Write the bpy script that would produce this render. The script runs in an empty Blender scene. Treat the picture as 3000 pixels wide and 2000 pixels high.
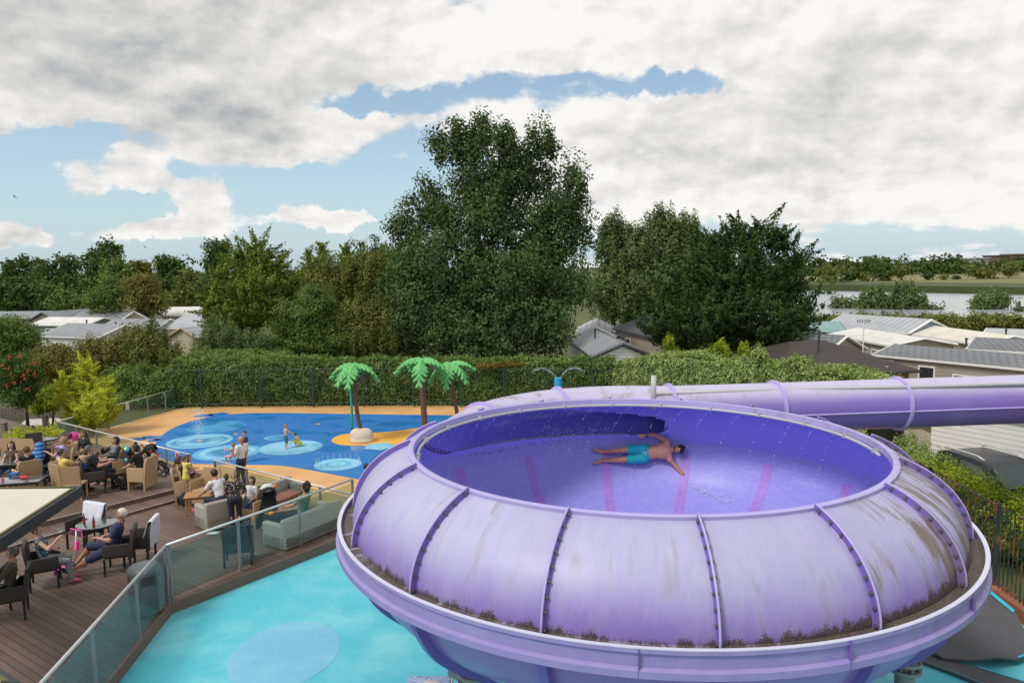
import bpy, math, random
import numpy as np
from math import sin, cos, pi, radians, atan2, hypot, sqrt, tan
from mathutils import Vector, Matrix
random.seed(7); np.random.seed(7)
SC = bpy.context.scene
COL = SC.collection
# ------------------------------------------------------------------ camera
FPX, TH, RO, CH = 2180.0, math.atan(220/2180.0), radians(0.67), 7.2   # focal length in px of a 3000 px wide frame, pitch, roll, height
_c, _s = cos(RO), sin(RO)
R_ = Vector((_c, -_s*sin(TH), -_s*cos(TH)))
D_ = Vector((-_s, -_c*sin(TH), -_c*cos(TH)))
F_ = Vector((0, cos(TH), -sin(TH)))
cam_d = bpy.data.cameras.new("camera"); cam = bpy.data.objects.new("camera", cam_d); COL.objects.link(cam)
M4 = Matrix.Identity(4)
for i in range(3):
    M4[i][0] = R_[i]; M4[i][1] = -D_[i]; M4[i][2] = -F_[i]
M4[2][3] = CH
cam.matrix_world = M4
cam_d.sensor_width = 36; cam_d.lens = 36*FPX/3000
cam_d.clip_end = 6000; cam_d.clip_start = 0.1
SC.camera = cam
def ray(px, py):
    v = R_*((px-1500)/FPX) + D_*((py-1000)/FPX) + F_
    return v
def W(px, py, z=0.0):                      # photo position -> world point on the level z
    v = ray(px, py); t = (z-CH)/v.z
    return Vector((v.x*t, v.y*t, z))
def WD(px, py, D):                         # photo position -> world point D metres north
    v = ray(px, py); t = D/v.y
    return Vector((v.x*t, D, CH+v.z*t))
def PX(D): return FPX/D                    # pixels per metre at distance D
# ------------------------------------------------------------------ light
SUN_EL, SUN_AZ = radians(52), radians(-128)     # azimuth from +Y, clockwise: behind and to the left of the camera
world = bpy.data.worlds.new("World"); SC.world = world; world.use_nodes = True
sun_d = bpy.data.lights.new("sun", 'SUN'); sun = bpy.data.objects.new("sun", sun_d); COL.objects.link(sun)
sun_d.energy = 2.0; sun_d.angle = radians(14); sun_d.color = (1, .96, .9)
sdir = Vector((sin(SUN_AZ)*cos(SUN_EL), cos(SUN_AZ)*cos(SUN_EL), sin(SUN_EL)))
sun.rotation_euler = sdir.to_track_quat('Z', 'Y').to_euler()
sun.location = (0, 0, 60)
SC.view_settings.view_transform = 'Standard'; SC.view_settings.look = 'None'
SC.view_settings.exposure = 0.28; SC.view_settings.gamma = 1
class NT:
    def __init__(s, tree): s.t = tree; s.n = tree.nodes; s.l = tree.links
    def new(s, ty, **kw):
        n = s.n.new(ty)
        for k, v in kw.items():
            if k.startswith('i_'): n.inputs[k[2:]].default_value = v
            else: setattr(n, k, v)
        return n
    def val(s, x, sock):
        if hasattr(x, 'links') or isinstance(x, bpy.types.NodeSocket): s.l.new(x, sock)
        else: sock.default_value = x
    def m(s, op, a, b=None, c=None, clamp=False):
        n = s.n.new('ShaderNodeMath'); n.operation = op; n.use_clamp = clamp
        s.val(a, n.inputs[0])
        if b is not None: s.val(b, n.inputs[1])
        if c is not None: s.val(c, n.inputs[2])
        return n.outputs[0]
    def vm(s, op, a, b=None, out=0):
        n = s.n.new('ShaderNodeVectorMath'); n.operation = op
        s.val(a, n.inputs[0])
        if b is not None: s.val(b, n.inputs[1])
        return n.outputs[out]
    def mix(s, f, a, b, mode='MIX'):
        n = s.n.new('ShaderNodeMix'); n.data_type = 'RGBA'; n.blend_type = mode; n.clamp_factor = True
        s.val(f, n.inputs[0])
        for x, so in ((a, n.inputs[6]), (b, n.inputs[7])):
            if isinstance(x, (tuple, list)): x = (*x[:3], 1)
            s.val(x, so)
        return n.outputs[2]
    def noise(s, vec, scale, detail=4, rough=.5, dist=0, out='Fac'):
        n = s.n.new('ShaderNodeTexNoise'); n.inputs['Scale'].default_value = scale; n.inputs['Detail'].default_value = detail
        n.inputs['Roughness'].default_value = rough; n.inputs['Distortion'].default_value = dist
        if vec is not None: s.l.new(vec, n.inputs['Vector'])
        return n.outputs[out]
    def ss(s, x, a, b):                       # smoothstep
        n = s.n.new('ShaderNodeMapRange'); n.interpolation_type = 'SMOOTHSTEP'
        s.val(x, n.inputs[0]); n.inputs[1].default_value = a; n.inputs[2].default_value = b
        return n.outputs[0]
    def comb(s, x, y, z):
        n = s.n.new('ShaderNodeCombineXYZ')
        for v, so in zip((x, y, z), n.inputs): s.val(v, so)
        return n.outputs[0]
    def sep(s, v):
        n = s.n.new('ShaderNodeSeparateXYZ'); s.l.new(v, n.inputs[0]); return n.outputs
def make_sky():
    t = NT(world.node_tree); t.n.clear()
    out = t.new('ShaderNodeOutputWorld')
    sky = t.new('ShaderNodeTexSky', sky_type='NISHITA', sun_disc=False, sun_elevation=SUN_EL, sun_rotation=SUN_AZ, altitude=10)
    sky.air_density = 1.0; sky.dust_density = 1.2; sky.ozone_density = 1.2
    skyc = t.mix(1.0, sky.outputs[0], (.105, .105, .105), 'MULTIPLY')
    tc = t.new('ShaderNodeTexCoord'); d = t.vm('NORMALIZE', tc.outputs['Generated'])
    sx, sy, sz = t.sep(d)
    z = t.m('MAXIMUM', sz, 0.0)
    inv = t.m('DIVIDE', 1.0, t.m('ADD', z, 0.13))
    p = t.comb(t.m('MULTIPLY', sx, inv), t.m('MULTIPLY', sy, inv), t.m('MULTIPLY', sz, 1.5))
    w1 = t.noise(d, 13.0, 7, .62, 0, 'Color'); w2 = t.noise(d, 34.0, 6, .6, 0, 'Color')
    dw = t.vm('ADD', d, t.vm('ADD', t.vm('MULTIPLY', t.vm('SUBTRACT', w1, (.5, .5, .5)), (.085, .085, .055)), t.vm('MULTIPLY', t.vm('SUBTRACT', w2, (.5, .5, .5)), (.04, .04, .03))))
    def blob(px, py, ax, az, w):              # soft patch of cloud in one direction of the sky (ax, az: half widths, radians)
        c = ray(px, py).normalized()
        q = t.vm('SUBTRACT', dw, (c.x, c.y, c.z))
        q = t.vm('MULTIPLY', q, (1/ax, 1/ax, 1/az))
        ln = t.vm('LENGTH', q, out=1)
        return t.m('MULTIPLY', t.m('SUBTRACT', 1.0, t.ss(ln, 0.0, 1.0)), w)
    def add(L):
        r = L[0]
        for x in L[1:]: r = t.m('ADD', r, x)
        return r
    n1 = t.noise(p, 1.35, 9, .56, .15)
    pz = t.comb(sx, sy, t.m('MULTIPLY', sz, 1.7))
    n2 = t.noise(pz, 9.0, 10, .57, .12)
    pz2 = t.vm('ADD', pz, (-.010, 0.0, .026)); n2b = t.noise(pz2, 9.0, 10, .57, .12)
    p2 = t.vm('ADD', p, (-.1, -.14, .05)); n1b = t.noise(p2, 1.35, 9, .56, .15)
    nn = t.m('ADD', t.m('MULTIPLY', n1, .45), t.m('MULTIPLY', n2, .55))
    cov = add([t.m('MULTIPLY', t.m('SUBTRACT', nn, .5), 3.0), t.m('ADD', t.m('MULTIPLY', n1, 0.0), .30),
        blob(200, 640, .44, .14, -1.5), blob(700, 650, .40, .125, -1.5), blob(1180, 580, .20, .12, -1.2), blob(60, 500, .16, .06, -.4),
        blob(1880, 240, .17, .030, -.62), blob(1990, 250, .08, .025, -.5), blob(1180, 285, .17, .030, -.60), blob(1080, 310, .10, .02, -.6), blob(1480, 250, .10, .03, -.3), blob(300, 400, .16, .022, -.55), blob(2700, 640, .3, .03, .35), blob(1650, 215, .10, .02, -.35),
        blob(2650, 690, .5, .05, -.55), blob(1840, 560, .12, .05, -.5), blob(2600, 60, .08, .03, -.2),
        blob(500, 190, .45, .17, .45), blob(800, 400, .30, .09, .55), blob(850, 490, .24, .045, .55), blob(400, 545, .13, .036, 1.4), blob(405, 480, .06, .045, 1.0), blob(205, 525, .065, .05, 1.4), blob(600, 560, .10, .04, .9), blob(905, 598, .075, .042, 2.0),
        blob(944, 658, .095, .030, 1.8), blob(1046, 642, .06, .026, 1.8), blob(385, 648, .12, .030, 1.8), blob(695, 668, .12, .031, 1.8), blob(690, 606, .09, .035, 1.5), blob(568, 612, .055, .045, 1.5), blob(5, 650, .06, .07, 1.6), blob(510, 692, .09, .024, 1.8), blob(215, 695, .15, .028, 1.7), blob(35, 507, .04, .018, 1.0),
        blob(2400, 350, .50, .20, .45), blob(2050, 560, .18, .05, .55), blob(1550, 80, .5, .10, .35)])
    mask = t.ss(cov, -.03, .30)
    thick = t.ss(cov, .25, 1.3)
    lit = t.m('ADD', t.m('MULTIPLY', t.m('SUBTRACT', n2, n2b), 1.5), t.m('MULTIPLY', t.m('SUBTRACT', n1, n1b), .8))
    grey = add([t.m('MULTIPLY', thick, .10), blob(330, 170, .46, .19, .25), blob(60, 60, .35, .25, .14), blob(820, 400, .30, .10, .16), blob(2450, 330, .5, .13, .17), blob(30, 670, .05, .04, .3), blob(2000, 420, .25, .08, .12), t.m('MULTIPLY', t.ss(sz, .35, .9), .2),
                t.m('MULTIPLY', t.m('SUBTRACT', n1, .5), .6)])
    bright = t.m('SUBTRACT', t.m('ADD', 1.0, lit), grey, clamp=False)
    bright = t.m('MINIMUM', t.m('MAXIMUM', bright, .30), 1.0)
    ccol = t.mix(bright, (.155, .17, .195), (.78, .77, .745))
    # thin veil near the horizon
    hz = t.m('SUBTRACT', 1.0, t.ss(sz, 0.0, .30))
    base = t.mix(t.m('MULTIPLY', hz, .55), t.mix(.22, skyc, (.42, .60, .74)), (.50, .66, .74))
    col = t.mix(mask, base, ccol)
    below = t.ss(sz, -.04, -.005)
    col = t.mix(below, (.10, .11, .09), col)
    bg = t.new('ShaderNodeBackground'); t.l.new(col, bg.inputs[0]); bg.inputs[1].default_value = 1.0
    t.l.new(bg.outputs[0], out.inputs[0])
make_sky()
# ------------------------------------------------------------------ materials
MATS = {}
def mat(name, col, rough=.6, var=.12, scale=4.0, metal=0.0, bump=0.0, bscale=30.0, spec=.5, coat=0.0, col2=None, c2=(.45, .65), trans=0.0, alpha=1.0, island=0.0, emit=None, stretch=None):
    if name in MATS: return MATS[name]
    m = bpy.data.materials.new(name); m.use_nodes = True; t = NT(m.node_tree)
    b = t.n['Principled BSDF']
    tc = t.new('ShaderNodeTexCoord'); v = tc.outputs['Object']
    if stretch: v = t.vm('MULTIPLY', v, stretch)
    n = t.noise(v, scale, 5, .6)
    base = (*col, 1)
    if col2: base = t.mix(t.ss(n, *c2), col, col2)
    f = t.m('ADD', 1-var, t.m('MULTIPLY', n, 2*var))
    if island:
        g = t.new('ShaderNodeNewGeometry')
        f = t.m('MULTIPLY', f, t.m('ADD', 1-island, t.m('MULTIPLY', g.outputs['Random Per Island'], 2*island)))
    col_o = t.mix(1.0, base, t.comb(f, f, f), 'MULTIPLY')
    t.l.new(col_o, b.inputs['Base Color'])
    b.inputs['Roughness'].default_value = rough; b.inputs['Metallic'].default_value = metal
    b.inputs['Specular IOR Level'].default_value = spec
    b.inputs['Coat Weight'].default_value = coat
    if trans: b.inputs['Transmission Weight'].default_value = trans
    if alpha < 1: b.inputs['Alpha'].default_value = alpha
    if bump:
        bn = t.new('ShaderNodeBump', i_Strength=bump, i_Distance=.02)
        t.l.new(t.noise(v, bscale, 4, .6), bn.inputs['Height']); t.l.new(bn.outputs[0], b.inputs['Normal'])
    MATS[name] = m
    return m
# ------------------------------------------------------------------ objects
def tag(o, label=None, cat=None, group=None, kind=None):
    if label: o['label'] = label
    if cat: o['category'] = cat
    if group: o['group'] = group
    if kind: o['kind'] = kind
    return o
def thing(name, label, cat, loc=(0, 0, 0), rz=0, group=None):
    o = bpy.data.objects.new(name, None); COL.objects.link(o)
    o.empty_display_size = .2; o.location = loc; o.rotation_euler = (0, 0, rz)
    return tag(o, label, cat, group)
def copy_tree(o, parent=None):
    c = o.copy(); COL.objects.link(c); c.parent = parent
    for ch in list(o.children): copy_tree(ch, c)
    return c
class MB:
    def __init__(s): s.v = []; s.f = []; s.mi = []; s.k = 0; s.M = None; s.uv = []
    def add(s, vs, fs, mi=None):
        o = len(s.v)
        for p in vs:
            p = Vector(p); s.v.append(tuple(s.M @ p) if s.M else tuple(p))
        for f in fs: s.f.append(tuple(i+o for i in f)); s.mi.append(s.k if mi is None else mi)
        return s
    def box(s, x0, y0, z0, x1, y1, z1, mi=None):
        v = [(x, y, z) for z in (z0, z1) for y in (y0, y1) for x in (x0, x1)]
        return s.add(v, [(0, 2, 3, 1), (4, 5, 7, 6), (0, 1, 5, 4), (2, 6, 7, 3), (0, 4, 6, 2), (1, 3, 7, 5)], mi)
    def cbox(s, c, sz, mi=None, rz=0, taper=1.0, rx=0, ry=0):
        hx, hy, hz = sz[0]/2, sz[1]/2, sz[2]/2
        R = Matrix.Rotation(rz, 3, 'Z') @ Matrix.Rotation(ry, 3, 'Y') @ Matrix.Rotation(rx, 3, 'X'); c = Vector(c)
        v = []
        for z in (-hz, hz):
            k = taper if z > 0 else 1
            for y in (-hy, hy):
                for x in (-hx, hx): v.append(c + R @ Vector((x*k, y*k, z)))
        return s.add(v, [(0, 2, 3, 1), (4, 5, 7, 6), (0, 1, 5, 4), (2, 6, 7, 3), (0, 4, 6, 2), (1, 3, 7, 5)], mi)
    def rbox(s, c, sz, r=.03, mi=None, n=3):          # box with rounded vertical and top edges
        hx, hy, hz = sz[0]/2, sz[1]/2, sz[2]/2
        r = min(r, hx*.95, hy*.95, hz*.95); rings = []
        def ring(ins, z):
            R = max(r-ins, 1e-4); o = []
            for qx, qy, a0 in ((1, 1, 0), (-1, 1, 90), (-1, -1, 180), (1, -1, 270)):
                for k in range(n+1):
                    a = radians(a0+90*k/n)
                    o.append((c[0]+qx*(hx-r)+R*cos(a), c[1]+qy*(hy-r)+R*sin(a), c[2]+z))
            return o
        rings.append(ring(r*.5, -hz)); rings.append(ring(0, -hz+r*.5))
        for k in range(n+1):
            a = radians(90*k/n); rings.append(ring(r*(1-cos(a)), hz-r+r*sin(a)))
        return s.loft(rings, mi, cap=True)
    def loft(s, rings, mi=None, cap=True, close=True):
        n = len(rings[0]); vs = [p for r in rings for p in r]; fs = []
        m = n if close else n-1
        for i in range(len(rings)-1):
            for j in range(m):
                a = i*n+j; b = i*n+(j+1) % n
                fs.append((a, b, b+n, a+n))
        if cap: fs.append(tuple(range(n))[::-1]); fs.append(tuple(range((len(rings)-1)*n, len(rings)*n)))
        return s.add(vs, fs, mi)
    def lathe(s, prof, c=(0, 0, 0), n=24, mi=None, cap=True):
        return s.loft([[(c[0]+r*cos(2*pi*k/n), c[1]+r*sin(2*pi*k/n), c[2]+z) for k in range(n)] for r, z in prof], mi, cap)
    def tube(s, pts, r, n=8, mi=None, cap=True, closed=False):
        pts = [Vector(p) for p in pts]; N = len(pts)
        rs = r if isinstance(r, (list, tuple)) else [r]*N
        rings = []; up = Vector((0, 0, 1)); pn = None
        for i, p in enumerate(pts):
            if closed: d = pts[(i+1) % N]-pts[i-1]
            else: d = pts[min(i+1, N-1)]-pts[max(i-1, 0)]
            d.normalize()
            if pn is None:
                a = up if abs(d.dot(up)) < .95 else Vector((1, 0, 0)); a = d.cross(a).normalized()
            else: a = (pn - d*pn.dot(d)).normalized()
            pn = a; b = d.cross(a)
            rings.append([p+(a*cos(2*pi*k/n)+b*sin(2*pi*k/n))*rs[i] for k in range(n)])
        if closed: rings.append(rings[0])
        return s.loft(rings, mi, cap and not closed)
    def ball(s, c, r, n=12, mi=None, sc=(1, 1, 1)):
        m = max(4, n//2); rings = []
        for i in range(m+1):
            a = -pi/2+pi*(i+.001)/(m+.002); rings.append([(c[0]+r*sc[0]*cos(a)*cos(2*pi*k/n), c[1]+r*sc[1]*cos(a)*sin(2*pi*k/n), c[2]+r*sc[2]*sin(a)) for k in range(n)])
        return s.loft(rings, mi)
    def prism(s, poly, z0, z1, mi=None):             # poly counter-clockwise
        n = len(poly); return s.loft([[(p[0], p[1], z0) for p in poly], [(p[0], p[1], z1) for p in poly]], mi)
    def sheet(s, poly, z, mi=None):
        return s.add([(p[0], p[1], z) for p in poly], [tuple(range(len(poly)))], mi)
    def build(s, name, mats, parent=None, smooth=False, loc=None):
        me = bpy.data.meshes.new(name)
        me.from_pydata([tuple(v) for v in s.v], [], s.f)
        if not isinstance(mats, (list, tuple)): mats = [mats]
        for m in mats: me.materials.append(m)
        if any(s.mi): me.polygons.foreach_set('material_index', s.mi)
        if smooth is True: me.polygons.foreach_set('use_smooth', [True]*len(s.f))
        me.update()
        o = bpy.data.objects.new(name, me); COL.objects.link(o)
        if isinstance(smooth, (int, float)) and smooth is not True and smooth:
            me.set_sharp_from_angle(angle=radians(smooth)); me.polygons.foreach_set('use_smooth', [True]*len(s.f))
        if parent: o.parent = parent
        if loc is not None: o.location = loc
        return o
def np_mesh(name, V, Fq, mats, parent=None, smooth=False, mi=None):
    me = bpy.data.meshes.new(name)
    V = np.asarray(V, np.float32); Fq = np.asarray(Fq, np.int32)
    me.vertices.add(len(V)); me.vertices.foreach_set('co', V.ravel())
    k = Fq.shape[1]
    me.loops.add(Fq.size); me.loops.foreach_set('vertex_index', Fq.ravel())
    me.polygons.add(len(Fq)); me.polygons.foreach_set('loop_start', np.arange(0, Fq.size, k, dtype=np.int32))
    if smooth: me.polygons.foreach_set('use_smooth', np.ones(len(Fq), bool))
    if not isinstance(mats, (list, tuple)): mats = [mats]
    for m in mats: me.materials.append(m)
    if mi is not None: me.polygons.foreach_set('material_index', np.asarray(mi, np.int32))
    me.update(calc_edges=True); me.validate()
    o = bpy.data.objects.new(name, me); COL.objects.link(o)
    if parent: o.parent = parent
    return o
def rot2(p, a): return (p[0]*cos(a)-p[1]*sin(a), p[0]*sin(a)+p[1]*cos(a))
# ------------------------------------------------------------------ setting: ground, splash floor, deck, lake
def sheet_mat(name, fn):
    m = bpy.data.materials.new(name); m.use_nodes = True; t = NT(m.node_tree); b = t.n['Principled BSDF']
    tc = t.new('ShaderNodeTexCoord'); fn(t, b, tc.outputs['Object']); return m
def _grass(t, b, v):
    n = t.noise(v, .35, 6, .6); n2 = t.noise(v, 9, 6, .7); n3 = t.noise(v, .06, 3, .5)
    c = t.mix(t.ss(n, .35, .65), (.075, .095, .022), (.115, .125, .04)); c = t.mix(t.ss(n2, .3, .75), t.mix(.45, c, (.02, .03, .01)), c)
    c = t.mix(t.m('MULTIPLY', t.ss(n3, .5, .75), .5), c, (.16, .14, .06)); t.l.new(c, b.inputs['Base Color']); b.inputs['Roughness'].default_value = .9
    bn = t.new('ShaderNodeBump', i_Strength=.6, i_Distance=.05); t.l.new(n2, bn.inputs['Height']); t.l.new(bn.outputs[0], b.inputs['Normal'])
M_GRASS = sheet_mat('grass', _grass)
tag(MB().sheet([(-1500, -60), (1500, -60), (1500, 2600), (-1500, 2600)], -.03).build('ground', M_GRASS), kind='structure')
def _rubber(c1, c2, c3, wet=.3):
    def fn(t, b, v):
        n = t.noise(v, 260, 2, .8); n2 = t.noise(v, .6, 6, .62); n3 = t.noise(v, 3.5, 6, .6)
        c = t.mix(t.ss(n, .3, .7), c1, c2); c = t.mix(t.m('MULTIPLY', t.ss(n2, .42, .68), .55), c, c3)
        c = t.mix(t.m('MULTIPLY', t.ss(n3, .55, .75), .18), c, (.1, .09, .08)); t.l.new(c, b.inputs['Base Color'])
        r = t.m('SUBTRACT', .8, t.m('MULTIPLY', t.ss(n2, .40, .62), wet)); t.l.new(r, b.inputs['Roughness'])
    return fn
M_OR = sheet_mat('orange_rubber', _rubber((.56, .31, .12), (.76, .44, .18), (.50, .26, .10), .2))
M_BLUE = sheet_mat('blue_rubber', _rubber((.010, .12, .38), (.018, .19, .52), (.015, .22, .58), .62))
M_LB = sheet_mat('pale_blue_rubber', _rubber((.07, .34, .58), (.16, .46, .68), (.06, .30, .58), .6))
M_LB2 = sheet_mat('paler_blue_rubber', _rubber((.16, .45, .66), (.30, .60, .75), (.13, .42, .64), .6))
M_MB = sheet_mat('middle_blue_rubber', _rubber((.03, .24, .50), (.06, .33, .58), (.02, .18, .48), .6))
M_YEL = sheet_mat('sand_yellow_rubber', _rubber((.70, .34, .04), (.85, .46, .07), (.62, .30, .05), .35))
M_TQ = sheet_mat('turquoise_floor', _rubber((.07, .45, .54), (.10, .52, .60), (.27, .66, .71), .15))
M_TQ2 = sheet_mat('pale_turquoise_paint', _rubber((.15, .44, .62), (.18, .49, .65), (.26, .60, .70), .3))
def PL(pts, z=0): return [tuple(W(x, y, z)[:2]) for x, y in pts]
# orange surround
orange = PL([(167, 1300), (246, 1256), (314, 1262-8), (431, 1222), (518, 1198), (560, 1190), (900, 1188), (1300, 1187)]) + [(13, 38), (13, 20), (2.2, 19.2)] + PL([(1039, 1560), (629, 1470), (548, 1440), (167, 1318)])
tag(MB().sheet(orange[::-1], .004).build('splash_floor', M_OR), kind='structure')
def smooth_poly(pts, it=3):
    for _ in range(it):
        o = []
        for i in range(len(pts)):
            a, b = pts[i], pts[(i+1) % len(pts)]
            o += [(a[0]*.75+b[0]*.25, a[1]*.75+b[1]*.25), (a[0]*.25+b[0]*.75, a[1]*.25+b[1]*.75)]
        pts = o
    return pts
blue = PL([(448, 1316), (462, 1284), (505, 1252), (580, 1226), (680, 1211), (820, 1209), (1000, 1212), (1200, 1215), (1350, 1216)]) + [(9, 33), (9.5, 25), (5, 20.5)] + PL([(1150, 1425), (1053, 1404), (976, 1390), (906, 1376), (822, 1362), (695, 1361), (520, 1358), (462, 1340)])
blue_s = smooth_poly(blue)
b = MB(); b.sheet(blue_s[::-1], .008)
for (x, y, rx, ry) in ((405, 1286, 22, 3), (440, 1281, 24, 3.5), (452, 1290, 20, 3), (600, 1217, 26, 3), (640, 1214, 30, 2.5), (470, 1286, 20, 4)):   # broken blots past the edge
    c = W(x, y); R = rx/PX(c.y); Ry = R*.9
    b.sheet([(c.x+R*(1+.25*sin(3*a+x))*cos(a), c.y+Ry*(1+.25*sin(4*a+y))*sin(a)) for a in np.linspace(0, 2*pi, 22)[:-1]], .0095)
splash_blue = tag(b.build('splash_floor_painting', [M_BLUE]), kind='structure')
def disc(x, y, rx, z, rings=1.0, wob=0.0, n=48):
    c = W(x, y); R = rx/PX(c.y)*rings
    return [(c.x+R*(1+wob*sin(7*a)+wob*.7*sin(11*a+1))*cos(a), c.y+R*(1+wob*cos(5*a))*sin(a)) for a in np.linspace(0, 2*pi, n+1)[:-1]]
b = MB()
for (x, y, rx, kinds) in ((634, 1250, 84, ((1, 3),)), (585, 1292, 93, ((1, 1), (.86, 0), (.7, 1), (.5, 2), (.3, 0), (.09, 4))), (667, 1325, 98, ((1, 0), (.82, 1), (.62, 0), (.45, 3))), (853, 1311, 93, ((1, 0), (.97, 1))), (808, 1282, 34, ((1, 0), (.7, 3))), (990, 1360, 70, ((1, 2), (.9, 1), (.7, 2), (.55, 0), (.35, 2), (.09, 5)))):
    for i, (k, m_) in enumerate(kinds): b.sheet(disc(x, y, rx, 0, k, .012 if k < 1 else 0), .012+.004*i+(.002 if x == 667 else 0), {3: 3, 4: 4, 5: 5}.get(m_, m_))
b.sheet(smooth_poly(PL([(968, 1290), (985, 1277), (1020, 1270), (1084, 1268), (1155, 1264), (1230, 1252), (1340, 1250), (1380, 1275), (1300, 1300), (1168, 1304), (1091, 1304), (1015, 1306), (980, 1300)]))[::-1], .013, 4)
for (x, y) in ((932, 1242), (690, 1271)): b.sheet(disc(x, y, 7, 0, 1, 0, 10), .0125, 4)
b.sheet(disc(1110, 1309, 44, 0, 1, .1), .0305, 1); b.sheet(disc(1130, 1309, 20, 0, 1, .1), .0345, 2)
tag(b.build('splash_floor_markings', [M_LB, M_LB2, M_LB2, M_MB, M_YEL, mat('green_dot', (.1, .5, .25), .5)]), kind='structure')
# ------------------------------------------------------------------ turquoise slide floor
DZ = .22; DZ2 = .43
C1 = W(498, 1768, DZ); C2 = W(1035, 1560, DZ); C2b = W(1035, 1548, DZ)
C0 = W(110, 2250, DZ)
tag(MB().sheet([(C0.x-3, 1), (12, 1), (11, W(3000, 1830).y-1.5), tuple(W(3000, 1830)[:2]), tuple(W(2885, 1745)[:2]), (5.2, 16.6), (C2.x+.3, 20.5), (C2.x-.5, C2.y), (C1.x-2, C1.y), (C0.x-2.2, C0.y)], .003).build('pool_floor', M_TQ), kind='structure')
b = MB(); c = W(835, 1912)
b.sheet([(c.x+1.0*cos(a), c.y+1.25*sin(a)) for a in np.linspace(0, 2*pi, 49)[:-1]], .007)
tag(b.build('pool_floor_marking', M_TQ2), kind='structure')
# ------------------------------------------------------------------ timber deck
def _deck(t, b, v):
    # boards run along local X; v in metres
    x, y, z = t.sep(v)
    w = .145; row = t.m('FLOOR', t.m('DIVIDE', y, w)); fr = t.m('FRACT', t.m('DIVIDE', y, w))
    wn = t.new('ShaderNodeTexWhiteNoise'); wn.noise_dimensions = '1D'; t.l.new(row, wn.inputs['W'])
    xo = t.m('ADD', x, t.m('MULTIPLY', wn.outputs[0], 3.6)); seg = t.m('FLOOR', t.m('DIVIDE', xo, 3.6)); fx = t.m('FRACT', t.m('DIVIDE', xo, 3.6))
    wn2 = t.new('ShaderNodeTexWhiteNoise'); wn2.noise_dimensions = '2D'; t.l.new(t.comb(row, seg, 0.0), wn2.inputs['Vector'])
    gap = t.m('MAXIMUM', t.m('LESS_THAN', fr, .09), t.m('LESS_THAN', fx, .003))
    grain = t.noise(t.vm('MULTIPLY', v, (1.5, 40, 1)), 2.0, 5, .6)
    n = t.noise(v, .5, 6, .6); n2 = t.noise(v, 2.5, 5, .65)
    groove = t.m('SINE', t.m('MULTIPLY', fr, 2*pi*9))
    c = t.mix(wn2.outputs[0], (.14, .084, .062), (.225, .148, .112))
    c = t.mix(t.m('MULTIPLY', t.ss(n, .4, .65), .55), c, (.105, .066, .05))
    c = t.mix(t.m('MULTIPLY', t.ss(n2, .55, .75), .35), c, (.26, .19, .15))
    c = t.mix(t.m('MULTIPLY', grain, .35), c, (.09, .055, .04))
    n3 = t.noise(v, 34, 2, .5); c = t.mix(t.m('MULTIPLY', t.ss(n3, .78, .80), .5), c, (.45, .42, .38))
    c = t.mix(gap, c, (.025, .018, .014)); t.l.new(c, b.inputs['Base Color']); b.inputs['Roughness'].default_value = .55
    bn = t.new('ShaderNodeBump', i_Strength=.35, i_Distance=.006); t.l.new(t.m('SUBTRACT', groove, t.m('MULTIPLY', gap, 6)), bn.inputs['Height']); t.l.new(bn.outputs[0], b.inputs['Normal'])
M_DECK = sheet_mat('deck_boards', _deck)
DANG = atan2(W(160, 1840, DZ).y-W(430, 1990, DZ).y, W(160, 1840, DZ).x-W(430, 1990, DZ).x)   # board direction
E1 = W(167, 1318, DZ); E2 = W(629, 1463, DZ)
fd = (W(1039, 1450, .95)-W(167, 1234, .95)); fd.z = 0; fd.normalize()          # line of the fence between deck and splash floor
FA = W(167, 1234, .95); FB = W(1039, 1450, .95); FA.z = FB.z = 0
def local_poly(pts, a, o): return [rot2((p[0]-o[0], p[1]-o[1]), -a) for p in pts]
def deck_slab(name, poly, z0, z1, m=M_DECK):
    o = Vector((poly[0][0], poly[0][1], 0)); q = local_poly(poly, DANG, o)
    b = MB(); A = sum(q[i-1][0]*q[i][1]-q[i][0]*q[i-1][1] for i in range(len(q)))
    if A < 0: q = q[::-1]
    b.prism(q, z0, z1); ob = b.build(name, m); ob.location = o; ob.rotation_euler = (0, 0, DANG)
    return tag(ob, kind='structure')
S1 = W(284, 1489, DZ2); S2 = W(494, 1437, DZ2)          # nosing of the upper deck step
sd = (S2-S1).normalized(); SL = S1-sd*9; SR = S1+sd*(((FA-S1).cross(fd)).z/(sd.cross(fd)).z)
T1 = W(355, 1508, .30); T2 = W(490, 1470, .30); td = (T2-T1).normalized(); TL = T1-td*9; TR = T1+td*(((FA-T1).cross(fd)).z/(td.cross(fd)).z)
pt = lambda v: (v.x, v.y)
deck_slab('deck', [pt(C0), pt(C1), pt(C2), pt(FB), pt(FA-fd*12), (C0.x-9, C0.y-2), (C0.x-3, C0.y-4)], -.02, DZ)
deck_slab('deck_step', [pt(TL), pt(TR), pt(SR+fd*.0), pt(SL)], DZ+.001, .30)
deck_slab('upper_deck', [pt(SL), pt(SR), pt(FA), pt(FA-fd*12)], DZ+.001, DZ2)
M_NOS = mat('nosing_white', (.62, .60, .56), .6, .3, 20)
b = MB()
for A_, B_, z in ((SL, SR, DZ2), (TL, TR, .30)):
    A_ = Vector((A_.x, A_.y, z+.004)); B_ = Vector((B_.x, B_.y, z+.004)); n_ = Vector((-(B_-A_).y, (B_-A_).x, 0)).normalized()*.022
    b.add([A_, B_, B_+n_, A_+n_], [(0, 1, 2, 3)])
tag(b.build('step_nosing_strips', M_NOS), kind='structure')
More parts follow.
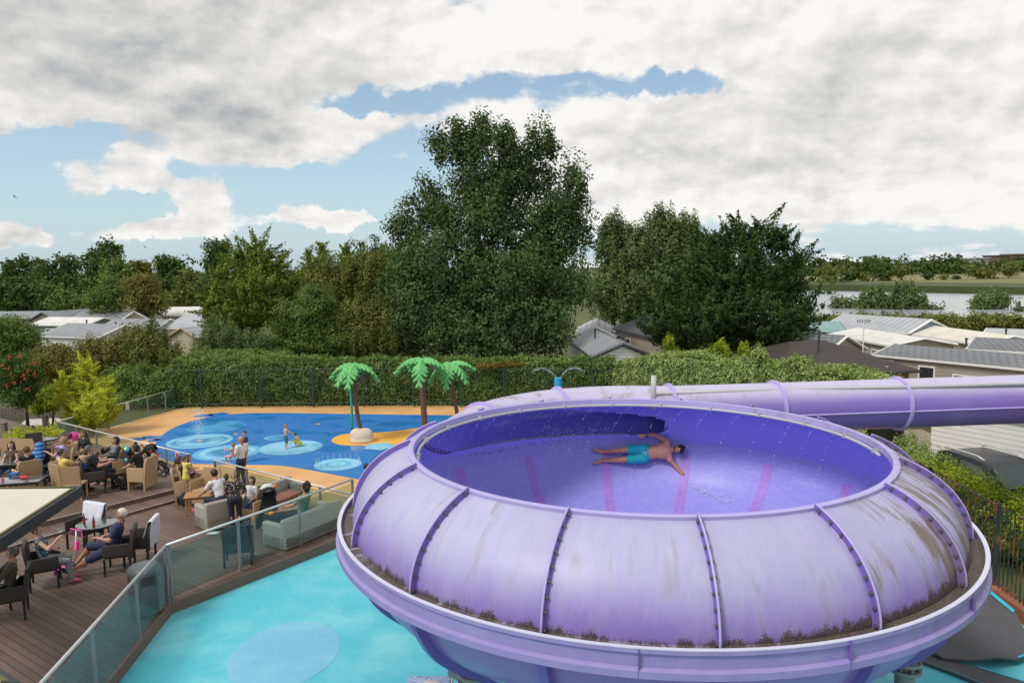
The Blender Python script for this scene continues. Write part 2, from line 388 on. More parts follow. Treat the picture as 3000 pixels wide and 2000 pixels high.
# dark fascia board along the pool side
M_FAS = mat('fascia_brown', (.19, .11, .078), .6, .25, 6)
b = MB()
for A_, B_ in ((C0, C1), (C1, C2)):
    d = (B_-A_); d.z = 0; L = d.length; d.normalize(); n_ = Vector((d.y, -d.x, 0))
    p = [A_-n_*.01, B_-n_*.01, B_+n_*.035, A_+n_*.035]
    b.loft([[Vector((q.x, q.y, .0)) for q in p], [Vector((q.x, q.y, DZ+.02)) for q in p]])
tag(b.build('deck_fascia', M_FAS), kind='structure')
# ------------------------------------------------------------------ lake and far bank
def _water(t, b, v):
    b.inputs['Base Color'].default_value = (.36, .39, .41, 1); b.inputs['Roughness'].default_value = .22; b.inputs['Specular IOR Level'].default_value = .9
    bn = t.new('ShaderNodeBump', i_Strength=.5, i_Distance=.25); t.l.new(t.noise(t.vm('MULTIPLY', v, (.35, 1.3, 1)), 1.4, 4, .6), bn.inputs['Height']); t.l.new(bn.outputs[0], b.inputs['Normal'])
M_WATER = sheet_mat('lake_water', _water)
lake = [W(2150, 936), W(2500, 938), W(2850, 928), W(3000, 928), W(3500, 930), W(3500, 872), W(3000, 864), W(2700, 858), W(2400, 851), W(2150, 846)]
tag(MB().sheet([(p.x, p.y) for p in lake], -.015).build('lake', M_WATER), kind='structure')
b = MB()
bank = [W(2150, 845), W(2400, 850), W(2700, 856), W(3000, 862), W(3500, 872)]; bk = [Vector((p.x*1.15, p.y*1.15, 0)) for p in bank]
M_REED = mat('reeds', (.055, .075, .025), .9, .4, 1.5, bump=.5, bscale=3)
for i in range(len(bank)-1):
    a, c, d, e = bank[i], bank[i+1], bk[i+1], bk[i]
    b.loft([[a, c, d, e], [a+Vector((0, 0, 1.5)), c+Vector((0, 0, 1.5)), d+Vector((0, 0, 1.6)), e+Vector((0, 0, 1.6))]])
tag(b.build('reed_bank', M_REED), kind='stuff', label='dark green reed belt along the far shore of the lake', cat='reeds')
b = MB()
M_MEAD = mat('dry_meadow', (.17, .17, .06), .95, .4, .05, col2=(.26, .19, .09), c2=(.5, .7))
far = [W(2150, 838), W(2400, 840), W(2700, 844), W(3000, 850), W(3500, 860)]
bz = [Vector((p.x*1.0, p.y, .9)) for p in far]; bf = [Vector((p.x*2.0, p.y*2.0, 3.0)) for p in far]
for i in range(4): b.add([bz[i], bz[i+1], bf[i+1], bf[i]], [(0, 1, 2, 3)])
tag(b.build('far_meadow', M_MEAD), kind='structure')
# ------------------------------------------------------------------ bowl slide
S_ = 11.7
BC = Vector((.1744*S_, S_, 0)); ZF = CH-.3276*S_; ZR = CH-.2411*S_; RR = .3135*S_; RF = .4059*S_
FOOT = RF-.20
def uvmesh(name, grid, mats, parent, keep=None, closed=False, flip=False, mi=None):
    # grid: rows x cols of points, with uv = (col, row) in metres stored as a UV map
    nr = len(grid); nc = len(grid[0]); V = np.array([[tuple(p) for p in r] for r in grid]).reshape(-1, 3)
    F = []
    for i in range(nr-1):
        for j in range(nc-1):
            a = i*nc+j; f = (a, a+1, a+nc+1, a+nc)
            if keep is not None:
                c = (V[f[0]]+V[f[1]]+V[f[2]]+V[f[3]])/4
                if not keep(c): continue
            F.append(f[::-1] if flip else f)
    o = np_mesh(name, V, F, mats, parent, True)
    return o
def gel(name, col, fade=None, rough=.32, dirt=1.0, foot=True, wavy=0.0, spec=.5):
    m = bpy.data.materials.new(name); m.use_nodes = True; t = NT(m.node_tree); b = t.n['Principled BSDF']
    g = t.new('ShaderNodeNewGeometry'); P = g.outputs['Position']
    x, y, z = t.sep(t.vm('SUBTRACT', P, tuple(BC)))
    r = t.m('SQRT', t.m('ADD', t.m('MULTIPLY', x, x), t.m('MULTIPLY', y, y)))
    a = t.m('MULTIPLY', t.m('ARCTAN2', y, x), 4.2)
    zz = t.m('SUBTRACT', z, ZF)
    vv = t.comb(a, t.m('MULTIPLY', zz, .22), t.m('MULTIPLY', r, .18))
    streak = t.noise(vv, 5.5, 7, .65, .4); broad = t.noise(t.comb(a, zz, r), .55, 4, .5); fine = t.noise(P, 60, 3, .6); blot = t.noise(P, 2.3, 6, .6)
    c = col
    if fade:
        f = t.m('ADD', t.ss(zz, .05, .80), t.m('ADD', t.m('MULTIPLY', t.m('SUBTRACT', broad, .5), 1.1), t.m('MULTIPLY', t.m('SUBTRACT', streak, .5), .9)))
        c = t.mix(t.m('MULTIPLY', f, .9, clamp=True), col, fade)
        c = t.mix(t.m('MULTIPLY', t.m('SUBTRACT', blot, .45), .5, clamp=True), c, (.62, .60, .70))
    if dirt:
        side = t.m('ADD', .34, t.m('MULTIPLY', t.ss(x, .5, 4.0), 1.3))       # the right-hand panels stand under trees and are dirtier
        s1 = t.m('MULTIPLY', t.m('MULTIPLY', t.ss(t.m('ADD', streak, t.m('MULTIPLY', t.ss(x, 1.2, 4.2), .10)), .50, .70), t.ss(t.m('ADD', broad, t.m('MULTIPLY', t.ss(x, 1.2, 4.2), .12)), .34, .56)), t.m('MULTIPLY', side, 1.15*dirt))
        c = t.mix(s1, c, (.17, .14, .11))
    if foot:
        e = t.m('ADD', zz, t.m('MULTIPLY', t.m('SUBTRACT', streak, .5), -.42)); e = t.m('ADD', e, t.m('MULTIPLY', t.m('SUBTRACT', fine, .5), -.22))
        e = t.m('SUBTRACT', e, t.m('MULTIPLY', t.ss(x, -1.0, 4.2), .13))
        gr = t.m('SUBTRACT', 1.0, t.ss(e, .015, .085))
        gc = t.mix(t.ss(t.noise(P, 55, 2, .7), .5, .72), (.055, .040, .030), (.21, .18, .09))
        c = t.mix(t.m('MULTIPLY', gr, .93), c, gc)
        sp = t.noise(P, 26, 2, .5); sm = t.m('MULTIPLY', t.ss(sp, .70, .74), t.ss(broad, .45, .65))
        c = t.mix(t.m('MULTIPLY', sm, .55), c, (.32, .26, .12))
    t.l.new(c, b.inputs['Base Color']) if not isinstance(c, tuple) else setattr(b.inputs['Base Color'], 'default_value', (*c, 1))
    t.l.new(t.m('ADD', rough, t.m('MULTIPLY', t.m('SUBTRACT', blot, .5), .2)), b.inputs['Roughness'])
    b.inputs['Specular IOR Level'].default_value = spec
    h = t.m('MULTIPLY', t.noise(t.comb(a, t.m('MULTIPLY', zz, .3), 0.0), 3.0, 2, .5), wavy) if wavy else t.m('MULTIPLY', fine, .02)
    bn = t.new('ShaderNodeBump', i_Strength=.35 if wavy else .25, i_Distance=.12 if wavy else .03); t.l.new(h, bn.inputs['Height']); t.l.new(bn.outputs[0], b.inputs['Normal'])
    return m
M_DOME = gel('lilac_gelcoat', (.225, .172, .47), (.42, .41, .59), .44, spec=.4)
M_RIB = gel('purple_flange', (.17, .11, .40), None, .4, .3, False)
M_RIM = gel('pale_lilac_edge', (.40, .36, .66), None, .35, .2, False)
M_BAND = gel('lilac_band', (.27, .22, .49), (.33, .28, .51), .3, .25, False)
M_UNDER = gel('underside_purple', (.30, .15, .42), None, .3, .15, False)
def _wet(t, b, v):
    g = t.new('ShaderNodeNewGeometry'); P = g.outputs['Position']
    x, y, z = t.sep(t.vm('SUBTRACT', P, tuple(BC)))
    a = t.m('MULTIPLY', t.m('ARCTAN2', y, x), 4.2)
    flow = t.noise(t.comb(t.m('MULTIPLY', a, .35), t.m('MULTIPLY', z, 3.0), 0.0), 3.0, 6, .62, .8)
    rip = t.noise(t.comb(t.m('MULTIPLY', a, 1.0), t.m('MULTIPLY', z, 2.2), 1.0), 7.0, 5, .6, .6)
    low = t.ss(z, ZF-.05, ZF-.9)
    low = t.m('SUBTRACT', 1.0, t.ss(z, ZF-1.0, ZF-.1))
    c = t.mix(t.ss(rip, .40, .62), (.27, .25, .66), (.30, .28, .69))
    foam = t.m('MULTIPLY', t.ss(flow, .56, .80), t.ss(x, -3.5, 3.0)); c = t.mix(t.m('MULTIPLY', foam, .38), c, (.60, .60, .82))
    fine = t.noise(P, 16, 4, .7, 1.2); c = t.mix(t.m('MULTIPLY', t.ss(fine, .64, .76), .12), c, (.7, .7, .9))
    t.l.new(c, b.inputs['Base Color']); b.inputs['Roughness'].default_value = .5; b.inputs['Specular IOR Level'].default_value = .4
    b.inputs['Coat Weight'].default_value = .12; b.inputs['Coat Roughness'].default_value = .28
    bn = t.new('ShaderNodeBump', i_Strength=.22, i_Distance=.03); t.l.new(rip, bn.inputs['Height']); t.l.new(bn.outputs[0], b.inputs['Normal'])
M_WET = sheet_mat('wet_purple_bowl', _wet)
M_INNER = gel('inner_dome_purple', (.26, .24, .80), None, .25, 0, False, 1.0, .7)
M_MAG = mat('magenta_stripe', (.34, .19, .58), .5, .35, 9)
M_PIPE = mat('weathered_white_pipe', (.43, .44, .44), .4, .15, 3)
M_BOLT = mat('steel_bolt', (.16, .16, .17), .4, .2, 30, metal=.7)
# tube path
TR_ = .575
tp = [(30, 18.4, 4.02), (22, 18.0, 3.98), (14, 17.6, 3.93), (9, 17.2, 3.90), (6, 16.85, 3.90)]
for az, r_, z_ in ((73, 4.98, 3.92), (81, 4.84, 3.93), (90, 4.76, 3.93), (98, 4.70, 3.92), (106, 4.62, 3.91), (114, 4.50, 3.89), (122, 4.40, 3.86), (130, 4.20, 3.82), (138, 4.02, 3.76), (146, 3.86, 3.70)):
    tp.append((BC.x+r_*cos(radians(az)), BC.y+r_*sin(radians(az)), z_))
def catmull(pts, n=8):
    P = [Vector(p) for p in pts]; P = [P[0]*2-P[1]]+P+[P[-1]*2-P[-2]]; o = []
    for i in range(1, len(P)-2):
        a, b, c, d = P[i-1:i+3]
        for k in range(n):
            t = k/n; o.append(.5*((2*b)+(-a+c)*t+(2*a-5*b+4*c-d)*t*t+(-a+3*b-3*c+d)*t**3))
    o.append(P[-2]); return o
TP = catmull(tp, 12); TPn = np.array([tuple(p) for p in TP])
def tube_dist(c):
    a = TPn[:-1]; d = TPn[1:]-a; t = np.clip(((c-a)*d).sum(1)/(d*d).sum(1), 0, 1)
    return np.sqrt((((a+d*t[:, None])-c)**2).sum(1)).min()
T0 = radians(24)
def dome_r(z, off=0):                     # outer profile
    k = min(1, max(0, (z-ZF)/(ZR-ZF)))
    t_ = math.acos(k*cos(T0)); return RR+(FOOT-RR)*(sin(t_)-sin(T0))/(1-sin(T0))+off
def dome_prof(n, off=0.0):
    o = []
    for i in range(n+1):
        t_ = T0+(pi/2-T0)*i/n; z = ZF+(ZR-ZF)*cos(t_)/cos(T0); r = RR+(FOOT-RR)*(sin(t_)-sin(T0))/(1-sin(T0))
        o.append((r+off, z))
    return o
slide = thing('bowl_slide', 'huge purple bowl water slide with weathered lilac rim and curving tube', 'water slide', (BC.x, BC.y, 0))
def P_(a, r, z): return (r*cos(a), r*sin(a), z)
SEG = pi/8
outer = dome_prof(36); inner = dome_prof(36, -.05)
def keep_w(c): return c[2] < ZF+.10 or tube_dist(np.array([c[0]+BC.x, c[1]+BC.y, c[2]])) > TR_-.005
def keep_in(c):
    return keep_w(c) or c[0] > 3.0 and False
for s in range(16):
    a0 = s*SEG; a1 = a0+SEG; az = math.degrees(a0)
    near_tube = 40 < az < 160
    nc = 90 if near_tube else 24; pr = dome_prof(90 if near_tube else 36)
    G = [[P_(a0+(a1-a0)*j/nc, r, z) for j in range(nc+1)] for r, z in pr]
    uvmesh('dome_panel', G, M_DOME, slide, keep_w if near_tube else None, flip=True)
    Gi = [[P_(a0+(a1-a0)*j/nc, r-.05, z) for j in range(nc+1)] for r, z in pr]
    uvmesh('dome_lining', Gi, M_INNER, slide, keep_w if near_tube else None)
# flanges between panels with bolts
bolt_me = None
for s in range(16):
    a = s*SEG; az = math.degrees(a); b = MB()
    rings = []
    for i, (r, z) in enumerate(outer):
        if 60 < az < 150 and tube_dist(np.array([BC.x+r*cos(a), BC.y+r*sin(a), z])) < TR_+.02:
            if rings: break
            continue
        rn = outer[min(i+1, 36)]; rp = outer[max(i-1, 0)]; tx, tz = rn[0]-rp[0], rn[1]-rp[1]; L = hypot(tx, tz); nx, nz = -tz/L, tx/L
        w = .013; h = .085; q = []
        for (u, hh) in ((-w*2.6, -.006), (-w, .012), (-w, h), (w, h), (w, .012), (w*2.6, -.006)):
            q.append((r*cos(a)+nx*hh*cos(a)-u*sin(a), r*sin(a)+nx*hh*sin(a)+u*cos(a), z+nz*hh*1.0))
        rings.append(q)
    if len(rings) > 2:
        b.loft(rings); fl = b.build('flange', M_RIB, slide, smooth=35)
        # pale bead along the flange crest, its edge highlight put in as colour
        lp = []
        for q in rings: m1, m2 = Vector(q[2]), Vector(q[3]); up = (m1+m2)/2; lp.append(up)
        MB().tube(lp, .0145, 6).build('flange_crest_highlight', M_RIM, fl, smooth=True)
    if az >= 180 and len(rings) > 30 or az in (0, 22.5, 337.5):
        for k in range(9):
            i = int(2+k*33/8); r, z = outer[i]; tx, tz = outer[min(i+1, 36)][0]-outer[i-1][0], outer[min(i+1, 36)][1]-outer[i-1][1]; L = hypot(tx, tz); nx, nz = -tz/L, tx/L
            for sgn in ((-1, 1) if az in (270,) else ((1,) if 180 < az < 270 else (-1,))):
                if bolt_me is None:
                    bb = MB(); bb.lathe([(.026, 0), (.026, .005), (.018, .006), (.018, .024), (.009, .027)], n=10); bo = bb.build('bolt', M_BOLT, fl, smooth=30); bolt_me = bo.data
                else:
                    bo = bpy.data.objects.new('bolt', bolt_me); COL.objects.link(bo); bo.parent = fl
                u = .013*sgn; hb = .046; bo.location = (r*cos(a)+nx*hb*cos(a)-u*sin(a), r*sin(a)+nx*hb*sin(a)+u*cos(a), z+nz*hb)
                bo.rotation_euler = Vector((-sin(a)*sgn, cos(a)*sgn, 0)).to_track_quat('Z', 'Y').to_euler()
# rim lip round the opening (back part is pierced by nothing: a full ring)
def ring_loft(name, prof, m, a0=0, a1=2*pi, n=192, parent=None, closed=True):
    rings = [[P_(a0+(a1-a0)*k/n, r, z) for r, z in prof] for k in range(n+1)]
    b = MB(); b.loft(rings, cap=not closed); return b.build(name, m, parent or slide, smooth=40)
ring_loft('rim_lip', [(RR+.02, ZR-.02), (RR+.03, ZR+.035), (RR-.01, ZR+.05), (RR-.06, ZR+.04), (RR-.065, ZR-.06), (RR-.05, ZR-.07), (RR-.03, ZR-.02)], M_RIM)
# spray pipe under the back of the rim, with clips
pa = [radians(-12+(204*k/120)) for k in range(121)]
ring = [P_(a, RR-.12, ZR-.075) for a in pa]
sp = MB().tube(ring, .026, 10).build('spray_pipe', M_PIPE, slide, smooth=True)
for k in range(13):
    a = radians(-8+16.3*k); b = MB(); b.cbox(P_(a, RR-.10, ZR-.06), (.13, .025, .07), rz=a); b.build('pipe_clip', M_PIPE, slide)
# gutter ring and band
ring_loft('gutter', [(FOOT-.03, ZF+.012), (RF-.02, ZF-.0), (RF-.02, ZF-.03), (FOOT-.03, ZF-.03)], gel('gutter_grime', (.30, .27, .33), None, .6, 1.5, True))
band = [(RF-.035, ZF-.01), (RF-.035, ZF+.055), (RF+.015, ZF+.065), (RF+.02, ZF+.02), (RF-.005, ZF-.005), (RF-.0, ZF-.13), (RF+.045, ZF-.155), (RF+.045, ZF-.23), (RF-.03, ZF-.245), (RF-.06, ZF-.2)]
ring_loft('outer_band', band, M_BAND)
ring_loft('band_edge_highlight', [(RF-.037, ZF+.056), (RF-.037, ZF+.068), (RF+.018, ZF+.072), (RF+.018, ZF+.062)], mat('painted_edge_highlight', (.62, .62, .74), .4, .1))  # pale strip painting in the highlight along the band's top edge
for s in range(9):
    a = radians(-100+26*s); b = MB(); b.box(-.002, -.003, -.24, .049, .003, .07)
    o = b.build('band_joint', M_RIB, slide); o.location = P_(a, RF, ZF); o.rotation_euler = (0, 0, a)
# lower bowl
low = [(FOOT-.05, ZF), (FOOT-.06, ZF-.12), (FOOT-.14, ZF-.42), (FOOT-.42, ZF-.86), (FOOT-.95, ZF-1.28), (3.0, ZF-1.62), (2.2, ZF-1.86), (1.3, ZF-2.02), (.45, ZF-2.08)]
lowc = [tuple(p[:2]) for p in catmull([(r, z, 0) for r, z in low], 6)]
def low_surf(r):                           # height and slope of the inner surface at radius r
    for (r1, z1), (r2, z2) in zip(lowc, lowc[1:]):
        if r2 <= r <= r1: k = (r-r2)/(r1-r2); return z2+(z1-z2)*k, (z1-z2)/(r1-r2)
    return (lowc[0][1], 5) if r > lowc[0][0] else (lowc[-1][1], .1)
N = 192
G = [[P_(2*pi*j/N, r, z) for j in range(N+1)] for r, z in lowc]
uvmesh('lower_bowl', G, M_WET, slide)
lo = [(r+.05, z-.05) for r, z in lowc]; lo[0] = (lo[0][0]+.02, ZF-.01)
G = [[P_(2*pi*j/N, r, z) for j in range(N+1)] for r, z in lo]
uvmesh('bowl_underside', G, M_UNDER, slide, flip=True)
MB().lathe([(.5, ZF-2.14), (.5, ZF-2.6), (.56, ZF-2.62), (.56, .02)], n=24).build('drain_pipe', M_UNDER, slide, smooth=40)
for s in range(16):
    a = s*SEG; b = MB(); rings = []
    for i in range(1, len(lo)-6):
        r, z = lo[i]; tx, tz = lo[i+1][0]-lo[i-1][0], lo[i+1][1]-lo[i-1][1]; L = hypot(tx, tz); nx, nz = -tz/L, tx/L
        w = .05; rings.append([(r*cos(a)+nx*h*cos(a)-u*sin(a), r*sin(a)+nx*h*sin(a)+u*cos(a), z+nz*h) for u, h in ((-w, -.02), (-w, .11), (w, .11), (w, -.02))])
    b.loft(rings); b.build('under_rib', M_RIB, slide, smooth=40)
    # magenta guide stripe on the inner surface
    b = MB(); g = []
    for r, z in lowc[9:44]:
        _, sl = low_surf(r); L = hypot(1, sl); nx, nz = -sl/L*.006, .006/L
        g.append([((r+nx)*cos(a)-u*sin(a), (r+nx)*sin(a)+u*cos(a), z+nz) for u in (-.095, 0, .095)])
    b.loft(g, cap=False, close=False); b.build('guide_stripe', M_MAG, slide, smooth=True)
# tube
M_TUBE = None
def _tube(t, b, v):
    g = t.new('ShaderNodeNewGeometry'); P = g.outputs['Position']; x, y, z = t.sep(P)
    up = t.ss(z, 4.02, 4.38); n = t.noise(t.vm('MULTIPLY', P, (.8, .8, .25)), 4, 6, .65); n2 = t.noise(P, 1.2, 4, .5)  # paler towards the top: light from above painted into the gelcoat colour
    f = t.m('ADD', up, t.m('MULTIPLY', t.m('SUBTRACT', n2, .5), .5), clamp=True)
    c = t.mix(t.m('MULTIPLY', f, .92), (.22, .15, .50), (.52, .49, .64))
    left = t.m('SUBTRACT', 1.0, t.ss(x, 1.0, 9.0))
    d = t.m('MULTIPLY', t.m('MULTIPLY', t.ss(n, .48, .70), t.ss(z, 3.95, 4.3)), t.m('ADD', .15, t.m('MULTIPLY', left, .6))); c = t.mix(d, c, (.26, .22, .20))
    t.l.new(c, b.inputs['Base Color']); b.inputs['Roughness'].default_value = .38
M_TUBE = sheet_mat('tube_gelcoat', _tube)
def inside_dome(c):                        # local coords
    r = hypot(c[0], c[1]); z = c[2]
    if z >= ZR: return r < RR-.0
    if z >= ZF: return r < dome_r(z)-.03
    return r < low_surf(min(r, FOOT-.05))[0]*0+FOOT-.05
def tube_shell(name, R, m, flip):
    N = 60; P = TP; grid = []
    for i, p in enumerate(P):
        d = (P[min(i+1, len(P)-1)]-P[max(i-1, 0)]).normalized(); a = d.cross(Vector((0, 0, 1))).normalized(); b = a.cross(d)
        grid.append([p-BC+(a*cos(2*pi*k/N)+b*sin(2*pi*k/N))*R for k in range(N+1)])
    # finer rows near the bowl
    uvmesh(name, grid, m, slide, lambda c: not inside_dome(c), flip=flip)
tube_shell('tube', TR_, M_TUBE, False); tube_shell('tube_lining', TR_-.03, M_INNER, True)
M_SEAM = mat('tube_flange_lilac', (.42, .34, .68), .4, .25, 8)
for X in (14.6, 9.15, 6.1, 3.55, 1.0, -.6):
    i = min(range(len(TP)), key=lambda k: abs(TP[k].x-X)); p = TP[i]; d = (TP[i+1]-TP[i-1]).normalized(); a = d.cross(Vector((0, 0, 1))).normalized(); b_ = a.cross(d)
    b = MB(); rings = []
    for k in range(48):
        e = a*cos(2*pi*k/48)+b_*sin(2*pi*k/48); q = p-BC
        rings.append([q+e*(TR_-.01)-d*.045, q+e*(TR_+.06)-d*.03, q+e*(TR_+.06)+d*.03, q+e*(TR_-.01)+d*.045])
    ins = [inside_dome(sum((Vector(x) for x in r), Vector())/4) for r in rings]
    if any(ins):
        k0 = next(k for k in range(48) if ins[k-1] and not ins[k]); rings = [rings[(k0+k) % 48] for k in range(48) if not ins[(k0+k) % 48]]
    else: rings = rings+[rings[0]]
    if X < 4:      # start the open ring where it leaves the bowl
        pass
    b.loft(rings, cap=False); fl = b.build('tube_flange', M_SEAM, slide, smooth=30)
# long seam on the camera side of the tube, and the feed pipe
seam = []; pipe = []
for i, p in enumerate(TP):
    if p.x < 3.2: continue
    d = (TP[min(i+1, len(TP)-1)]-TP[max(i-1, 0)]).normalized(); a = Vector((d.y, -d.x, 0)).normalized()
    if a.y > 0: a = -a
    seam.append(p-BC+a*(TR_+.008)+Vector((0, 0, -.08)))
MB().tube(seam, .022, 6).build('tube_seam', M_SEAM, slide, smooth=True)
def feed(px, py, D): q = WD(px, py, D); return (q.x-BC.x, q.y-BC.y, q.z)
MB().tube([feed(1918, 1152, 16.05), feed(2310, 1141, 16.6), feed(2700, 1133, 16.85), feed(3000, 1124, 17.0), feed(3600, 1095, 17.3)], .042, 10).build('feed_pipe', M_PIPE, slide, smooth=True)
a = feed(1915, 1198, 15.5); b_ = feed(1915, 1100, 15.5)
MB().tube([(a[0], a[1], a[2]), (b_[0], b_[1], b_[2])], .055, 12).build('feed_pipe_riser', M_PIPE, slide, smooth=True)
# legs
for (px, py, zt) in ((1480, 2050, 1.9), (2625, 1900, 2.2)):
    pass
# ------------------------------------------------------------------ foliage
def leaf_mat(name, col, col2=None, isl=.45, clump=.35, cs=.9, trans=.3):
    if name in MATS: return MATS[name]
    m = bpy.data.materials.new(name); m.use_nodes = True; t = NT(m.node_tree); b = t.n['Principled BSDF']; o = t.n['Material Output']
    g = t.new('ShaderNodeNewGeometry'); rnd = g.outputs['Random Per Island']
    n = t.noise(g.outputs['Position'], cs, 4, .6); n3 = t.noise(g.outputs['Position'], cs*2.6, 3, .55)
    col2 = col2 or tuple(min(1, x*1.9+.01) for x in col)
    c = t.mix(t.m('ADD', t.m('MULTIPLY', t.m('POWER', rnd, 2.0), .42), t.m('MULTIPLY', t.ss(n3, .36, .66), .58)), col, col2)
    f = t.m('ADD', 1-clump, t.m('MULTIPLY', n, 2*clump)); c = t.mix(1.0, c, t.comb(f, f, f), 'MULTIPLY')
    t.l.new(c, b.inputs['Base Color']); b.inputs['Roughness'].default_value = .62; b.inputs['Specular IOR Level'].default_value = .16
    tr = t.new('ShaderNodeBsdfTranslucent'); t.l.new(t.mix(.5, c, t.mix(1.0, c, (1.3, 1.5, .5), 'MULTIPLY')), tr.inputs[0])
    mx = t.new('ShaderNodeMixShader', i_Fac=trans); t.l.new(b.outputs[0], mx.inputs[1]); t.l.new(tr.outputs[0], mx.inputs[2]); t.l.new(mx.outputs[0], o.inputs[0])
    MATS[name] = m; return m
RG = np.random.default_rng(11)
def unit(a): return a/np.maximum(np.linalg.norm(a, axis=1, keepdims=True), 1e-6)
def leaves(P, Nrm, size, asp=1.6, along=None):
    # one rhombic leaf per point; along = preferred long axis
    n = len(P); r = unit(RG.normal(size=(n, 3)))
    U = (r if along is None else unit(along+r*.45)); Nn = unit(Nrm)
    U = unit(U-Nn*(U*Nn).sum(1, keepdims=True)); V = np.cross(Nn, U)
    s = (size*RG.uniform(.6, 1.35, n))[:, None]; w = s/asp
    A = P-U*s*.5; B = P+V*w*.5+U*s*.05; C = P+U*s*.5; D = P-V*w*.5+U*s*.05
    C = C-Nn*s*.12; A = A-Nn*s*.12
    X = np.stack([A, B, C, D], 1).reshape(-1, 3)
    return X
def crown_pts(lobes, clump, per, dens=1.0, style='broad', inner=.35, flat=1.0):
    Ps, Ns, Al = [], [], []
    for (cx, cy, cz, rx, ry, rz) in lobes:
        area = 4*pi*((rx*ry)**1.6+(rx*rz)**1.6+(ry*rz)**1.6)**(1/1.6)/3**(1/1.6)
        nc = max(3, int(dens*area/(pi*clump*clump)*1.0))
        d = unit(RG.normal(size=(nc, 3)))
        rad = 1-RG.random(nc)**2*.22; isin = RG.random(nc) < inner; rad = np.where(isin, RG.uniform(.35, .85, nc), rad)
        R = np.array([rx, ry, rz]); c = np.array([cx, cy, cz])+d*R*rad[:, None]; out = unit(d/R)
        cr = clump*RG.uniform(.55, 1.35, nc)
        if style == 'upright': sc = np.array([.62, .62, 1.5])
        elif style == 'spiky': sc = None
        else: sc = np.array([1.1, 1.1, .78*flat])
        for k in range(nc):
            m = max(2, int(per*(cr[k]/clump)**2)); q = unit(RG.normal(size=(m, 3)))
            q *= (RG.random(m)**.45)[:, None]*cr[k]
            if sc is not None:
                p = c[k]+q*sc; ax = None
            else:                                # spray pointing outward and up
                a = unit((out[k]*np.array([1, 1, .35])+np.array([0, 0, .55])+RG.normal(size=3)*.22)[None])[0]
                tt = (q@a); side = q-np.outer(tt, a); u = (tt/cr[k]+1)/2
                p = c[k]+np.outer(tt*1.7, a)+side*(1.05-u)[:, None]*.8; ax = a
            Ps.append(p); Ns.append(unit(q+out[k]*cr[k]*.4+np.array([0, 0, .25*cr[k]])+RG.normal(size=(m, 3))*cr[k]*.45)); Al.append(np.tile(ax, (m, 1)) if ax is not None else RG.normal(size=(m, 3)))
    return np.concatenate(Ps), np.concatenate(Ns), np.concatenate(Al)
def foliage(name, parent, lobes, clump, per, size, mat_, dens=1.0, style='broad', inner=.35, asp=1.6, floor=.05, flat=1.0, o=(0, 0, 0), fill=.55):
    P, Nn, Al = crown_pts(lobes, clump, per*1.5, dens*1.15, style, inner, flat)
    k = P[:, 2] > floor; P, Nn, Al = P[k], Nn[k], Al[k]
    X = leaves(P, Nn, size, asp, Al if style == 'spiky' else None)-np.array(o)
    for (cx, cy, cz, rx, ry, rz) in lobes:      # big leaves deep inside the crown
        q = int(4*pi*((rx*ry+rx*rz+ry*rz)/3)/(size*size)*fill*3); q = max(8, min(q, 16000))
        d = unit(RG.normal(size=(q, 3))); p = np.array([cx, cy, cz])+d*np.array([rx, ry, rz])*(.45+.42*RG.random(q))[:, None]
        p = p[p[:, 2] > floor]; X = np.concatenate([X, leaves(p, d[:len(p)]+RG.normal(size=(len(p), 3))*.4, size*1.15, asp)-np.array(o)])
    return np_mesh(name, X, np.arange(len(X)).reshape(-1, 4), mat_, parent)
M_BARK = mat('bark', (.09, .07, .055), .9, .35, 6, bump=.8, bscale=20)
def px_lobes(D, L, depth=.8):               # (px, py, rx px, rz px[, dy metres]) -> world ellipsoids
    o = []
    for q in L:
        dd = D+(q[4] if len(q) > 4 else 0); c = WD(q[0], q[1], dd); k = 1/PX(dd)
        o.append((c.x, c.y, c.z, q[2]*k, max(.5, q[2]*k*depth), q[3]*k))
    return o
def trunk(parent, base, lobes, r, o, limbs=7):
    b = MB(); base = Vector(base); top = max(lobes, key=lambda l: l[2]); T = Vector((top[0]*.5+base.x*.5, top[1]*.5+base.y*.5, top[2]))-base
    pts = [base+T*t+Vector((sin(t*5)*.12, cos(t*4)*.1-.1, 0))*r*2 for t in (0, .12, .3, .5, .7, .88)]
    b.tube([p-Vector(o) for p in pts], [r*1.25, r, r*.82, r*.6, r*.4, r*.18], 10)
    for l in sorted(lobes, key=lambda l: -l[3])[:limbs]:
        c = Vector(l[:3]); k = max(.12, min(.75, (c.z-base.z)*.45/max(T.z, .1))); s_ = base+T*k; mid = (s_+c)/2+Vector((0, 0, .1*(c-s_).length))
        b.tube([s_-Vector(o), mid-Vector(o), c-Vector(o)], [r*.42, r*.28, r*.1], 7)
    return b.build('trunk', M_BARK, parent, smooth=True)
def tree(name, label, cat, D, L, clump, per, size, m, dens=1.0, style='broad', depth=.8, r=.2, base=None, group=None, inner=.35, asp=1.6, flat=1.0, part='crown', limbs=7, fill=.55):
    if D < 75: size *= .74; per *= 1.75
    lobes = px_lobes(D, L, depth)
    if base is None: base = (sum(l[0]*l[3] for l in lobes)/sum(l[3] for l in lobes), D, 0)
    t = thing(name, label, cat, base, 0, group)
    foliage(part, t, lobes, clump, per, size, m, dens, style, inner, asp, .05, flat, base, fill)
    if r: trunk(t, base, lobes, r, base, limbs)
    return t
G_POP = leaf_mat('poplar_leaves', (0.044, 0.077, 0.025), (0.144, 0.205, 0.068), cs=.5)
G_MID = leaf_mat('mid_green_leaves', (0.070, 0.114, 0.025), (0.203, 0.278, 0.068), cs=.6)
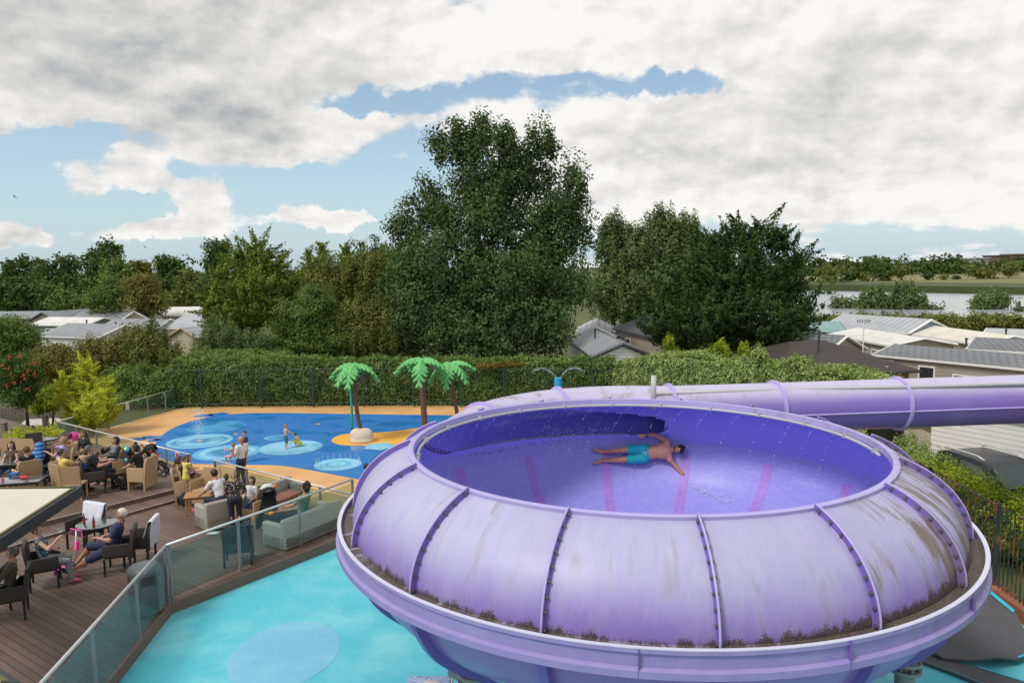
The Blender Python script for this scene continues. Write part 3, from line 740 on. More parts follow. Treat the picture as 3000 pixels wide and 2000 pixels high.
G_OLV = leaf_mat('olive_leaves', (0.093, 0.120, 0.025), (0.250, 0.270, 0.068), cs=.6)
G_DRK = leaf_mat('dark_leaves', (0.040, 0.074, 0.022), (0.118, 0.186, 0.048), cs=.5)
G_CON = leaf_mat('conifer_needles', (0.081, 0.116, 0.018), (0.283, 0.351, 0.062), cs=.5)
G_CYP = leaf_mat('cypress_sprays', (.034, .062, .016), (.085, .145, .038), cs=.5)
G_WIL = leaf_mat('silvery_poplar_leaves', (0.078, 0.114, 0.041), (0.234, 0.296, 0.118), cs=.5)
G_FAR = leaf_mat('far_leaves', (0.051, 0.080, 0.024), (0.117, 0.165, 0.046), cs=.15)
G_BRT = leaf_mat('bright_leaves', (.12, .20, .015), (.42, .46, .04), cs=.8)
G_GLD = leaf_mat('golden_needles', (.34, .40, .03), (.74, .76, .10), cs=.8)
G_HDG = leaf_mat('hedge_leaves', (0.070, 0.129, 0.025), (0.312, 0.414, 0.124), cs=.9, isl=.7)
G_FLW = leaf_mat('flowering_hedge_leaves', (0.132, 0.196, 0.035), (0.524, 0.605, 0.265), cs=1.2)
G_BRN = leaf_mat('brownish_leaves', (0.116, 0.114, 0.028), (0.265, 0.252, 0.068), cs=.6)
# --- the big poplar
tree('poplar_tree', 'very tall dark poplar rising highest of all the trees behind the splash pad', 'tree', 46,
     [(1408, 384, 30, 60), (1338, 392, 26, 62), (1290, 440, 24, 70), (1487, 402, 32, 62), (1560, 418, 32, 62), (1612, 420, 24, 56), (1380, 440, 46, 70), (1410, 500, 110, 120), (1530, 530, 90, 110, 1),
      (1672, 520, 26, 48), (1703, 560, 24, 52), (1640, 610, 70, 70), (1260, 600, 66, 90), (1400, 660, 130, 130, -1), (1550, 700, 120, 120), (1690, 690, 58, 78), (1195, 690, 60, 86),
      (1300, 800, 140, 120, -2), (1480, 840, 150, 130, -2.5), (1620, 830, 112, 110, -1), (1180, 850, 96, 110, -1), (1250, 960, 130, 110, -3), (1420, 980, 150, 110, -3.5), (1590, 960, 96, 92, -3)],
     .72, 44, .235, G_POP, 1.25, 'broad', .62, .45, base=(-2.2, 46.5, 0), asp=1.25, inner=.3, flat=1.5, limbs=14, fill=.34)
# --- row of paler poplars to the right
for i, (x, y, rx, rz, D, lab) in enumerate(((1795, 760, 48, 135, 58, 'nearest the tall dark poplar'), (1865, 775, 46, 128, 57, 'second to the right of the tall dark poplar'), (1938, 735, 54, 122, 59, 'tallest in the middle of its row'), (2010, 740, 46, 108, 60, 'at the right end of its row above the dark cypress'))):
    tree('poplar_tree', 'silvery green poplar ' + lab, 'tree', D, [(x, y, rx*1.15, rz), (x-16, y-62, rx*.6, rz*.6), (x+20, y-rz*.42, rx*.5, rz*.56), (x-4, y+100, rx*1.5, 100, -1.5), (x+30, y+20, rx*.8, rz*.8, 1)], .6, 26, .27, G_WIL, 1.0, 'upright', .8, .22, group='row of silvery poplars', asp=1.5)
# --- dark cypress
tree('cypress_tree', 'broad dense dark green cypress standing before the lake and caravans', 'tree', 41,
     [(2235, 700, 62, 66), (2165, 705, 60, 68), (2100, 740, 66, 66), (2305, 760, 62, 76), (2180, 800, 130, 100, -1), (2040, 830, 84, 80), (2330, 870, 62, 90), (1950, 920, 80, 70, -.5), (2080, 930, 130, 95, -2), (2240, 930, 130, 105, -2), (2340, 965, 46, 56), (1990, 985, 78, 50, -.5), (2260, 1000, 96, 42, -1), (2110, 1000, 110, 48, -1.5)],
     .62, 42, .30, G_CYP, 1.5, 'spiky', .62, .35, base=(12.6, 41.5, 0), asp=2.6, inner=.35)
# --- golden-green conifer left of centre
tree('conifer_tree', 'olive green conifer with ragged drooping sprays left of the splash pad', 'tree', 52,
     [(752, 760, 52, 66), (700, 800, 62, 78), (812, 800, 56, 66), (650, 860, 56, 70), (760, 870, 110, 100, -1), (850, 850, 50, 60), (690, 930, 90, 60, -1), (620, 900, 40, 44)],
     .66, 40, .32, G_CON, 1.5, 'spiky', .7, .3, asp=2.6)
for i, (x, y, rx, rz, D, lab) in enumerate(((944, 800, 34, 80, 60, 'left'), (1016, 800, 40, 84, 58, 'right'), (905, 815, 26, 64, 61, 'shortest, farthest left'))):
    tree('spruce_tree', {'left': 'thin pointed spruce top showing above the thicket, between two others', 'right': 'pointed spruce top nearest the big poplar', 'shortest, farthest left': 'small pointed spruce top beside the olive conifer'}[lab], 'tree', D,
         [(x, y, rx, rz*.62), (x, y-40, rx*.55, 46), (x, y-66, rx*.28, 30), (x, y+60, rx*1.3, 60)], .42, 24, .26, G_CON, 1.2, 'spiky', .9, .15, asp=2.6, group='spruce tops above the thicket')
tree('poplar_tree', 'dark small poplar peeping above thicket left of the big poplar', 'tree', 55, [(1105, 770, 34, 80), (1062, 780, 26, 66), (1140, 770, 34, 60), (1090, 880, 70, 80)], .6, 28, .27, G_DRK, 1.2, 'broad', .8, .2)
# --- thicket between conifer and poplar
tree('broadleaf_tree', 'olive broadleaf tree between the conifer and the big poplar', 'tree', 49, [(1010, 860, 90, 110), (1090, 820, 72, 100), (950, 840, 70, 80), (1040, 960, 110, 90, -1)], .5, 30, .21, G_OLV, 1.3, 'upright', .7, .18)
tree('broadleaf_tree', 'large mid green bushy tree right above the hedge', 'tree', 43, [(905, 960, 86, 92), (860, 1010, 66, 56), (960, 1000, 78, 60), (930, 890, 56, 60), (840, 930, 40, 50)], .42, 34, .17, G_MID, 1.6, 'broad', .8, .18)
tree('broadleaf_tree', 'brownish green bush with upright shoots below the big poplar', 'tree', 43.5, [(1060, 990, 82, 80), (1120, 960, 70, 90), (1160, 1010, 70, 60), (1050, 920, 50, 50)], .42, 30, .17, G_OLV, 1.4, 'upright', .8, .15)
tree('bush', 'pale olive bush with upright twigs between hedge and conifer', 'bush', 42, [(640, 990, 60, 56), (690, 1010, 50, 40), (600, 1020, 44, 36), (760, 1010, 50, 38)], .36, 26, .15, G_WIL, 1.4, 'upright', .8, .06)
tree('bush', 'green flowering bush directly behind the hedge left end', 'bush', 40.5, [(590, 1045, 50, 26), (660, 1050, 60, 26), (740, 1050, 60, 26), (820, 1050, 50, 22)], .3, 24, .13, G_HDG, 1.6, 'broad', .9, 0, part='leaves')
# --- woods to the left, one by one
TL_ = [  # D, lobes, label, material
 (110, [(24, 790, 26, 42), (10, 840, 50, 50)], 'round dark tree at the extreme left of the skyline', G_DRK),
 (112, [(72, 780, 24, 34), (70, 830, 34, 40)], 'small round open-crowned tree on the left skyline', G_DRK),
 (108, [(130, 790, 20, 44), (112, 780, 10, 36)], 'narrow tree with a thin spire on the left skyline', G_DRK),
 (100, [(182, 790, 48, 44), (170, 830, 60, 40)], 'broad dome-shaped dark tree on the left skyline', G_DRK),
 (92, [(322, 745, 38, 44), (280, 775, 36, 54), (290, 840, 64, 70), (350, 800, 30, 50)], 'tallest twin-topped tree of the left woods', G_DRK),
 (84, [(345, 800, 48, 42), (335, 850, 60, 60)], 'rounded lighter green tree before the twin-topped one', G_MID),
 (96, [(395, 790, 38, 36), (430, 800, 20, 46), (390, 830, 50, 50)], 'brown tinged tree right of the rounded green one', G_BRN),
 (104, [(478, 785, 32, 42), (520, 790, 32, 42), (500, 840, 60, 50)], 'loose dark tree standing free on the skyline by the gap', G_DRK),
 (86, [(560, 845, 50, 52), (530, 880, 40, 40)], 'olive tree left of the dark upright one, behind white caravans', G_OLV),
 (66, [(634, 770, 44, 70), (620, 850, 48, 70), (650, 740, 26, 40)], 'dark upright tree close behind the olive conifer', G_DRK),
 (80, [(60, 860, 66, 52), (130, 870, 56, 52), (20, 880, 40, 50)], 'wide low dark tree above the leftmost caravan', G_DRK),
 (76, [(190, 880, 48, 44), (215, 900, 40, 32)], 'mid green tree behind the grey caravan roofs', G_MID),
 (72, [(330, 870, 60, 56), (290, 890, 40, 40)], 'deep green tree beside the floodlight mast', G_MID),
 (70, [(420, 860, 66, 66), (440, 900, 50, 40)], 'dense brownish tree over the beige caravan gable', G_BRN),
 (90, [(480, 890, 50, 40), (560, 900, 60, 36)], 'low dark tree under the skyline gap', G_MID),
]
for i, (D, L, lab, m) in enumerate(TL_):
    tree('broadleaf_tree', lab, 'tree', D, L, .6*D/80+.25, 22, .34*D/80+.06, m, 1.25, 'broad', .8, .25, group='trees of the left woods')
# --- left middle bushes behind the deck
tree('bush', 'large dark bush rising at the left edge before the caravans', 'bush', 48, [(30, 990, 60, 66), (80, 1000, 46, 56), (30, 1060, 80, 70)], .45, 30, .18, G_MID, 1.5, 'broad', .9, .12)
tree('bush', 'brownish shrub behind the rowan tree', 'bush', 43, [(170, 1060, 66, 66), (110, 1090, 60, 60), (230, 1070, 50, 50), (150, 1140, 60, 50)], .42, 28, .16, G_BRN, 1.5, 'broad', .9, .1)
tree('bush', 'rust and green shrub with upright twigs behind the golden conifer', 'bush', 42, [(320, 1050, 66, 66), (380, 1020, 50, 66), (260, 1040, 50, 50), (300, 1120, 70, 50)], .4, 28, .16, G_BRN, 1.5, 'upright', .9, .1)
tree('bush', 'tall twiggy olive shrub reaching above the caravan roofs', 'bush', 41, [(450, 1010, 46, 76), (410, 1040, 50, 66), (490, 1060, 46, 66), (440, 1100, 80, 60)], .4, 28, .16, G_OLV, 1.5, 'upright', .9, .1)
tree('bush', 'leafy mid green shrub behind the glass fence corner', 'bush', 39.5, [(400, 1110, 60, 44), (470, 1120, 50, 44), (350, 1110, 40, 40), (520, 1100, 40, 50), (430, 1160, 90, 30)], .34, 26, .14, G_HDG, 1.6, 'broad', .9, .08)
tree('bush', 'bright green bush left of the golden conifer', 'bush', 33.5, [(150, 1170, 36, 36), (120, 1185, 26, 26), (172, 1150, 24, 30)], .26, 28, .12, G_BRT, 1.6, 'broad', .9, .06)
tree('golden_conifer', 'bright yellow green conifer shaped like a flame beside the glass fence', 'conifer', 32.5, [(254, 1082, 14, 40), (250, 1125, 32, 52), (298, 1140, 28, 48), (268, 1188, 56, 52), (228, 1195, 34, 50), (316, 1180, 24, 44), (270, 1215, 66, 40)], .26, 34, .15, G_GLD, 1.6, 'spiky', .9, .08, asp=3)
tree('grass_clump', 'tall yellow ornamental grass left of the golden conifer', 'grass clump', 32, [(192, 1130, 16, 40), (180, 1150, 14, 34)], .2, 30, .3, G_GLD, 1.6, 'spiky', .9, 0, part='leaves', asp=9)
tree('grass_clump', 'yellow spiky plant in front of the golden conifer behind the glass', 'grass clump', 30.5, [(262, 1185, 34, 30), (290, 1175, 14, 36)], .2, 20, .34, G_GLD, 1.3, 'spiky', .9, 0, part='leaves', asp=9)
M_BERRY = mat('rowan_berries', (.55, .06, .02), .4, .2)
rw = tree('rowan_tree', 'slender rowan tree with orange-red berries at the left behind the terrace', 'tree', 31, [(60, 1085, 50, 50), (30, 1130, 36, 50), (90, 1120, 30, 50), (60, 1160, 46, 40)], .3, 24, .13, G_DRK, 1.3, 'broad', .9, .07, base=tuple(W(82, 1252)), limbs=6)
o_ = rw.location; b = MB()
for (x, y) in ((28, 1046), (58, 1045), (8, 1070), (24, 1076), (97, 1066), (104, 1062), (83, 1086), (30, 1098), (103, 1096), (68, 1100), (38, 1120), (82, 1140), (16, 1130), (70, 1112)):
    c = WD(x, y, 30.2)
    for k in range(6): q = c+Vector((random.gauss(0, .05), random.gauss(0, .05), random.gauss(0, .04)))-Vector(o_); b.ball(q, .024, 6)
b.build('berries', M_BERRY, rw, smooth=True)
# --- long hedge behind the splash pad
def hedge(name, label, path, depth, size, per_m2, m, bulge=.15, mesh=None):
    # path: list of (x, y, height); leaves on front, top and back faces
    pts = [Vector(p) for p in path]; base = (pts[0].x, pts[0].y, 0)
    t = thing(name, label, 'hedge', base); Ps, Ns = [], []
    for a, c in zip(pts, pts[1:]):
        d = Vector((c.x-a.x, c.y-a.y, 0)); L = d.length; d.normalize(); n = np.array([d.y, -d.x, 0])
        if n[1] > 0: n = -n
        for kind in ('f', 't', 'b'):
            A = L*(depth if kind == 't' else (a.z+c.z)/2); k = int(A*per_m2*(1 if kind != 'b' else .35)); u = RG.random(k); v = RG.random(k)
            H = a.z+(c.z-a.z)*u; P = np.array([a.x, a.y, 0])+np.outer(u*L, np.array(d))
            wob = np.sin(P[:, 0]*1.7+1)*.06+np.sin(P[:, 0]*4.1)*.04
            if kind == 'f': z = v*H; P = P+np.outer(bulge*np.sin(v*pi*.9)+RG.normal(size=k)*.07, n); nn = n*1.0
            elif kind == 'b': z = v*H; P = P-np.outer(depth+RG.normal(size=k)*.07, n); nn = -n
            else: z = H+wob+RG.normal(size=k)*.07+np.abs(RG.normal(size=k)*.06); P = P-np.outer(v*depth, n); nn = np.array([0, 0, 1.])
            P[:, 2] = z; Ps.append(P); Ns.append(np.tile(nn, (k, 1))+RG.normal(size=(k, 3))*.6)
    X = leaves(np.concatenate(Ps), np.concatenate(Ns), size, 1.5)-np.array(base)
    np_mesh('leaves', X, np.arange(len(X)).reshape(-1, 4), m, t)
    b = MB()                                  # twiggy core
    for a, c in zip(pts, pts[1:]):
        d = Vector((c.x-a.x, c.y-a.y, 0)).normalized(); n = Vector((d.y, -d.x, 0)); n = -n if n.y > 0 else n; s_ = -n*depth
        q = [a, c, c+s_, a+s_]; q = [Vector((p.x-base[0], p.y-base[1], 0)) for p in q]
        b.loft([q, [Vector((p.x, p.y, h-.12)) for p, h in zip(q, (a.z, c.z, c.z, a.z))]])
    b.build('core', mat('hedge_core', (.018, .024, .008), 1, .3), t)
    return t
H0 = W(520, 1196); H1 = W(1290, 1187); H2 = Vector((4.2, 37.5, 0)); 
hz_ = [(H0.x-.4, H0.y+.3, 2.35), (W(700, 1190).x, W(700, 1190).y, 2.4), (W(1000, 1188).x, W(1000, 1188).y, 2.35), (H1.x, H1.y, 2.3), (5.2, 37.2, 2.35)]
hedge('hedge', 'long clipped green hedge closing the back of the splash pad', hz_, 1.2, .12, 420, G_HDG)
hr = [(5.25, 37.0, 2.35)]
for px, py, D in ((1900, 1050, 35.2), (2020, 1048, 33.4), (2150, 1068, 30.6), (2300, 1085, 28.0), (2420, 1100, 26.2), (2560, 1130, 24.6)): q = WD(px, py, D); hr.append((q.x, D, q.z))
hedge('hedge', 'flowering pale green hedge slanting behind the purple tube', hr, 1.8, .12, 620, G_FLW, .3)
for (px, py, D, s) in ((1960, 1010, 36.5, 22), (2100, 1040, 33.5, 30), (2120, 1020, 33, 16), (2180, 1030, 32.5, 20), (2225, 1050, 29.5, 30), (2180, 1075, 30, 30), (2330, 1066, 27.6, 18), (2360, 1075, 27, 22), (2300, 1080, 28, 22)):
    lab = {1960: 'small yellow green shoot above the hedge near the grey caravan', 2100: 'leafy shoot tallest above the slanting hedge', 2120: 'light green sprig beside the tallest hedge shoot', 2180: 'round topped sprig rising from the slanting hedge', 2225: 'bushy shoot before the brown cabin roof', 2330: 'thin grassy shoot before the brown roof', 2360: 'slender yellow shoot leaning before the brown roof', 2300: 'low pale shoot near the purple tube joint'}[px]
    if (px, py) == (2180, 1075): lab = 'white speckled bush low in the slanting hedge'
    tree('shrub', lab, 'shrub', D, [(px, py, s*.7, s), (px+8, py+20, s, s*.8), (px-5, py+45, s*1.1, s)], .2, 20, .13, G_BRT if py < 1060 and px < 2200 else G_FLW, 1.6, 'upright', .9, .025, part='leaves', group='shoots above the slanting hedge')
# orange flowering tops over the hedge behind the third palm
tree('bush', 'orange flecked ivy clump along the hedge top behind the right palm', 'bush', 38.0, [(1440, 1068, 44, 8), (1500, 1066, 36, 8)], .2, 12, .1, leaf_mat('orange_ivy', (.10, .10, .02), (.34, .20, .03)), 1.6, 'broad', .9, 0, part='leaves')
# green mesh fence in front of the hedge
M_MESH = mat('dark_green_metal', (.012, .05, .045), .5, .1)
def railing(name, label, pts, h, step, bar, m, post=2.5, cat='fence', rails=(.12, 1.0), group=None):
    t = thing(name, label, cat, tuple(pts[0][:2])+(0,), 0, group); o = Vector((pts[0][0], pts[0][1], 0))
    bb = MB(); rb = MB()
    for A, B in zip(pts, pts[1:]):
        A = Vector(A)-o; B = Vector(B)-o; L = (B-A).length; n = max(1, int(L/step)); d = (B-A).normalized()
        for i in range(n):
            p = A+(B-A)*(i/n); bb.cbox((p.x, p.y, p.z+h/2), (bar, bar, h))
        for k in rails:
            a_ = A+Vector((0, 0, h*k)); c_ = B+Vector((0, 0, h*k)); rb.tube([a_, c_], bar*1.1, 4)
        m_ = max(1, round(L/post))
        for i in range(m_):
            p = A+(B-A)*((i+.5)/m_); MB().cbox((p.x, p.y, p.z+h*.5+.03), (.07, .07, h+.06)).build('post', m, t)
    bb.build('bars', m, t); rb.build('rail', m, t)
    return t
fp = [(p[0], p[1]-.42, 0) for p in hz_[:4]]+[(5.1, 36.8, 0)]
railing('mesh_fence', 'dark green metal bar fence in front of the long hedge', fp, 2.0, .16, .014, M_MESH)
railing('mesh_fence', 'dark green metal bar fence before the slanting hedge behind the tube', [(5.1, 36.8, 0), (8.2, 33.2, 0), (11.2, 29.2, 0)], 2.0, .16, .014, M_MESH)
# --- right foreground shrub behind the railings
tree('bush', 'big yellow green bush between the car and the purple bowl', 'bush', 19.5,
     [(2760, 1400, 70, 60, 1.5), (2840, 1440, 90, 70, 0), (2930, 1500, 100, 80, -1), (2860, 1530, 90, 80, -.6), (2990, 1570, 90, 90, -2), (2700, 1360, 50, 36, 2.5), (2800, 1500, 60, 70, 0)], .34, 40, .095, G_BRT, 1.9, 'broad', .7, .05, base=(11.2, 19.6, 0), inner=.35)
tree('bush', 'deep green hedge bush behind the rusty railings at the right edge', 'bush', 17.5,
     [(2950, 1620, 110, 120), (2880, 1600, 60, 90, .8), (3060, 1680, 110, 120, -.8), (2960, 1700, 80, 70), (2880, 1680, 40, 60, .7)], .32, 40, .09, G_CYP, 1.9, 'broad', .7, .04, base=(11.8, 17.6, 0))
tree('bush', 'white flowering weedy bush beside the bowl rim at right', 'bush', 23, [(2650, 1310, 50, 34, 2), (2690, 1340, 60, 34, 0), (2600, 1290, 40, 26, 3), (2730, 1370, 50, 40, -1.5)], .26, 26, .09, G_FLW, 1.6, 'upright', .8, .03)
# --- lakeside
LK = [(118, [(2470, 900, 40, 36), (2440, 920, 30, 24)], 'low willow at the left of the lakeside thicket'), (116, [(2560, 880, 44, 46), (2530, 905, 40, 34)], 'rounded willow in the lakeside thicket'),
      (114, [(2650, 870, 46, 52), (2620, 900, 50, 40), (2690, 890, 30, 34)], 'tallest grey green willow of the lakeside thicket'), (112, [(2735, 915, 36, 24), (2700, 925, 40, 22)], 'low bush at the right end of the lakeside thicket'),
      (112, [(2900, 885, 54, 36), (2880, 905, 44, 26), (2930, 880, 30, 30)], 'lone rounded bush standing before the open lake'), (105, [(2990, 915, 24, 20)], 'small bush on the near shore at the right edge')]
for D, L, lab in LK: tree('lakeside_bush', lab, 'bush', D, L, .95, 24, .42, G_WIL, 1.4, 'upright', .8, .15, group='bushes along the near lake shore')
tree('scrub', 'long strip of rough bramble scrub between caravans and lake', 'scrub', 88, [(2420+i*60, 945+6*sin(i*2.1), 50, 26, -i*1.5) for i in range(12)], .8, 26, .34, G_OLV, 1.4, 'broad', .9, 0, part='leaves')
# far wood across the lake: one mass, and single trees in front of it
L = []
for i in range(120):
    x = 2290+i*9+random.uniform(-6, 6); D = random.uniform(300, 380); y = 789-(x-2300)*.010+random.uniform(-14, 18)+(12 if x > 2825 else 0); L.append((x, y, random.uniform(20, 34), random.uniform(14, 30), D-300))
lobes = px_lobes(300, L, .8); P, Nn, Al = crown_pts(lobes, 2.3, 16, 1.1)
X = leaves(P, Nn, 1.6, 1.3)
tag(np_mesh('far_wood', X, np.arange(len(X)).reshape(-1, 4), G_FAR), 'low continuous wood along the horizon beyond the lake', 'wood', kind='stuff')
for i, (x, y, rx, rz) in enumerate(((2430, 800, 36, 26), (2495, 805, 26, 20), (2530, 812, 22, 16), (2590, 796, 28, 32), (2640, 790, 24, 24), (2720, 808, 16, 12), (2765, 812, 14, 10), (2805, 815, 13, 10), (2872, 798, 34, 20), (2915, 826, 20, 16), (2960, 790, 24, 24))):
    tree('far_tree', ('round dark bush', 'wide olive bush', 'small low bush', 'tall pointed bush')[i % 4]+(' at the left end of the far meadow', ' second along the far meadow', ' third along the far meadow', ' highest on the far meadow', ' right of the highest one on the far meadow', ' left of three small ones on the far meadow', ' in the middle of three small ones on the far meadow', ' right of three small ones on the far meadow', ' on the far meadow above the lone lake bush', ' alone nearest the far reed belt', ' at the right edge of the far meadow')[i], 'bush', 238, [(x, y, rx, rz)], 1.5, 16, .9, G_FAR if i % 2 else G_OLV, 1.0, 'broad', .8, 0, part='leaves', group='bushes on the far meadow')
# broader woods closing the view on the left and behind the trees
L = [(x, 850+random.uniform(-10, 10), 60, random.uniform(28, 44), random.uniform(-20, 30)) for x in range(-300, 2500, 55)]
lobes = px_lobes(190, L, .8); P, Nn, Al = crown_pts(lobes, 2.2, 11, .7); X = leaves(P, Nn, 1.5, 1.4)
tag(np_mesh('distant_wood', X, np.arange(len(X)).reshape(-1, 4), G_FAR), 'dark distant wood seen through gaps between the nearer trees', 'wood', kind='stuff')
# ------------------------------------------------------------------ caravans and buildings
def clad(name, col, step=.16):
    if name in MATS: return MATS[name]
    def fn(t, b, v):
        x, y, z = t.sep(v); fr = t.m('FRACT', t.m('DIVIDE', z, step)); n = t.noise(v, 1.2, 5, .6)
        c = t.mix(t.m('MULTIPLY', t.ss(n, .45, .75), .35), col, tuple(k*.72 for k in col)); c = t.mix(t.m('LESS_THAN', fr, .12), c, tuple(k*.45 for k in col))
        t.l.new(c, b.inputs['Base Color']); b.inputs['Roughness'].default_value = .6
        bn = t.new('ShaderNodeBump', i_Strength=.6, i_Distance=.03); t.l.new(fr, bn.inputs['Height']); t.l.new(bn.outputs[0], b.inputs['Normal'])
    MATS[name] = sheet_mat(name, fn); return MATS[name]
def rooft(name, col, kind='flat'):
    if name in MATS: return MATS[name]
    def fn(t, b, v):
        x, y, z = t.sep(v); n = t.noise(v, .9, 6, .65); n2 = t.noise(v, 14, 3, .6)
        c = t.mix(t.m('MULTIPLY', t.ss(n, .4, .7), .5), col, tuple(k*.6 for k in col)); c = t.mix(t.m('MULTIPLY', t.ss(n2, .6, .8), .3), c, tuple(min(1, k*1.5) for k in col))
        if kind == 'tile':
            ry = t.m('DIVIDE', y, .33); row = t.m('FLOOR', ry); fy = t.m('FRACT', ry); fx = t.m('FRACT', t.m('ADD', t.m('DIVIDE', x, .33), t.m('MULTIPLY', row, .5)))
            g = t.m('MAXIMUM', t.m('LESS_THAN', fy, .22), t.m('MULTIPLY', t.m('LESS_THAN', fx, .3), .6)); c = t.mix(t.m('MULTIPLY', g, .75), c, tuple(k*.25 for k in col))
        if kind == 'rib':
            fx = t.m('FRACT', t.m('DIVIDE', x, .45)); c = t.mix(t.m('MULTIPLY', t.m('LESS_THAN', fx, .25), .6), c, tuple(k*.45 for k in col))
        t.l.new(c, b.inputs['Base Color']); b.inputs['Roughness'].default_value = .55
    MATS[name] = sheet_mat(name, fn); return MATS[name]
M_TRIM = mat('white_trim', (.72, .72, .69), .5, .08); M_GLASS = mat('window_glass', (.03, .035, .04), .08, .1, spec=.9); M_CURT = mat('curtain', (.30, .31, .32), .8, .3, 20, stretch=(12, 12, .3))
M_DTRIM = mat('dark_trim', (.05, .05, .055), .5, .1)
def caravan(name, label, eL, eR, ze, zr, width, wallc, roofc, windows=(), trim=None, side=1, base=.45, group='static caravans', over=.12, flues=(), hip=0, cat='caravan', door=None):
    # eL, eR: photo positions of the two ends of the near eave
    A = W(*eL, ze); B = W(*eR, ze); d = Vector((B.x-A.x, B.y-A.y, 0)); L = d.length; rz = atan2(d.y, d.x)
    t = thing(name, label, cat, (A.x, A.y, 0), rz, group)
    b = MB(); b.box(0, 0, base, L, width, ze); w_ = b.build('wall', wallc, t)
    if not hip:
        b = MB()
        for x in (0.0, L): b = MB(); b.loft([[(x-.003, 0, ze), (x-.003, width, ze), (x-.003, width/2, zr-.03)], [(x+.003, 0, ze), (x+.003, width, ze), (x+.003, width/2, zr-.03)]]); b.build('gable', wallc, t)
    b = MB(); o = over; h = hip*width/2
    s_ = (zr-ze)/(width/2)
    for sg in (0, 1):
        y0 = -o if sg == 0 else width+o; q = [(-o, y0, ze-o*s_), (L+o, y0, ze-o*s_), (L+o-h, width/2, zr), (-o+h, width/2, zr)]
        if sg: q = q[::-1]
        b.loft([q, [(p[0], p[1], p[2]+.06) for p in q]])
    if hip:
        for x0, x1 in ((-o, -o+h), (L+o, L+o-h)):
            q = [(x0, width+o, ze-o*s_), (x0, -o, ze-o*s_), (x1, width/2, zr)]
            if x0 > 0: q = q[::-1]
            b.loft([[(p[0], p[1], p[2]+.002) for p in q], [(p[0], p[1], p[2]+.062) for p in q]])
    rf = b.build('roof', roofc, t)
    tr = trim or M_TRIM
    b = MB()
    for x in ((-o, L+o) if not hip else ()):
        for y0, y1 in ((-o, width/2), (width+o, width/2)):
            b.tube([(x, y0, ze-o*s_+.0), (x, y1, zr+.0)], .085, 4)
    b.box(-o, -o-.06, ze-o*s_-.05, L+o, -o-.005, ze-o*s_+.045); b.box(-o, width+o+.005, ze-o*s_-.05, L+o, width+o+.06, ze-o*s_+.045)
    b.build('roof_trim', tr, t)
    b = MB(); b.box(.15, .12, 0, L-.15, width-.12, base+.002); b.build('skirting', mat('skirting', (.16, .14, .12), .8, .3), t)
    for wd in windows:
        f_, wx, wz, ww, wh = wd[:5]                 # face: 'n' near long side, 'r' right end, 'l' left end; centre and size in metres
        cx, cy, rr = {'n': (wx, 0, 0), 'r': (L, wx, pi/2), 'l': (0, wx, -pi/2)}[f_]
        fr = MB(); 
        for (u0, v0, u1, v1) in ((-ww/2-.07, -wh/2-.07, ww/2+.07, -wh/2), (-ww/2-.07, wh/2, ww/2+.07, wh/2+.07), (-ww/2-.07, -wh/2, -ww/2, wh/2), (ww/2, -wh/2, ww/2+.07, wh/2)): fr.box(u0, -.05, v0, u1, .01, v1)
        if ww > .9: fr.box(-.03, -.04, -wh/2, .03, .0, wh/2)
        wo = fr.build('window', M_TRIM, t); wo.location = (cx, cy, wz); wo.rotation_euler = (0, 0, rr)
        MB().box(-ww/2, -.02, -wh/2, ww/2, -.004, wh/2).build('pane', M_CURT if len(wd) > 5 else M_GLASS, wo)
    for (fx, fy, fh) in flues:
        z0 = ze+s_*min(fy, width-fy); MB().lathe([(.09, -.05), (.09, .02), (.05, .03), (.05, fh), (.08, fh+.01), (.08, fh+.06), (.02, fh+.1)], (fx, fy, z0), 10).build('flue', M_DTRIM, t, smooth=30)
    return t
CREAM = clad('cream_cladding', (.50, .44, .33)); BEIGE = clad('beige_cladding', (.40, .345, .27)); BLUEW = clad('blue_cladding', (.24, .32, .40)); WHITE = clad('white_cladding', (.80, .80, .77)); GREENW = clad('green_cladding', (.16, .24, .17)); YELW = clad('yellow_cream_cladding', (.52, .43, .27)); TIMB = clad('timber_cladding', (.24, .085, .035))
R_GREY = rooft('grey_roof', (.24, .25, .27)); R_TILE = rooft('grey_tiled_roof', (.20, .205, .22), 'tile'); R_WHITE = rooft('white_roof', (.66, .65, .61)); R_CRM = rooft('cream_roof', (.66, .62, .52)); R_TEAL = rooft('teal_roof', (.22, .36, .35)); R_BRN = rooft('brown_shingle_roof', (.040, .028, .025)); R_DK = rooft('dark_roof', (.07, .07, .075)); R_PALE = rooft('pale_grey_roof', (.42, .43, .45), 'rib')
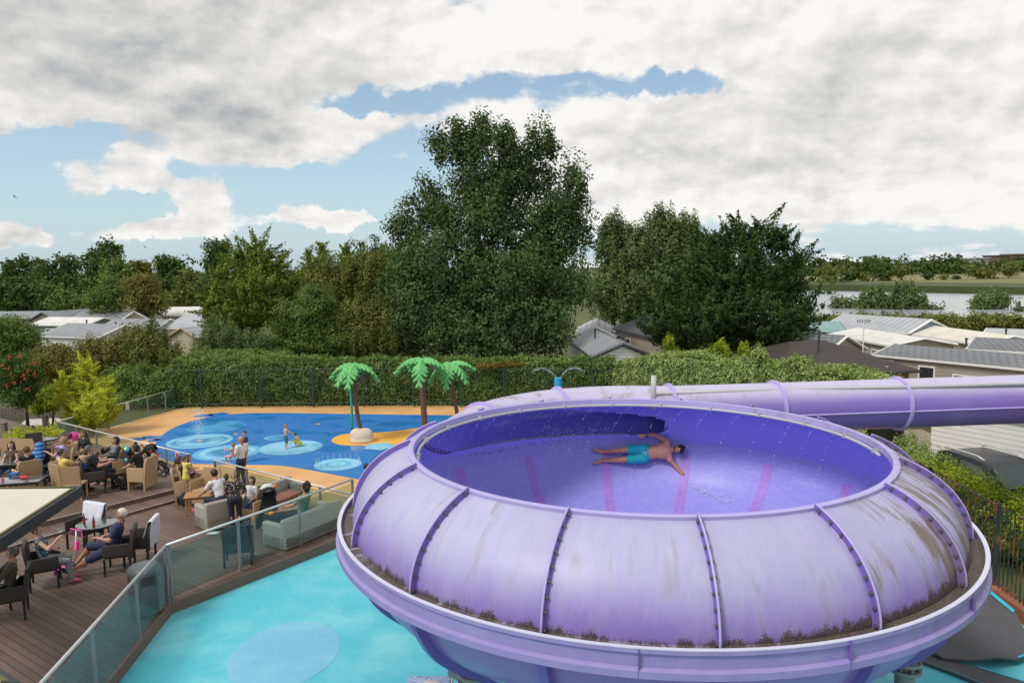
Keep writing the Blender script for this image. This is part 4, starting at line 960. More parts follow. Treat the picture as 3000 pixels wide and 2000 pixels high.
# right-hand park
caravan('caravan', 'large beige caravan with grey tiled roof just behind the purple tube', (2568, 1039), (3130, 1092), 2.75, 3.1, 3.5, BEIGE, R_TILE,
        [('n', 2.4, 1.93, .62, .92), ('n', 4.1, 1.98, 1.0, .36), ('n', 6.2, 1.95, 1.15, .7, 1), ('n', .5, 2.35, .6, .3)], flues=((9.0, 2.6, .2),))
caravan('caravan', 'grey tiled roof caravan standing behind the large beige one at far right', (2841, 1022), (3300, 1048), 2.8, 3.2, 3.6, BEIGE, R_TILE)
caravan('timber_cabin', 'low timber cabin with wide dark brown shingle roof and black flue', (2300, 1100), (2663, 1079), 2.6, 3.6, 5.6, TIMB, R_BRN, [('n', 4.3, 2.2, .8, .3)], trim=M_DTRIM, over=.3, hip=.9, group='low buildings', cat='cabin', flues=((2.9, 1.7, .95),))
caravan('caravan', 'long cream caravan with white roof behind the brown roofed cabin', (2434, 981), (2610, 1012), 2.6, 2.95, 3.7, CREAM, R_WHITE, [('n', 1.2, 1.75, .9, .8, 1), ('n', 3.0, 1.75, .5, .8, 1), ('n', 5.2, 1.75, 1.0, .8, 1), ('n', 8, 1.8, .5, .5)], flues=((10, 1.8, .3),))
caravan('caravan', 'long cream roofed caravan left of the scrub and lake', (2658, 977), (2870, 1008), 2.6, 3.0, 3.8, CREAM, R_CRM, [('n', 1.3, 1.8, .6, .4), ('n', 4.5, 1.8, .5, .4), ('n', 7.6, 1.8, .8, .6), ('n', 10.4, 1.8, .5, .4)], flues=((6, 2, .3),))
caravan('caravan', 'pale blue caravan with ribbed grey roof nearest the lakeside thicket', (2419, 955), (2660, 975), 2.7, 3.45, 4.0, BLUEW, R_PALE, [('n', 5.5, 1.8, .8, .9), ('n', 3.0, 1.9, .8, .7)], trim=M_TRIM, flues=((3, 2, .35), (6, 2, .35)))
caravan('caravan', 'small teal roofed cream caravan by the cypress', (2345, 974), (2478, 974), 2.6, 3.15, 3.7, CREAM, R_TEAL, [('n', 2.6, 1.75, .8, 1.0, 1), ('n', 4.2, 1.75, .8, 1.0, 1)], trim=mat('teal_trim', (.10, .16, .13), .5))
caravan('caravan', 'grey roofed caravan with white bargeboards half hidden by the brown cabin', (2300, 1030), (2410, 1040), 2.6, 3.4, 4.2, BEIGE, R_TILE)
caravan('caravan', 'low white roofed caravan at the far right behind the cream one', (2885, 983), (3100, 992), 2.5, 2.8, 3.6, TIMB, rooft('light_grey_roof', (.42, .43, .44)), flues=((5, 1.5, .4),))
caravan('caravan', 'white boarded caravan below the purple tube beside the parked car', (2732, 1182), (3140, 1246), 2.5, 2.75, 3.2, WHITE, R_GREY, [('n', 4.6, 1.55, 1.1, 1.45, 1)], base=.5)
# centre
caravan('caravan', 'white caravan with grey roof and black gable edge behind the hedge', (1739, 1043), (1905, 1040), 2.6, 3.4, 9.5, WHITE, R_GREY, trim=M_DTRIM) if False else None
def end_on(name, label, gL, gR, peak_z, ze, depth, rz_off, wallc, roofc, windows=(), trim=None, flues=(), group='static caravans'):
    # caravan seen from its gable end; gL, gR: photo positions of the eave corners of that gable
    A = W(*gL, ze); B = W(*gR, ze); d = Vector((B.x-A.x, B.y-A.y, 0)); Wd = d.length; rz = atan2(d.y, d.x)
    t = thing(name, label, 'caravan', (A.x, A.y, 0), rz, group)
    MB().box(0, 0, .45, Wd, depth, ze).build('wall', wallc, t)
    b = MB()
    for y in (0, depth): b = MB(); b.loft([[(0, y-.003, ze), (Wd, y-.003, ze), (Wd/2, y-.003, peak_z-.03)], [(0, y+.003, ze), (Wd, y+.003, ze), (Wd/2, y+.003, peak_z-.03)]]); b.build('gable', wallc, t)
    b = MB(); s_ = (peak_z-ze)/(Wd/2); o = .14
    for x0, x1 in ((-o, Wd/2), (Wd+o, Wd/2)):
        q = [(x0, -o, ze-o*s_), (x1, -o, peak_z), (x1, depth+o, peak_z), (x0, depth+o, ze-o*s_)]
        if x0 < 0: q = q[::-1]
        b.loft([q, [(p[0], p[1], p[2]+.06) for p in q]])
    b.build('roof', roofc, t); b = MB()
    for x0 in (-o, Wd+o): b.tube([(x0, -o, ze-o*s_), (Wd/2, -o, peak_z)], .09, 4)
    b.box(-o-.06, -o, ze-.06-o*s_, -o-.005, depth+o, ze+.04-o*s_); b.box(Wd+o+.005, -o, ze-.06-o*s_, Wd+o+.06, depth+o, ze+.04-o*s_)
    b.build('roof_trim', trim or M_TRIM, t)
    MB().box(.15, .12, 0, Wd-.15, depth-.12, .452).build('skirting', mat('skirting', (.16, .14, .12)), t)
    for (wx, wz, ww, wh) in windows:
        fr = MB(); fr.box(-ww/2-.06, -.05, -wh/2-.06, ww/2+.06, .01, wh/2+.06); wo = fr.build('window', M_TRIM, t); wo.location = (wx, 0, wz); MB().box(-ww/2, -.06, -wh/2, ww/2, -.052, wh/2).build('pane', M_GLASS, wo)
    for (fx, fy, fh) in flues:
        z0 = ze+s_*min(fx, Wd-fx); MB().lathe([(.12, -.05), (.12, .02), (.05, .03), (.05, fh), (.08, fh+.01), (.08, fh+.06), (.02, fh+.1)], (fx, fy, z0), 10).build('flue', M_DTRIM, t, smooth=30)
    return t
end_on('caravan', 'white caravan with grey roof and dark gable edge behind the centre of the hedge', (1739, 1043), (1905, 1040), 3.15, 2.55, 9.5, 0, WHITE, R_GREY, trim=M_DTRIM, flues=((.9, 5.0, .5), (2.3, 5.5, .12), (2.6, 4.4, .12)))
end_on('caravan', 'pale ribbed roof caravan behind the white one near the poplars', (1690, 985), (1800, 985), 3.2, 2.6, 8, 0, WHITE, R_PALE)
hb = caravan('caravan', 'taller beige lodge with dark roof half hidden by the cypress', (1803, 962), (1985, 1004), 2.95, 3.8, 5, BEIGE, R_DK, [('n', .8, 2.2, .5, .7), ('n', 2.4, 2.1, .8, .7)], trim=M_DTRIM, group='low buildings', cat='lodge')
# left park
caravan('caravan', 'beige caravan with grey roof at the left edge of the park', (-60, 936), (120, 934), 2.7, 3.3, 4, BEIGE, R_GREY, trim=M_DTRIM)
end_on('caravan', 'beige gable fronted caravan behind the left bush', (90, 938), (165, 938), 3.4, 2.7, 8, 0, BEIGE, R_GREY, trim=M_DTRIM)
caravan('caravan', 'grey roofed caravan farthest back under the left woods', (103, 921), (222, 918), 2.7, 3.35, 4, CREAM, R_GREY)
caravan('caravan', 'white gabled caravan touching the farthest grey roof', (222, 925), (262, 928), 2.7, 3.3, 4, WHITE, R_PALE)
caravan('caravan', 'yellow cream caravan with long dark grey roof and three windows', (204, 936), (380, 934), 2.7, 3.3, 4, YELW, R_GREY, [('n', 2.3, 1.95, .55, .95, 1), ('n', 3.4, 1.8, .5, 1.3), ('n', 4.9, 1.95, .9, .95, 1)], trim=M_DTRIM)
end_on('caravan', 'cream gabled caravan end below the brownish tree', (363, 934), (432, 933), 3.4, 2.75, 7, 0, YELW, R_CRM)
caravan('caravan', 'green caravan with flat white roof among grey ones', (93, 951), (250, 953), 2.6, 3.1, 3.8, GREENW, R_WHITE, [('n', 2.0, 1.75, .8, .95)])
caravan('caravan', 'pale grey roofed caravan closest behind the left shrubs', (122, 983), (285, 989), 2.6, 3.3, 4.4, WHITE, R_GREY, flues=((1.5, 2.5, .3), (4.5, 2.5, .2)))
caravan('caravan', 'pale grey roofed caravan right of the closest one', (290, 964), (450, 964), 2.7, 3.3, 4.2, WHITE, R_GREY)
caravan('caravan', 'white caravan with ribbed pale roof beside the olive conifer', (488, 960), (640, 962), 2.7, 3.5, 4.5, WHITE, R_PALE, flues=((2.6, 3.6, .35), (1.8, 3.2, .1)))
end_on('caravan', 'cream gable end low behind the flowering bushes', (500, 985), (575, 988), 3.1, 2.5, 6, 0, CREAM, R_PALE, trim=mat('tan_trim', (.30, .2, .12), .6))
caravan('caravan', 'far beige caravan seen between two trees above the white ones', (478, 925), (600, 923), 2.8, 3.5, 4, CREAM, R_WHITE, [('n', 3, 1.9, .8, .8)])
# far buildings on the skyline, lamp posts, masts
def hall(name, label, x0, x1, y0, y1, D, m, m2):
    a = WD(x0, y1, D); c = WD(x1, y0, D); h = c.z; t = thing(name, label, 'building', (a.x, D, 0), 0)
    w = c.x-a.x; MB().box(0, 0, 0, w, 18, h).build('wall', m, t); MB().box(-.6, -.6, h, w+.6, 18.6, h+.7).build('roof', m2, t)
    f = MB()
    for k in range(int(w/6)): MB().box(1.5+k*6, -.06, h-3.2, 4.2+k*6, -.01, h-1.5).build('window', M_GLASS, t)
    return t
M_BR = mat('far_red_brick', (.17, .095, .07), .8, .2); M_FW = mat('far_pale_wall', (.42, .43, .42), .8, .1)
hall('industrial_hall', 'long low pale building on the skyline beyond the wood', 2840, 2935, 757, 790, 480, M_FW, M_FW)
hall('brick_building', 'flat topped red brick building on the right skyline', 2931, 2962, 750, 790, 470, M_BR, M_DTRIM)
hall('brick_building', 'red brick tower block at the right edge of the skyline', 2985, 3040, 746, 790, 470, M_BR, M_BR)
hall('industrial_hall', 'pale shed between the two brick buildings on the skyline', 2962, 2985, 753, 790, 478, M_FW, M_FW)
def lamp_post(label, px, pyb, pyt, D, head, group='lamp posts'):
    p = WD(px, pyb, D); q = WD(px, pyt, D); t = thing('lamp_post' if head != 'mast' else 'radio_mast', label, 'lamp post' if head != 'mast' else 'mast', (p.x, D, 0), 0, group if head != 'mast' else None); h = q.z
    MB().lathe([(.09, 0), (.09, .8), (.055, .85), (.04, h)], n=8).build('pole', M_PIPE, t, smooth=True)
    if head == 'lantern': MB().lathe([(.05, 0), (.16, .05), (.2, .3), (.28, .34), (.1, .48), (.02, .5)], (0, 0, h), 8).build('lamp_head', M_DTRIM, t)
    elif head == 'flood':
        b = MB(); b.box(-.35, -.05, h-.05, .35, .05, h+.02)
        for x in (-.28, 0, .28): b.cbox((x, -.1, h+.18), (.24, .18, .3), rx=.4)
        b.build('lamp_head', mat('lamp_grey', (.4, .4, .4), .5), t)
    else: MB().box(-.8, -.1, h*.82, .8, .1, h*.84).build('crossbar', M_DTRIM, t)
lamp_post('lantern lamp post between the cypress and the teal caravan', 2408, 960, 905, 62, 'lantern')
lamp_post('twin headed floodlight mast before the left woods', 277, 930, 888, 74, 'flood')
lamp_post('thin mast far off above the wood beyond the lake', 2530, 790, 750, 430, 'mast')
lamp_post('thin mast on the right skyline near the brick building', 2863, 790, 746, 440, 'mast')
for (x, yb, yt, D, lab) in ((2528, 1030, 940, 37, 'red and white tv aerial pole by the brown cabin roof'), (2763, 970, 950, 60, 'tv aerial on the cream roofed caravan by the lake'), (142, 975, 938, 66, 'thin tv aerial before the green caravan'), (193, 965, 925, 72, 'thin tv aerial between the left caravans')):
    p = WD(x, yb, D); q = WD(x, yt, D); t = thing('tv_aerial', lab, 'aerial', (p.x, D, 0), 0, 'tv aerials')
    MB().tube([(0, 0, 0), (0, 0, q.z)], .03, 6).build('pole', M_TRIM, t); b = MB(); b.box(-.35, -.012, q.z-.03, .35, .012, q.z)
    for k in range(6): b.box(-.33+k*.12, -.01, q.z-.14, -.315+k*.12, .01, q.z+.10)
    b.build('antenna', M_DTRIM, t)
# ------------------------------------------------------------------ smooth-union bodies
class Sdf:
    def __init__(s): s.p = []; s.cuts = []
    def cone(s, a, b, ra, rb, tag=0, k=.02): s.p.append(('c', np.array(a, float), np.array(b, float), ra, rb, tag, k)); return s
    def ell(s, c, r, tag=0, k=.02, R=None): s.p.append(('e', np.array(c, float), np.array(r, float), R, None, tag, k)); return s
    def mesh(s, vox):
        lo = np.full(3, 1e9); hi = -lo; bbs = []
        for q in s.p:
            if q[0] == 'c': m = max(q[3], q[4]); l, h = np.minimum(q[1], q[2])-m, np.maximum(q[1], q[2])+m
            else: m = q[2].max() if q[3] is not None else q[2]; l, h = q[1]-m, q[1]+m
            bbs.append((l, h)); lo = np.minimum(lo, l); hi = np.maximum(hi, h)
        lo -= vox*3; hi += vox*3; n = np.ceil((hi-lo)/vox).astype(int)+1
        D = np.full(n, .08, np.float32); M = np.full(n, 1e3, np.float32); ID = np.zeros(n, np.int16)
        for q, (l, h) in zip(s.p, bbs):
            k = q[6]; pad = k+2.5*vox+.004
            i0 = np.maximum(0, np.floor((l-pad-lo)/vox).astype(int)); i1 = np.minimum(n, np.ceil((h+pad-lo)/vox).astype(int)+1)
            ax = [lo[i]+vox*np.arange(i0[i], i1[i]) for i in range(3)]
            X, Y, Z = np.meshgrid(*ax, indexing='ij')
            if q[0] == 'c':
                ba = q[2]-q[1]; L = max(ba@ba, 1e-9); px, py, pz = X-q[1][0], Y-q[1][1], Z-q[1][2]
                t = np.clip((px*ba[0]+py*ba[1]+pz*ba[2])/L, 0, 1); d = np.sqrt((px-ba[0]*t)**2+(py-ba[1]*t)**2+(pz-ba[2]*t)**2)-(q[3]+(q[4]-q[3])*t)
            else:
                P = [X-q[1][0], Y-q[1][1], Z-q[1][2]]
                if q[3] is not None: R = np.array(q[3]).T; P = [R[i][0]*P[0]+R[i][1]*P[1]+R[i][2]*P[2] for i in range(3)]
                r = q[2]; k0 = np.sqrt(sum((P[i]/r[i])**2 for i in range(3))); k1 = np.sqrt(sum((P[i]/r[i]**2)**2 for i in range(3)))+1e-9; d = k0*(k0-1)/k1
                d = np.where(k0 < 1e-3, -r.min(), d)
            sl = tuple(slice(i0[i], i1[i]) for i in range(3)); A = D[sl]
            if k > 0: hh = np.clip(.5+.5*(A-d)/k, 0, 1); D[sl] = A*(1-hh)+d*hh-k*hh*(1-hh)
            else: D[sl] = np.minimum(A, d)
            m = M[sl]; c = d < m; ID[sl] = np.where(c, q[5], ID[sl]); M[sl] = np.minimum(m, d)
        for f in s.cuts:
            ax = [lo[i]+vox*np.arange(n[i]) for i in range(3)]; X, Y, Z = np.meshgrid(*ax, indexing='ij'); D = np.maximum(D, f(X, Y, Z))
        S = D < 0; c = [slice(None, -1), slice(1, None)]
        cnt = np.zeros(n-1, np.float32); acc = np.zeros((*(n-1), 3), np.float32)
        for axis in range(3):
            o = [a for a in range(3) if a != axis]
            for u in (0, 1):
                for v in (0, 1):
                    s0 = [0]*3; s0[o[0]] = u; s0[o[1]] = v; s1 = list(s0); s1[axis] = 1
                    i_ = tuple(c[x] for x in s0); j_ = tuple(c[x] for x in s1)
                    a, b = D[i_], D[j_]; m = S[i_] != S[j_]; t = np.where(m, a/np.where(m, a-b, 1), 0)
                    cnt += m
                    for e in range(3): acc[..., e] += np.where(m, t if e == axis else float(s0[e]), 0)
        act = cnt > 0; idx = -np.ones(n-1, np.int64); idx[act] = np.arange(act.sum()); I = np.argwhere(act)
        V = (I+acc[act]/cnt[act][:, None])*vox+lo; F = []
        for axis in range(3):
            o = [(axis+1) % 3, (axis+2) % 3]; a = [slice(None)]*3; b = [slice(None)]*3; a[axis] = slice(None, -1); b[axis] = slice(1, None)
            for e in o: a[e] = slice(1, -1); b[e] = slice(1, -1)
            Sa, Sb = S[tuple(a)], S[tuple(b)]; E = np.argwhere(Sa != Sb); 
            if len(E) == 0: continue
            pos = Sa[tuple(E.T)]; E = E.copy()
            for e in o: E[:, e] += 1
            q = []
            for du, dv in ((0, 0), (1, 0), (1, 1), (0, 1)):
                G = E.copy(); G[:, o[0]] -= du; G[:, o[1]] -= dv; q.append(idx[tuple(G.T)])
            q = np.stack(q, 1); q[~pos] = q[~pos][:, ::-1]; F.append(q)
        F = np.concatenate(F); F = F[(F >= 0).all(1)]
        cen = V[F].mean(1); gi = np.clip(np.rint((cen-lo)/vox).astype(int), 0, n-1); mi = ID[tuple(gi.T)]
        # one pass of smoothing
        for _ in range(1):
            A_ = np.zeros_like(V); k_ = np.zeros(len(V)); 
            for a_, b_ in ((0, 1), (1, 2), (2, 3), (3, 0)):
                np.add.at(A_, F[:, a_], V[F[:, b_]]); np.add.at(A_, F[:, b_], V[F[:, a_]]); np.add.at(k_, F[:, a_], 1); np.add.at(k_, F[:, b_], 1)
            V = V*.5+.5*A_/np.maximum(k_, 1)[:, None]
        return V, F, mi
def ik(a, t, l1, l2, pole):
    a, t, pole = Vector(a), Vector(t), Vector(pole); d = t-a; L = d.length; M = (l1+l2)*.998
    if L > M: t = a+d*(M/L); d = t-a; L = M
    L = max(L, abs(l1-l2)+.01); n = d.normalized(); x = (l1*l1-l2*l2+L*L)/(2*L); h = sqrt(max(0, l1*l1-x*x))
    p = pole-n*pole.dot(n)
    if p.length < 1e-4: p = Vector((0, 1, 0))
    return a+n*x+p.normalized()*h, t
def cloth(name, col, pat=None, c2=(1, 1, 1), sc=18, rough=.85):
    nm = 'cloth_'+name
    if nm in MATS: return MATS[nm]
    def fn(t, b, v):
        n = t.noise(v, 9, 4, .6); c = t.mix(t.m('MULTIPLY', t.ss(n, .35, .7), .35), col, tuple(k*.6 for k in col))
        if pat == 'floral':
            vo = t.new('ShaderNodeTexVoronoi'); vo.inputs['Scale'].default_value = sc; t.l.new(v, vo.inputs['Vector'])
            s_ = t.m('LESS_THAN', vo.outputs['Distance'], .34); cc = t.mix(.35, c2, vo.outputs['Color']); c = t.mix(s_, c, cc)
        if pat == 'stripe':
            x, y, z = t.sep(v); f = t.m('LESS_THAN', t.m('FRACT', t.m('MULTIPLY', z, sc)), .4); c = t.mix(f, c, c2)
        t.l.new(c, b.inputs['Base Color']); b.inputs['Roughness'].default_value = rough
        bn = t.new('ShaderNodeBump', i_Strength=.5, i_Distance=.015); t.l.new(t.noise(v, 14, 3, .6, .8), bn.inputs['Height']); t.l.new(bn.outputs[0], b.inputs['Normal'])
    MATS[nm] = sheet_mat(nm, fn); return MATS[nm]
def skin(k=0):
    c = [(.50, .29, .20), (.44, .22, .14), (.52, .25, .16), (.56, .36, .27)][k]
    return mat('skin_%s' % ('fair', 'tan', 'bronzed', 'pale')[k], c, .5, .12, 9)
HAIRC = {'brown': (.055, .028, .015), 'dark': (.014, .010, .009), 'auburn': (.11, .045, .02), 'blond': (.30, .19, .09), 'white': (.62, .56, .46), 'grey': (.09, .085, .08), 'ginger': (.24, .10, .04), 'bald': (.40, .24, .17)}
M_EYE = None
PEOPLE = []
def person(label, loc, rz, h=1.7, pose='stand', top=None, sleeve=1, bottom=None, leg=2, shoes=None, hair='brown', style='short', sk=0, lean=None, hands=None, feet=None, look=(0, 0), pelvis=None, vox=.012, dress=False, bulk=1.0, under=None, group=None, female=False, tilt=None, extra=None, robe=None, base_z=0.0):
    """x = right, y = forward, z = up from the floor at loc; hands and feet are targets in metres."""
    s = h/1.75; hs = 1+(1.75-h)*.42; t = Sdf()
    B0 = {'stand': (0, 0, .93*s), 'sit': (0, -.02, max(.52, .40+.12*s)), 'crouch': (0, -.12*s, .26*s)}[pose]
    pv = Vector(pelvis or B0); lean = {'stand': 2, 'sit': -8, 'crouch': 38}[pose] if lean is None else lean
    tw = Matrix.Rotation(radians(-lean), 3, 'X')
    if tilt: tw = Matrix.Rotation(radians(tilt), 3, 'Y') @ tw
    TK, BK, SK, SH, HR = 1 if top else 0, 2 if bottom else (1 if dress else 0), 0, 3 if shoes else 0, 5
    if not bottom and not dress: BK = 0
    up = lambda v: pv+tw @ Vector(v)*1.0
    sw = .175*s*bulk*(.9 if female else 1)*(.92 if h < 1.3 else 1); ch = up((0, .0, .33*s)); shl = up((-sw, 0, .475*s)); shr = up((sw, 0, .475*s)); nb = up((0, -.005, .52*s))
    R = [list(r) for r in tw]
    t.ell(up((0, 0, .02*s)), (.155*s*bulk, .115*s*bulk, .12*s), BK, .04, R)
    t.ell(up((0, .005, .17*s)), (.13*s*bulk, .098*s*bulk, .16*s), TK, .04, R)
    t.ell(up((0, .005, .35*s)), (.155*s*bulk, .108*s*bulk, .17*s), TK, .04, R)
    t.cone(shl, shr, .062*s, .062*s, TK, .05)
    if female and h > 1.4:
        for x in (-.07, .07): t.ell(up((x*s, .085*s, .35*s)), (.06*s, .055*s, .06*s), TK, .03)
    if bulk > 1.08: t.ell(up((0, .07*s, .13*s)), (.13*s*bulk, .10*s, .13*s), TK, .04, R)
    hd = .115*s*hs; yaw, pit = look; hR = tw @ Matrix.Rotation(radians(yaw), 3, 'Z') @ Matrix.Rotation(radians(lean*.8-pit), 3, 'X')
    hc = nb+tw @ Vector((0, .012*s, .06*s+hd*1.0)); HV = lambda v: hc+hR @ (Vector(v)*(hd/.115))
    Rh = [list(r) for r in hR]
    t.cone(nb-tw @ Vector((0, 0, .03*s)), hc-hR @ Vector((0, .01, .05)), .052*s, .048*s, SK, .02)
    t.ell(HV((0, -.005, .012)), (.076*hd/.115, .094*hd/.115, .104*hd/.115), SK, .01, Rh)
    t.ell(HV((0, .03, -.045)), (.052*hd/.115, .058*hd/.115, .062*hd/.115), SK, .02, Rh)
    t.cone(HV((0, .088, .01)), HV((0, .107, -.024)), .011*hd/.115, .015*hd/.115, SK, .008)
    for x in (-.077, .077): t.ell(HV((x, -.01, -.012)), (.012, .022, .032), SK, .004, Rh)
    t.ell(HV((0, .084, -.055)), (.024*hd/.115, .012, .008), 6, 0, Rh)
    # legs
    ll, ls = .44*s, .43*s
    if feet is None: feet = {'stand': ((-.10*s, .02, .07*s), (.10*s, -.02, .07*s)), 'sit': ((-.13, .42*s+.02, .07), (.12, .46*s+.02, .07)), 'crouch': ((-.13*s, .10*s, .06*s), (.13*s, .06*s, .06*s))}[pose]
    lt = .115 if bottom else .1
    for i, ft in enumerate(feet):
        x = (-1, 1)[i]; hj = pv+tw @ Vector((x*.088*s*bulk, 0, 0)) if pose != 'stand' else pv+Vector((x*.088*s*bulk, 0, 0))
        kn, an = ik(hj, ft, ll, ls, (x*.15, 1, .6 if pose != 'stand' else .1))
        t.cone(hj, kn, .082*s*bulk, .056*s, SK, .03); t.cone(kn, an, .054*s, .034*s, SK, .02); t.ell(kn.lerp(an, .28)-Vector((0, .014*s, 0)), (.05*s, .054*s, .10*s), SK, .02)
        if bottom:
            if leg >= 2: t.cone(hj, kn, .098*s*bulk, .070*s, BK, .015); t.cone(kn, kn.lerp(an, .96), .068*s, .056*s, BK, .01)
            elif leg == 1: t.cone(hj, hj.lerp(kn, .98), .102*s*bulk, .086*s, BK, .008)
            else: t.cone(hj, hj.lerp(kn, .62), .102*s*bulk, .096*s, BK, .008)
        # foot
        fd = Vector((x*.15, 1, 0)).normalized()
        if leg == 0: fd = ((an-kn).normalized()*.9+Vector((x*.35, .55, 0))).normalized()
        if abs((an-kn).normalized().z) < .55 and pose == 'sit': fd = Vector((0, .6, .75)).normalized()*.9+(an-kn).normalized()*.25; fd.normalize()
        toe = an+fd*.15*s*(1 if h > 1.3 else 1.1)-(Vector((0, 0, .035*s)) if abs(fd.z) < .3 else Vector((0, 0, 0))); heel = an-fd*.035*s-(Vector((0, 0, .03*s)) if abs(fd.z) < .3 else Vector())
        w = 1.18 if shoes else 1; t.cone(heel, an.lerp(toe, .5), .036*s*w, .038*s*w, SH, .015); t.cone(an, toe, .035*s*w, .026*s*w, SH, .015)
    if dress:
        kz = (Vector(feet[0])+Vector(feet[1]))/2; mid = pv+(Vector((0, .0, -.32*s)) if pose == 'stand' else Vector((0, .30*s, .0)))
        t.cone(pv+Vector((0, 0, .05*s)), mid, .12*s, .19*s, 1, .03)
    # arms
    if hands is None: hands = {'stand': ((-.25*s, .06, .74*s), (.25*s, .06, .74*s)), 'sit': ((-.13, .20*s, pv.z+.11*s), (.13, .23*s, pv.z+.11*s)), 'crouch': ((-.12*s, .30*s, .10*s), (.10*s, .32*s, .10*s))}[pose]
    ua, fa = .285*s, .25*s
    for i, ht in enumerate(hands):
        x = (-1, 1)[i]; sj = (shl, shr)[i]; pole = Vector((x*.55, -.6, -.7)) 
        el, wr = ik(sj, ht, ua, fa, pole)
        t.cone(sj, el, .048*s*bulk, .038*s, SK, .02); t.cone(el, wr, .039*s, .026*s, SK, .02); t.ell(el.lerp(wr, .25), (.04*s, .04*s, .045*s), SK, .02)
        if top and sleeve: t.cone(sj, sj.lerp(el, .62 if sleeve == 1 else 1), .064*s*bulk, .060*s if sleeve == 1 else .05*s, 4 if under else TK, .012)
        if top and sleeve == 2: t.cone(el, el.lerp(wr, .93), .05*s, .038*s, 4 if under else TK, .012)
        hdv = (wr-el).normalized(); side = hdv.cross(Vector((0, 0, 1))); side = side.normalized() if side.length > .1 else Vector((1, 0, 0)); nrm = side.cross(hdv).normalized()
        pc = wr+hdv*.045*s; t.cone(wr, pc, .024*s, .032*s, SK, .015); t.cone(pc-side*.02*s, pc+side*.02*s+hdv*.01*s, .022*s, .020*s, SK, .01)
        for f in range(4):
            b0 = pc+hdv*.028*s+side*(f-1.5)*.019*s; fl = (.062, .074, .068, .054)[f]*s; m = b0+hdv*fl*.5-nrm*fl*.16; e = m+hdv*fl*.4-nrm*fl*.42
            t.cone(b0, m, .0095*s, .0085*s, SK, .003); t.cone(m, e, .0085*s, .0075*s, SK, .003)
        tb = pc-side*.026*s*x-hdv*.01*s; t.cone(tb, tb-side*.030*s*x+hdv*.035*s-nrm*.012*s, .011*s, .009*s, SK, .006)
    if extra: extra(t, up, HV, pv)
    if robe: robe(t, up, HV, pv)
    V, F, mi = t.mesh(vox)
    # eyes
    ev, ef = [], []
    for x in (-.03, .03):
        c = HV((x, .083, .012)); o = len(V)+len(ev); r = .010*hd/.115
        for dz in (-r, r):
            for dy in (-r, r):
                for dx in (-r, r): ev.append(tuple(c+hR @ Vector((dx*1.3, dy*.6, dz*.8))))
        ef += [(o, o+2, o+3, o+1), (o+4, o+5, o+7, o+6), (o, o+1, o+5, o+4), (o+2, o+6, o+7, o+3), (o, o+4, o+6, o+2), (o+1, o+3, o+7, o+5)]
    V = np.concatenate([V, np.array(ev)]); F = np.concatenate([F, np.array(ef)]); mi = np.concatenate([mi, np.full(len(ef), 5)])
    blank = skin(sk)
    mats = [skin(sk), top or blank, bottom or top or blank, shoes or blank, under or top or blank, mat('eye_dark', (.02, .015, .012), .3), mat('lips', (.36, .13, .10), .5)]
    root = thing('person', label, 'person', (loc[0], loc[1], loc[2]+base_z), rz, group)
    bo = np_mesh('body', V, F, mats, root, True, mi)
    # hair
    if style != 'bald':
        H = Sdf(); q = hd/.115; thick = 1.0
        H.ell(HV((0, -.014, .024)), (.088*q, .104*q, .108*q), 0, .01, Rh)
        if style in ('long', 'bob', 'tail', 'curly', 'bun'): H.ell(HV((0, -.045, -.02)), (.086*q, .075*q, .10*q), 0, .02, Rh)
        if style == 'long':
            for x in (-.05, 0, .05): H.cone(HV((x, -.06, -.05)), HV((x*1.2, -.085, -.27)), .045*q, .03*q, 0, .02)
            for x in (-.075, .075): H.cone(HV((x, .02, .03)), HV((x*1.15, .01, -.20)), .028*q, .024*q, 0, .02)
        if style == 'bob':
            for x in (-.078, .078): H.cone(HV((x, .01, .03)), HV((x, .01, -.09)), .030*q, .03*q, 0, .02)
        if style == 'tail': H.cone(HV((0, -.10, .03)), HV((0, -.15, -.15)), .03*q, .02*q, 0, .02)
        if style == 'bun': H.ell(HV((0, -.03, .145)), (.045*q, .045*q, .042*q), 0, .015)
        if style == 'curly':
            for k in range(26):
                a = random.uniform(0, 2*pi); e = random.uniform(-.2, 1.4); H.ell(HV((.095*cos(a)*cos(e), -.02-.1*abs(sin(a))*cos(e)*(1 if sin(a) > 0 else -.2), .03+.11*sin(e))), (.034*q,)*3, 0, .01)
        Hi = hR.transposed(); c0 = np.array(hc)
        def cut(X, Y, Z, Hi=Hi, c0=c0, q=q):
            x, y, z = X-c0[0], Y-c0[1], Z-c0[2]; ly = (Hi[1][0]*x+Hi[1][1]*y+Hi[1][2]*z)/q; lz = (Hi[2][0]*x+Hi[2][1]*y+Hi[2][2]*z)/q; lx = (Hi[0][0]*x+Hi[0][1]*y+Hi[0][2]*z)/q
            front = np.minimum(ly-(.030), .060-lz)            # remove in front of the ears and below the hairline
            face = np.where(np.abs(lx) < .072, front, np.minimum(front, ly-.045))
            low = -.055-lz if style == 'short' else -lz-9
            return np.maximum(face, low)*q
        H.cuts.append(cut)
        V, F, mi = H.mesh(vox*.85)
        if len(F): np_mesh('hair', V, F, [mat('hair_'+hair, HAIRC[hair], .55, .35, 30, stretch=(1, 1, .3))], root, True)
    return root
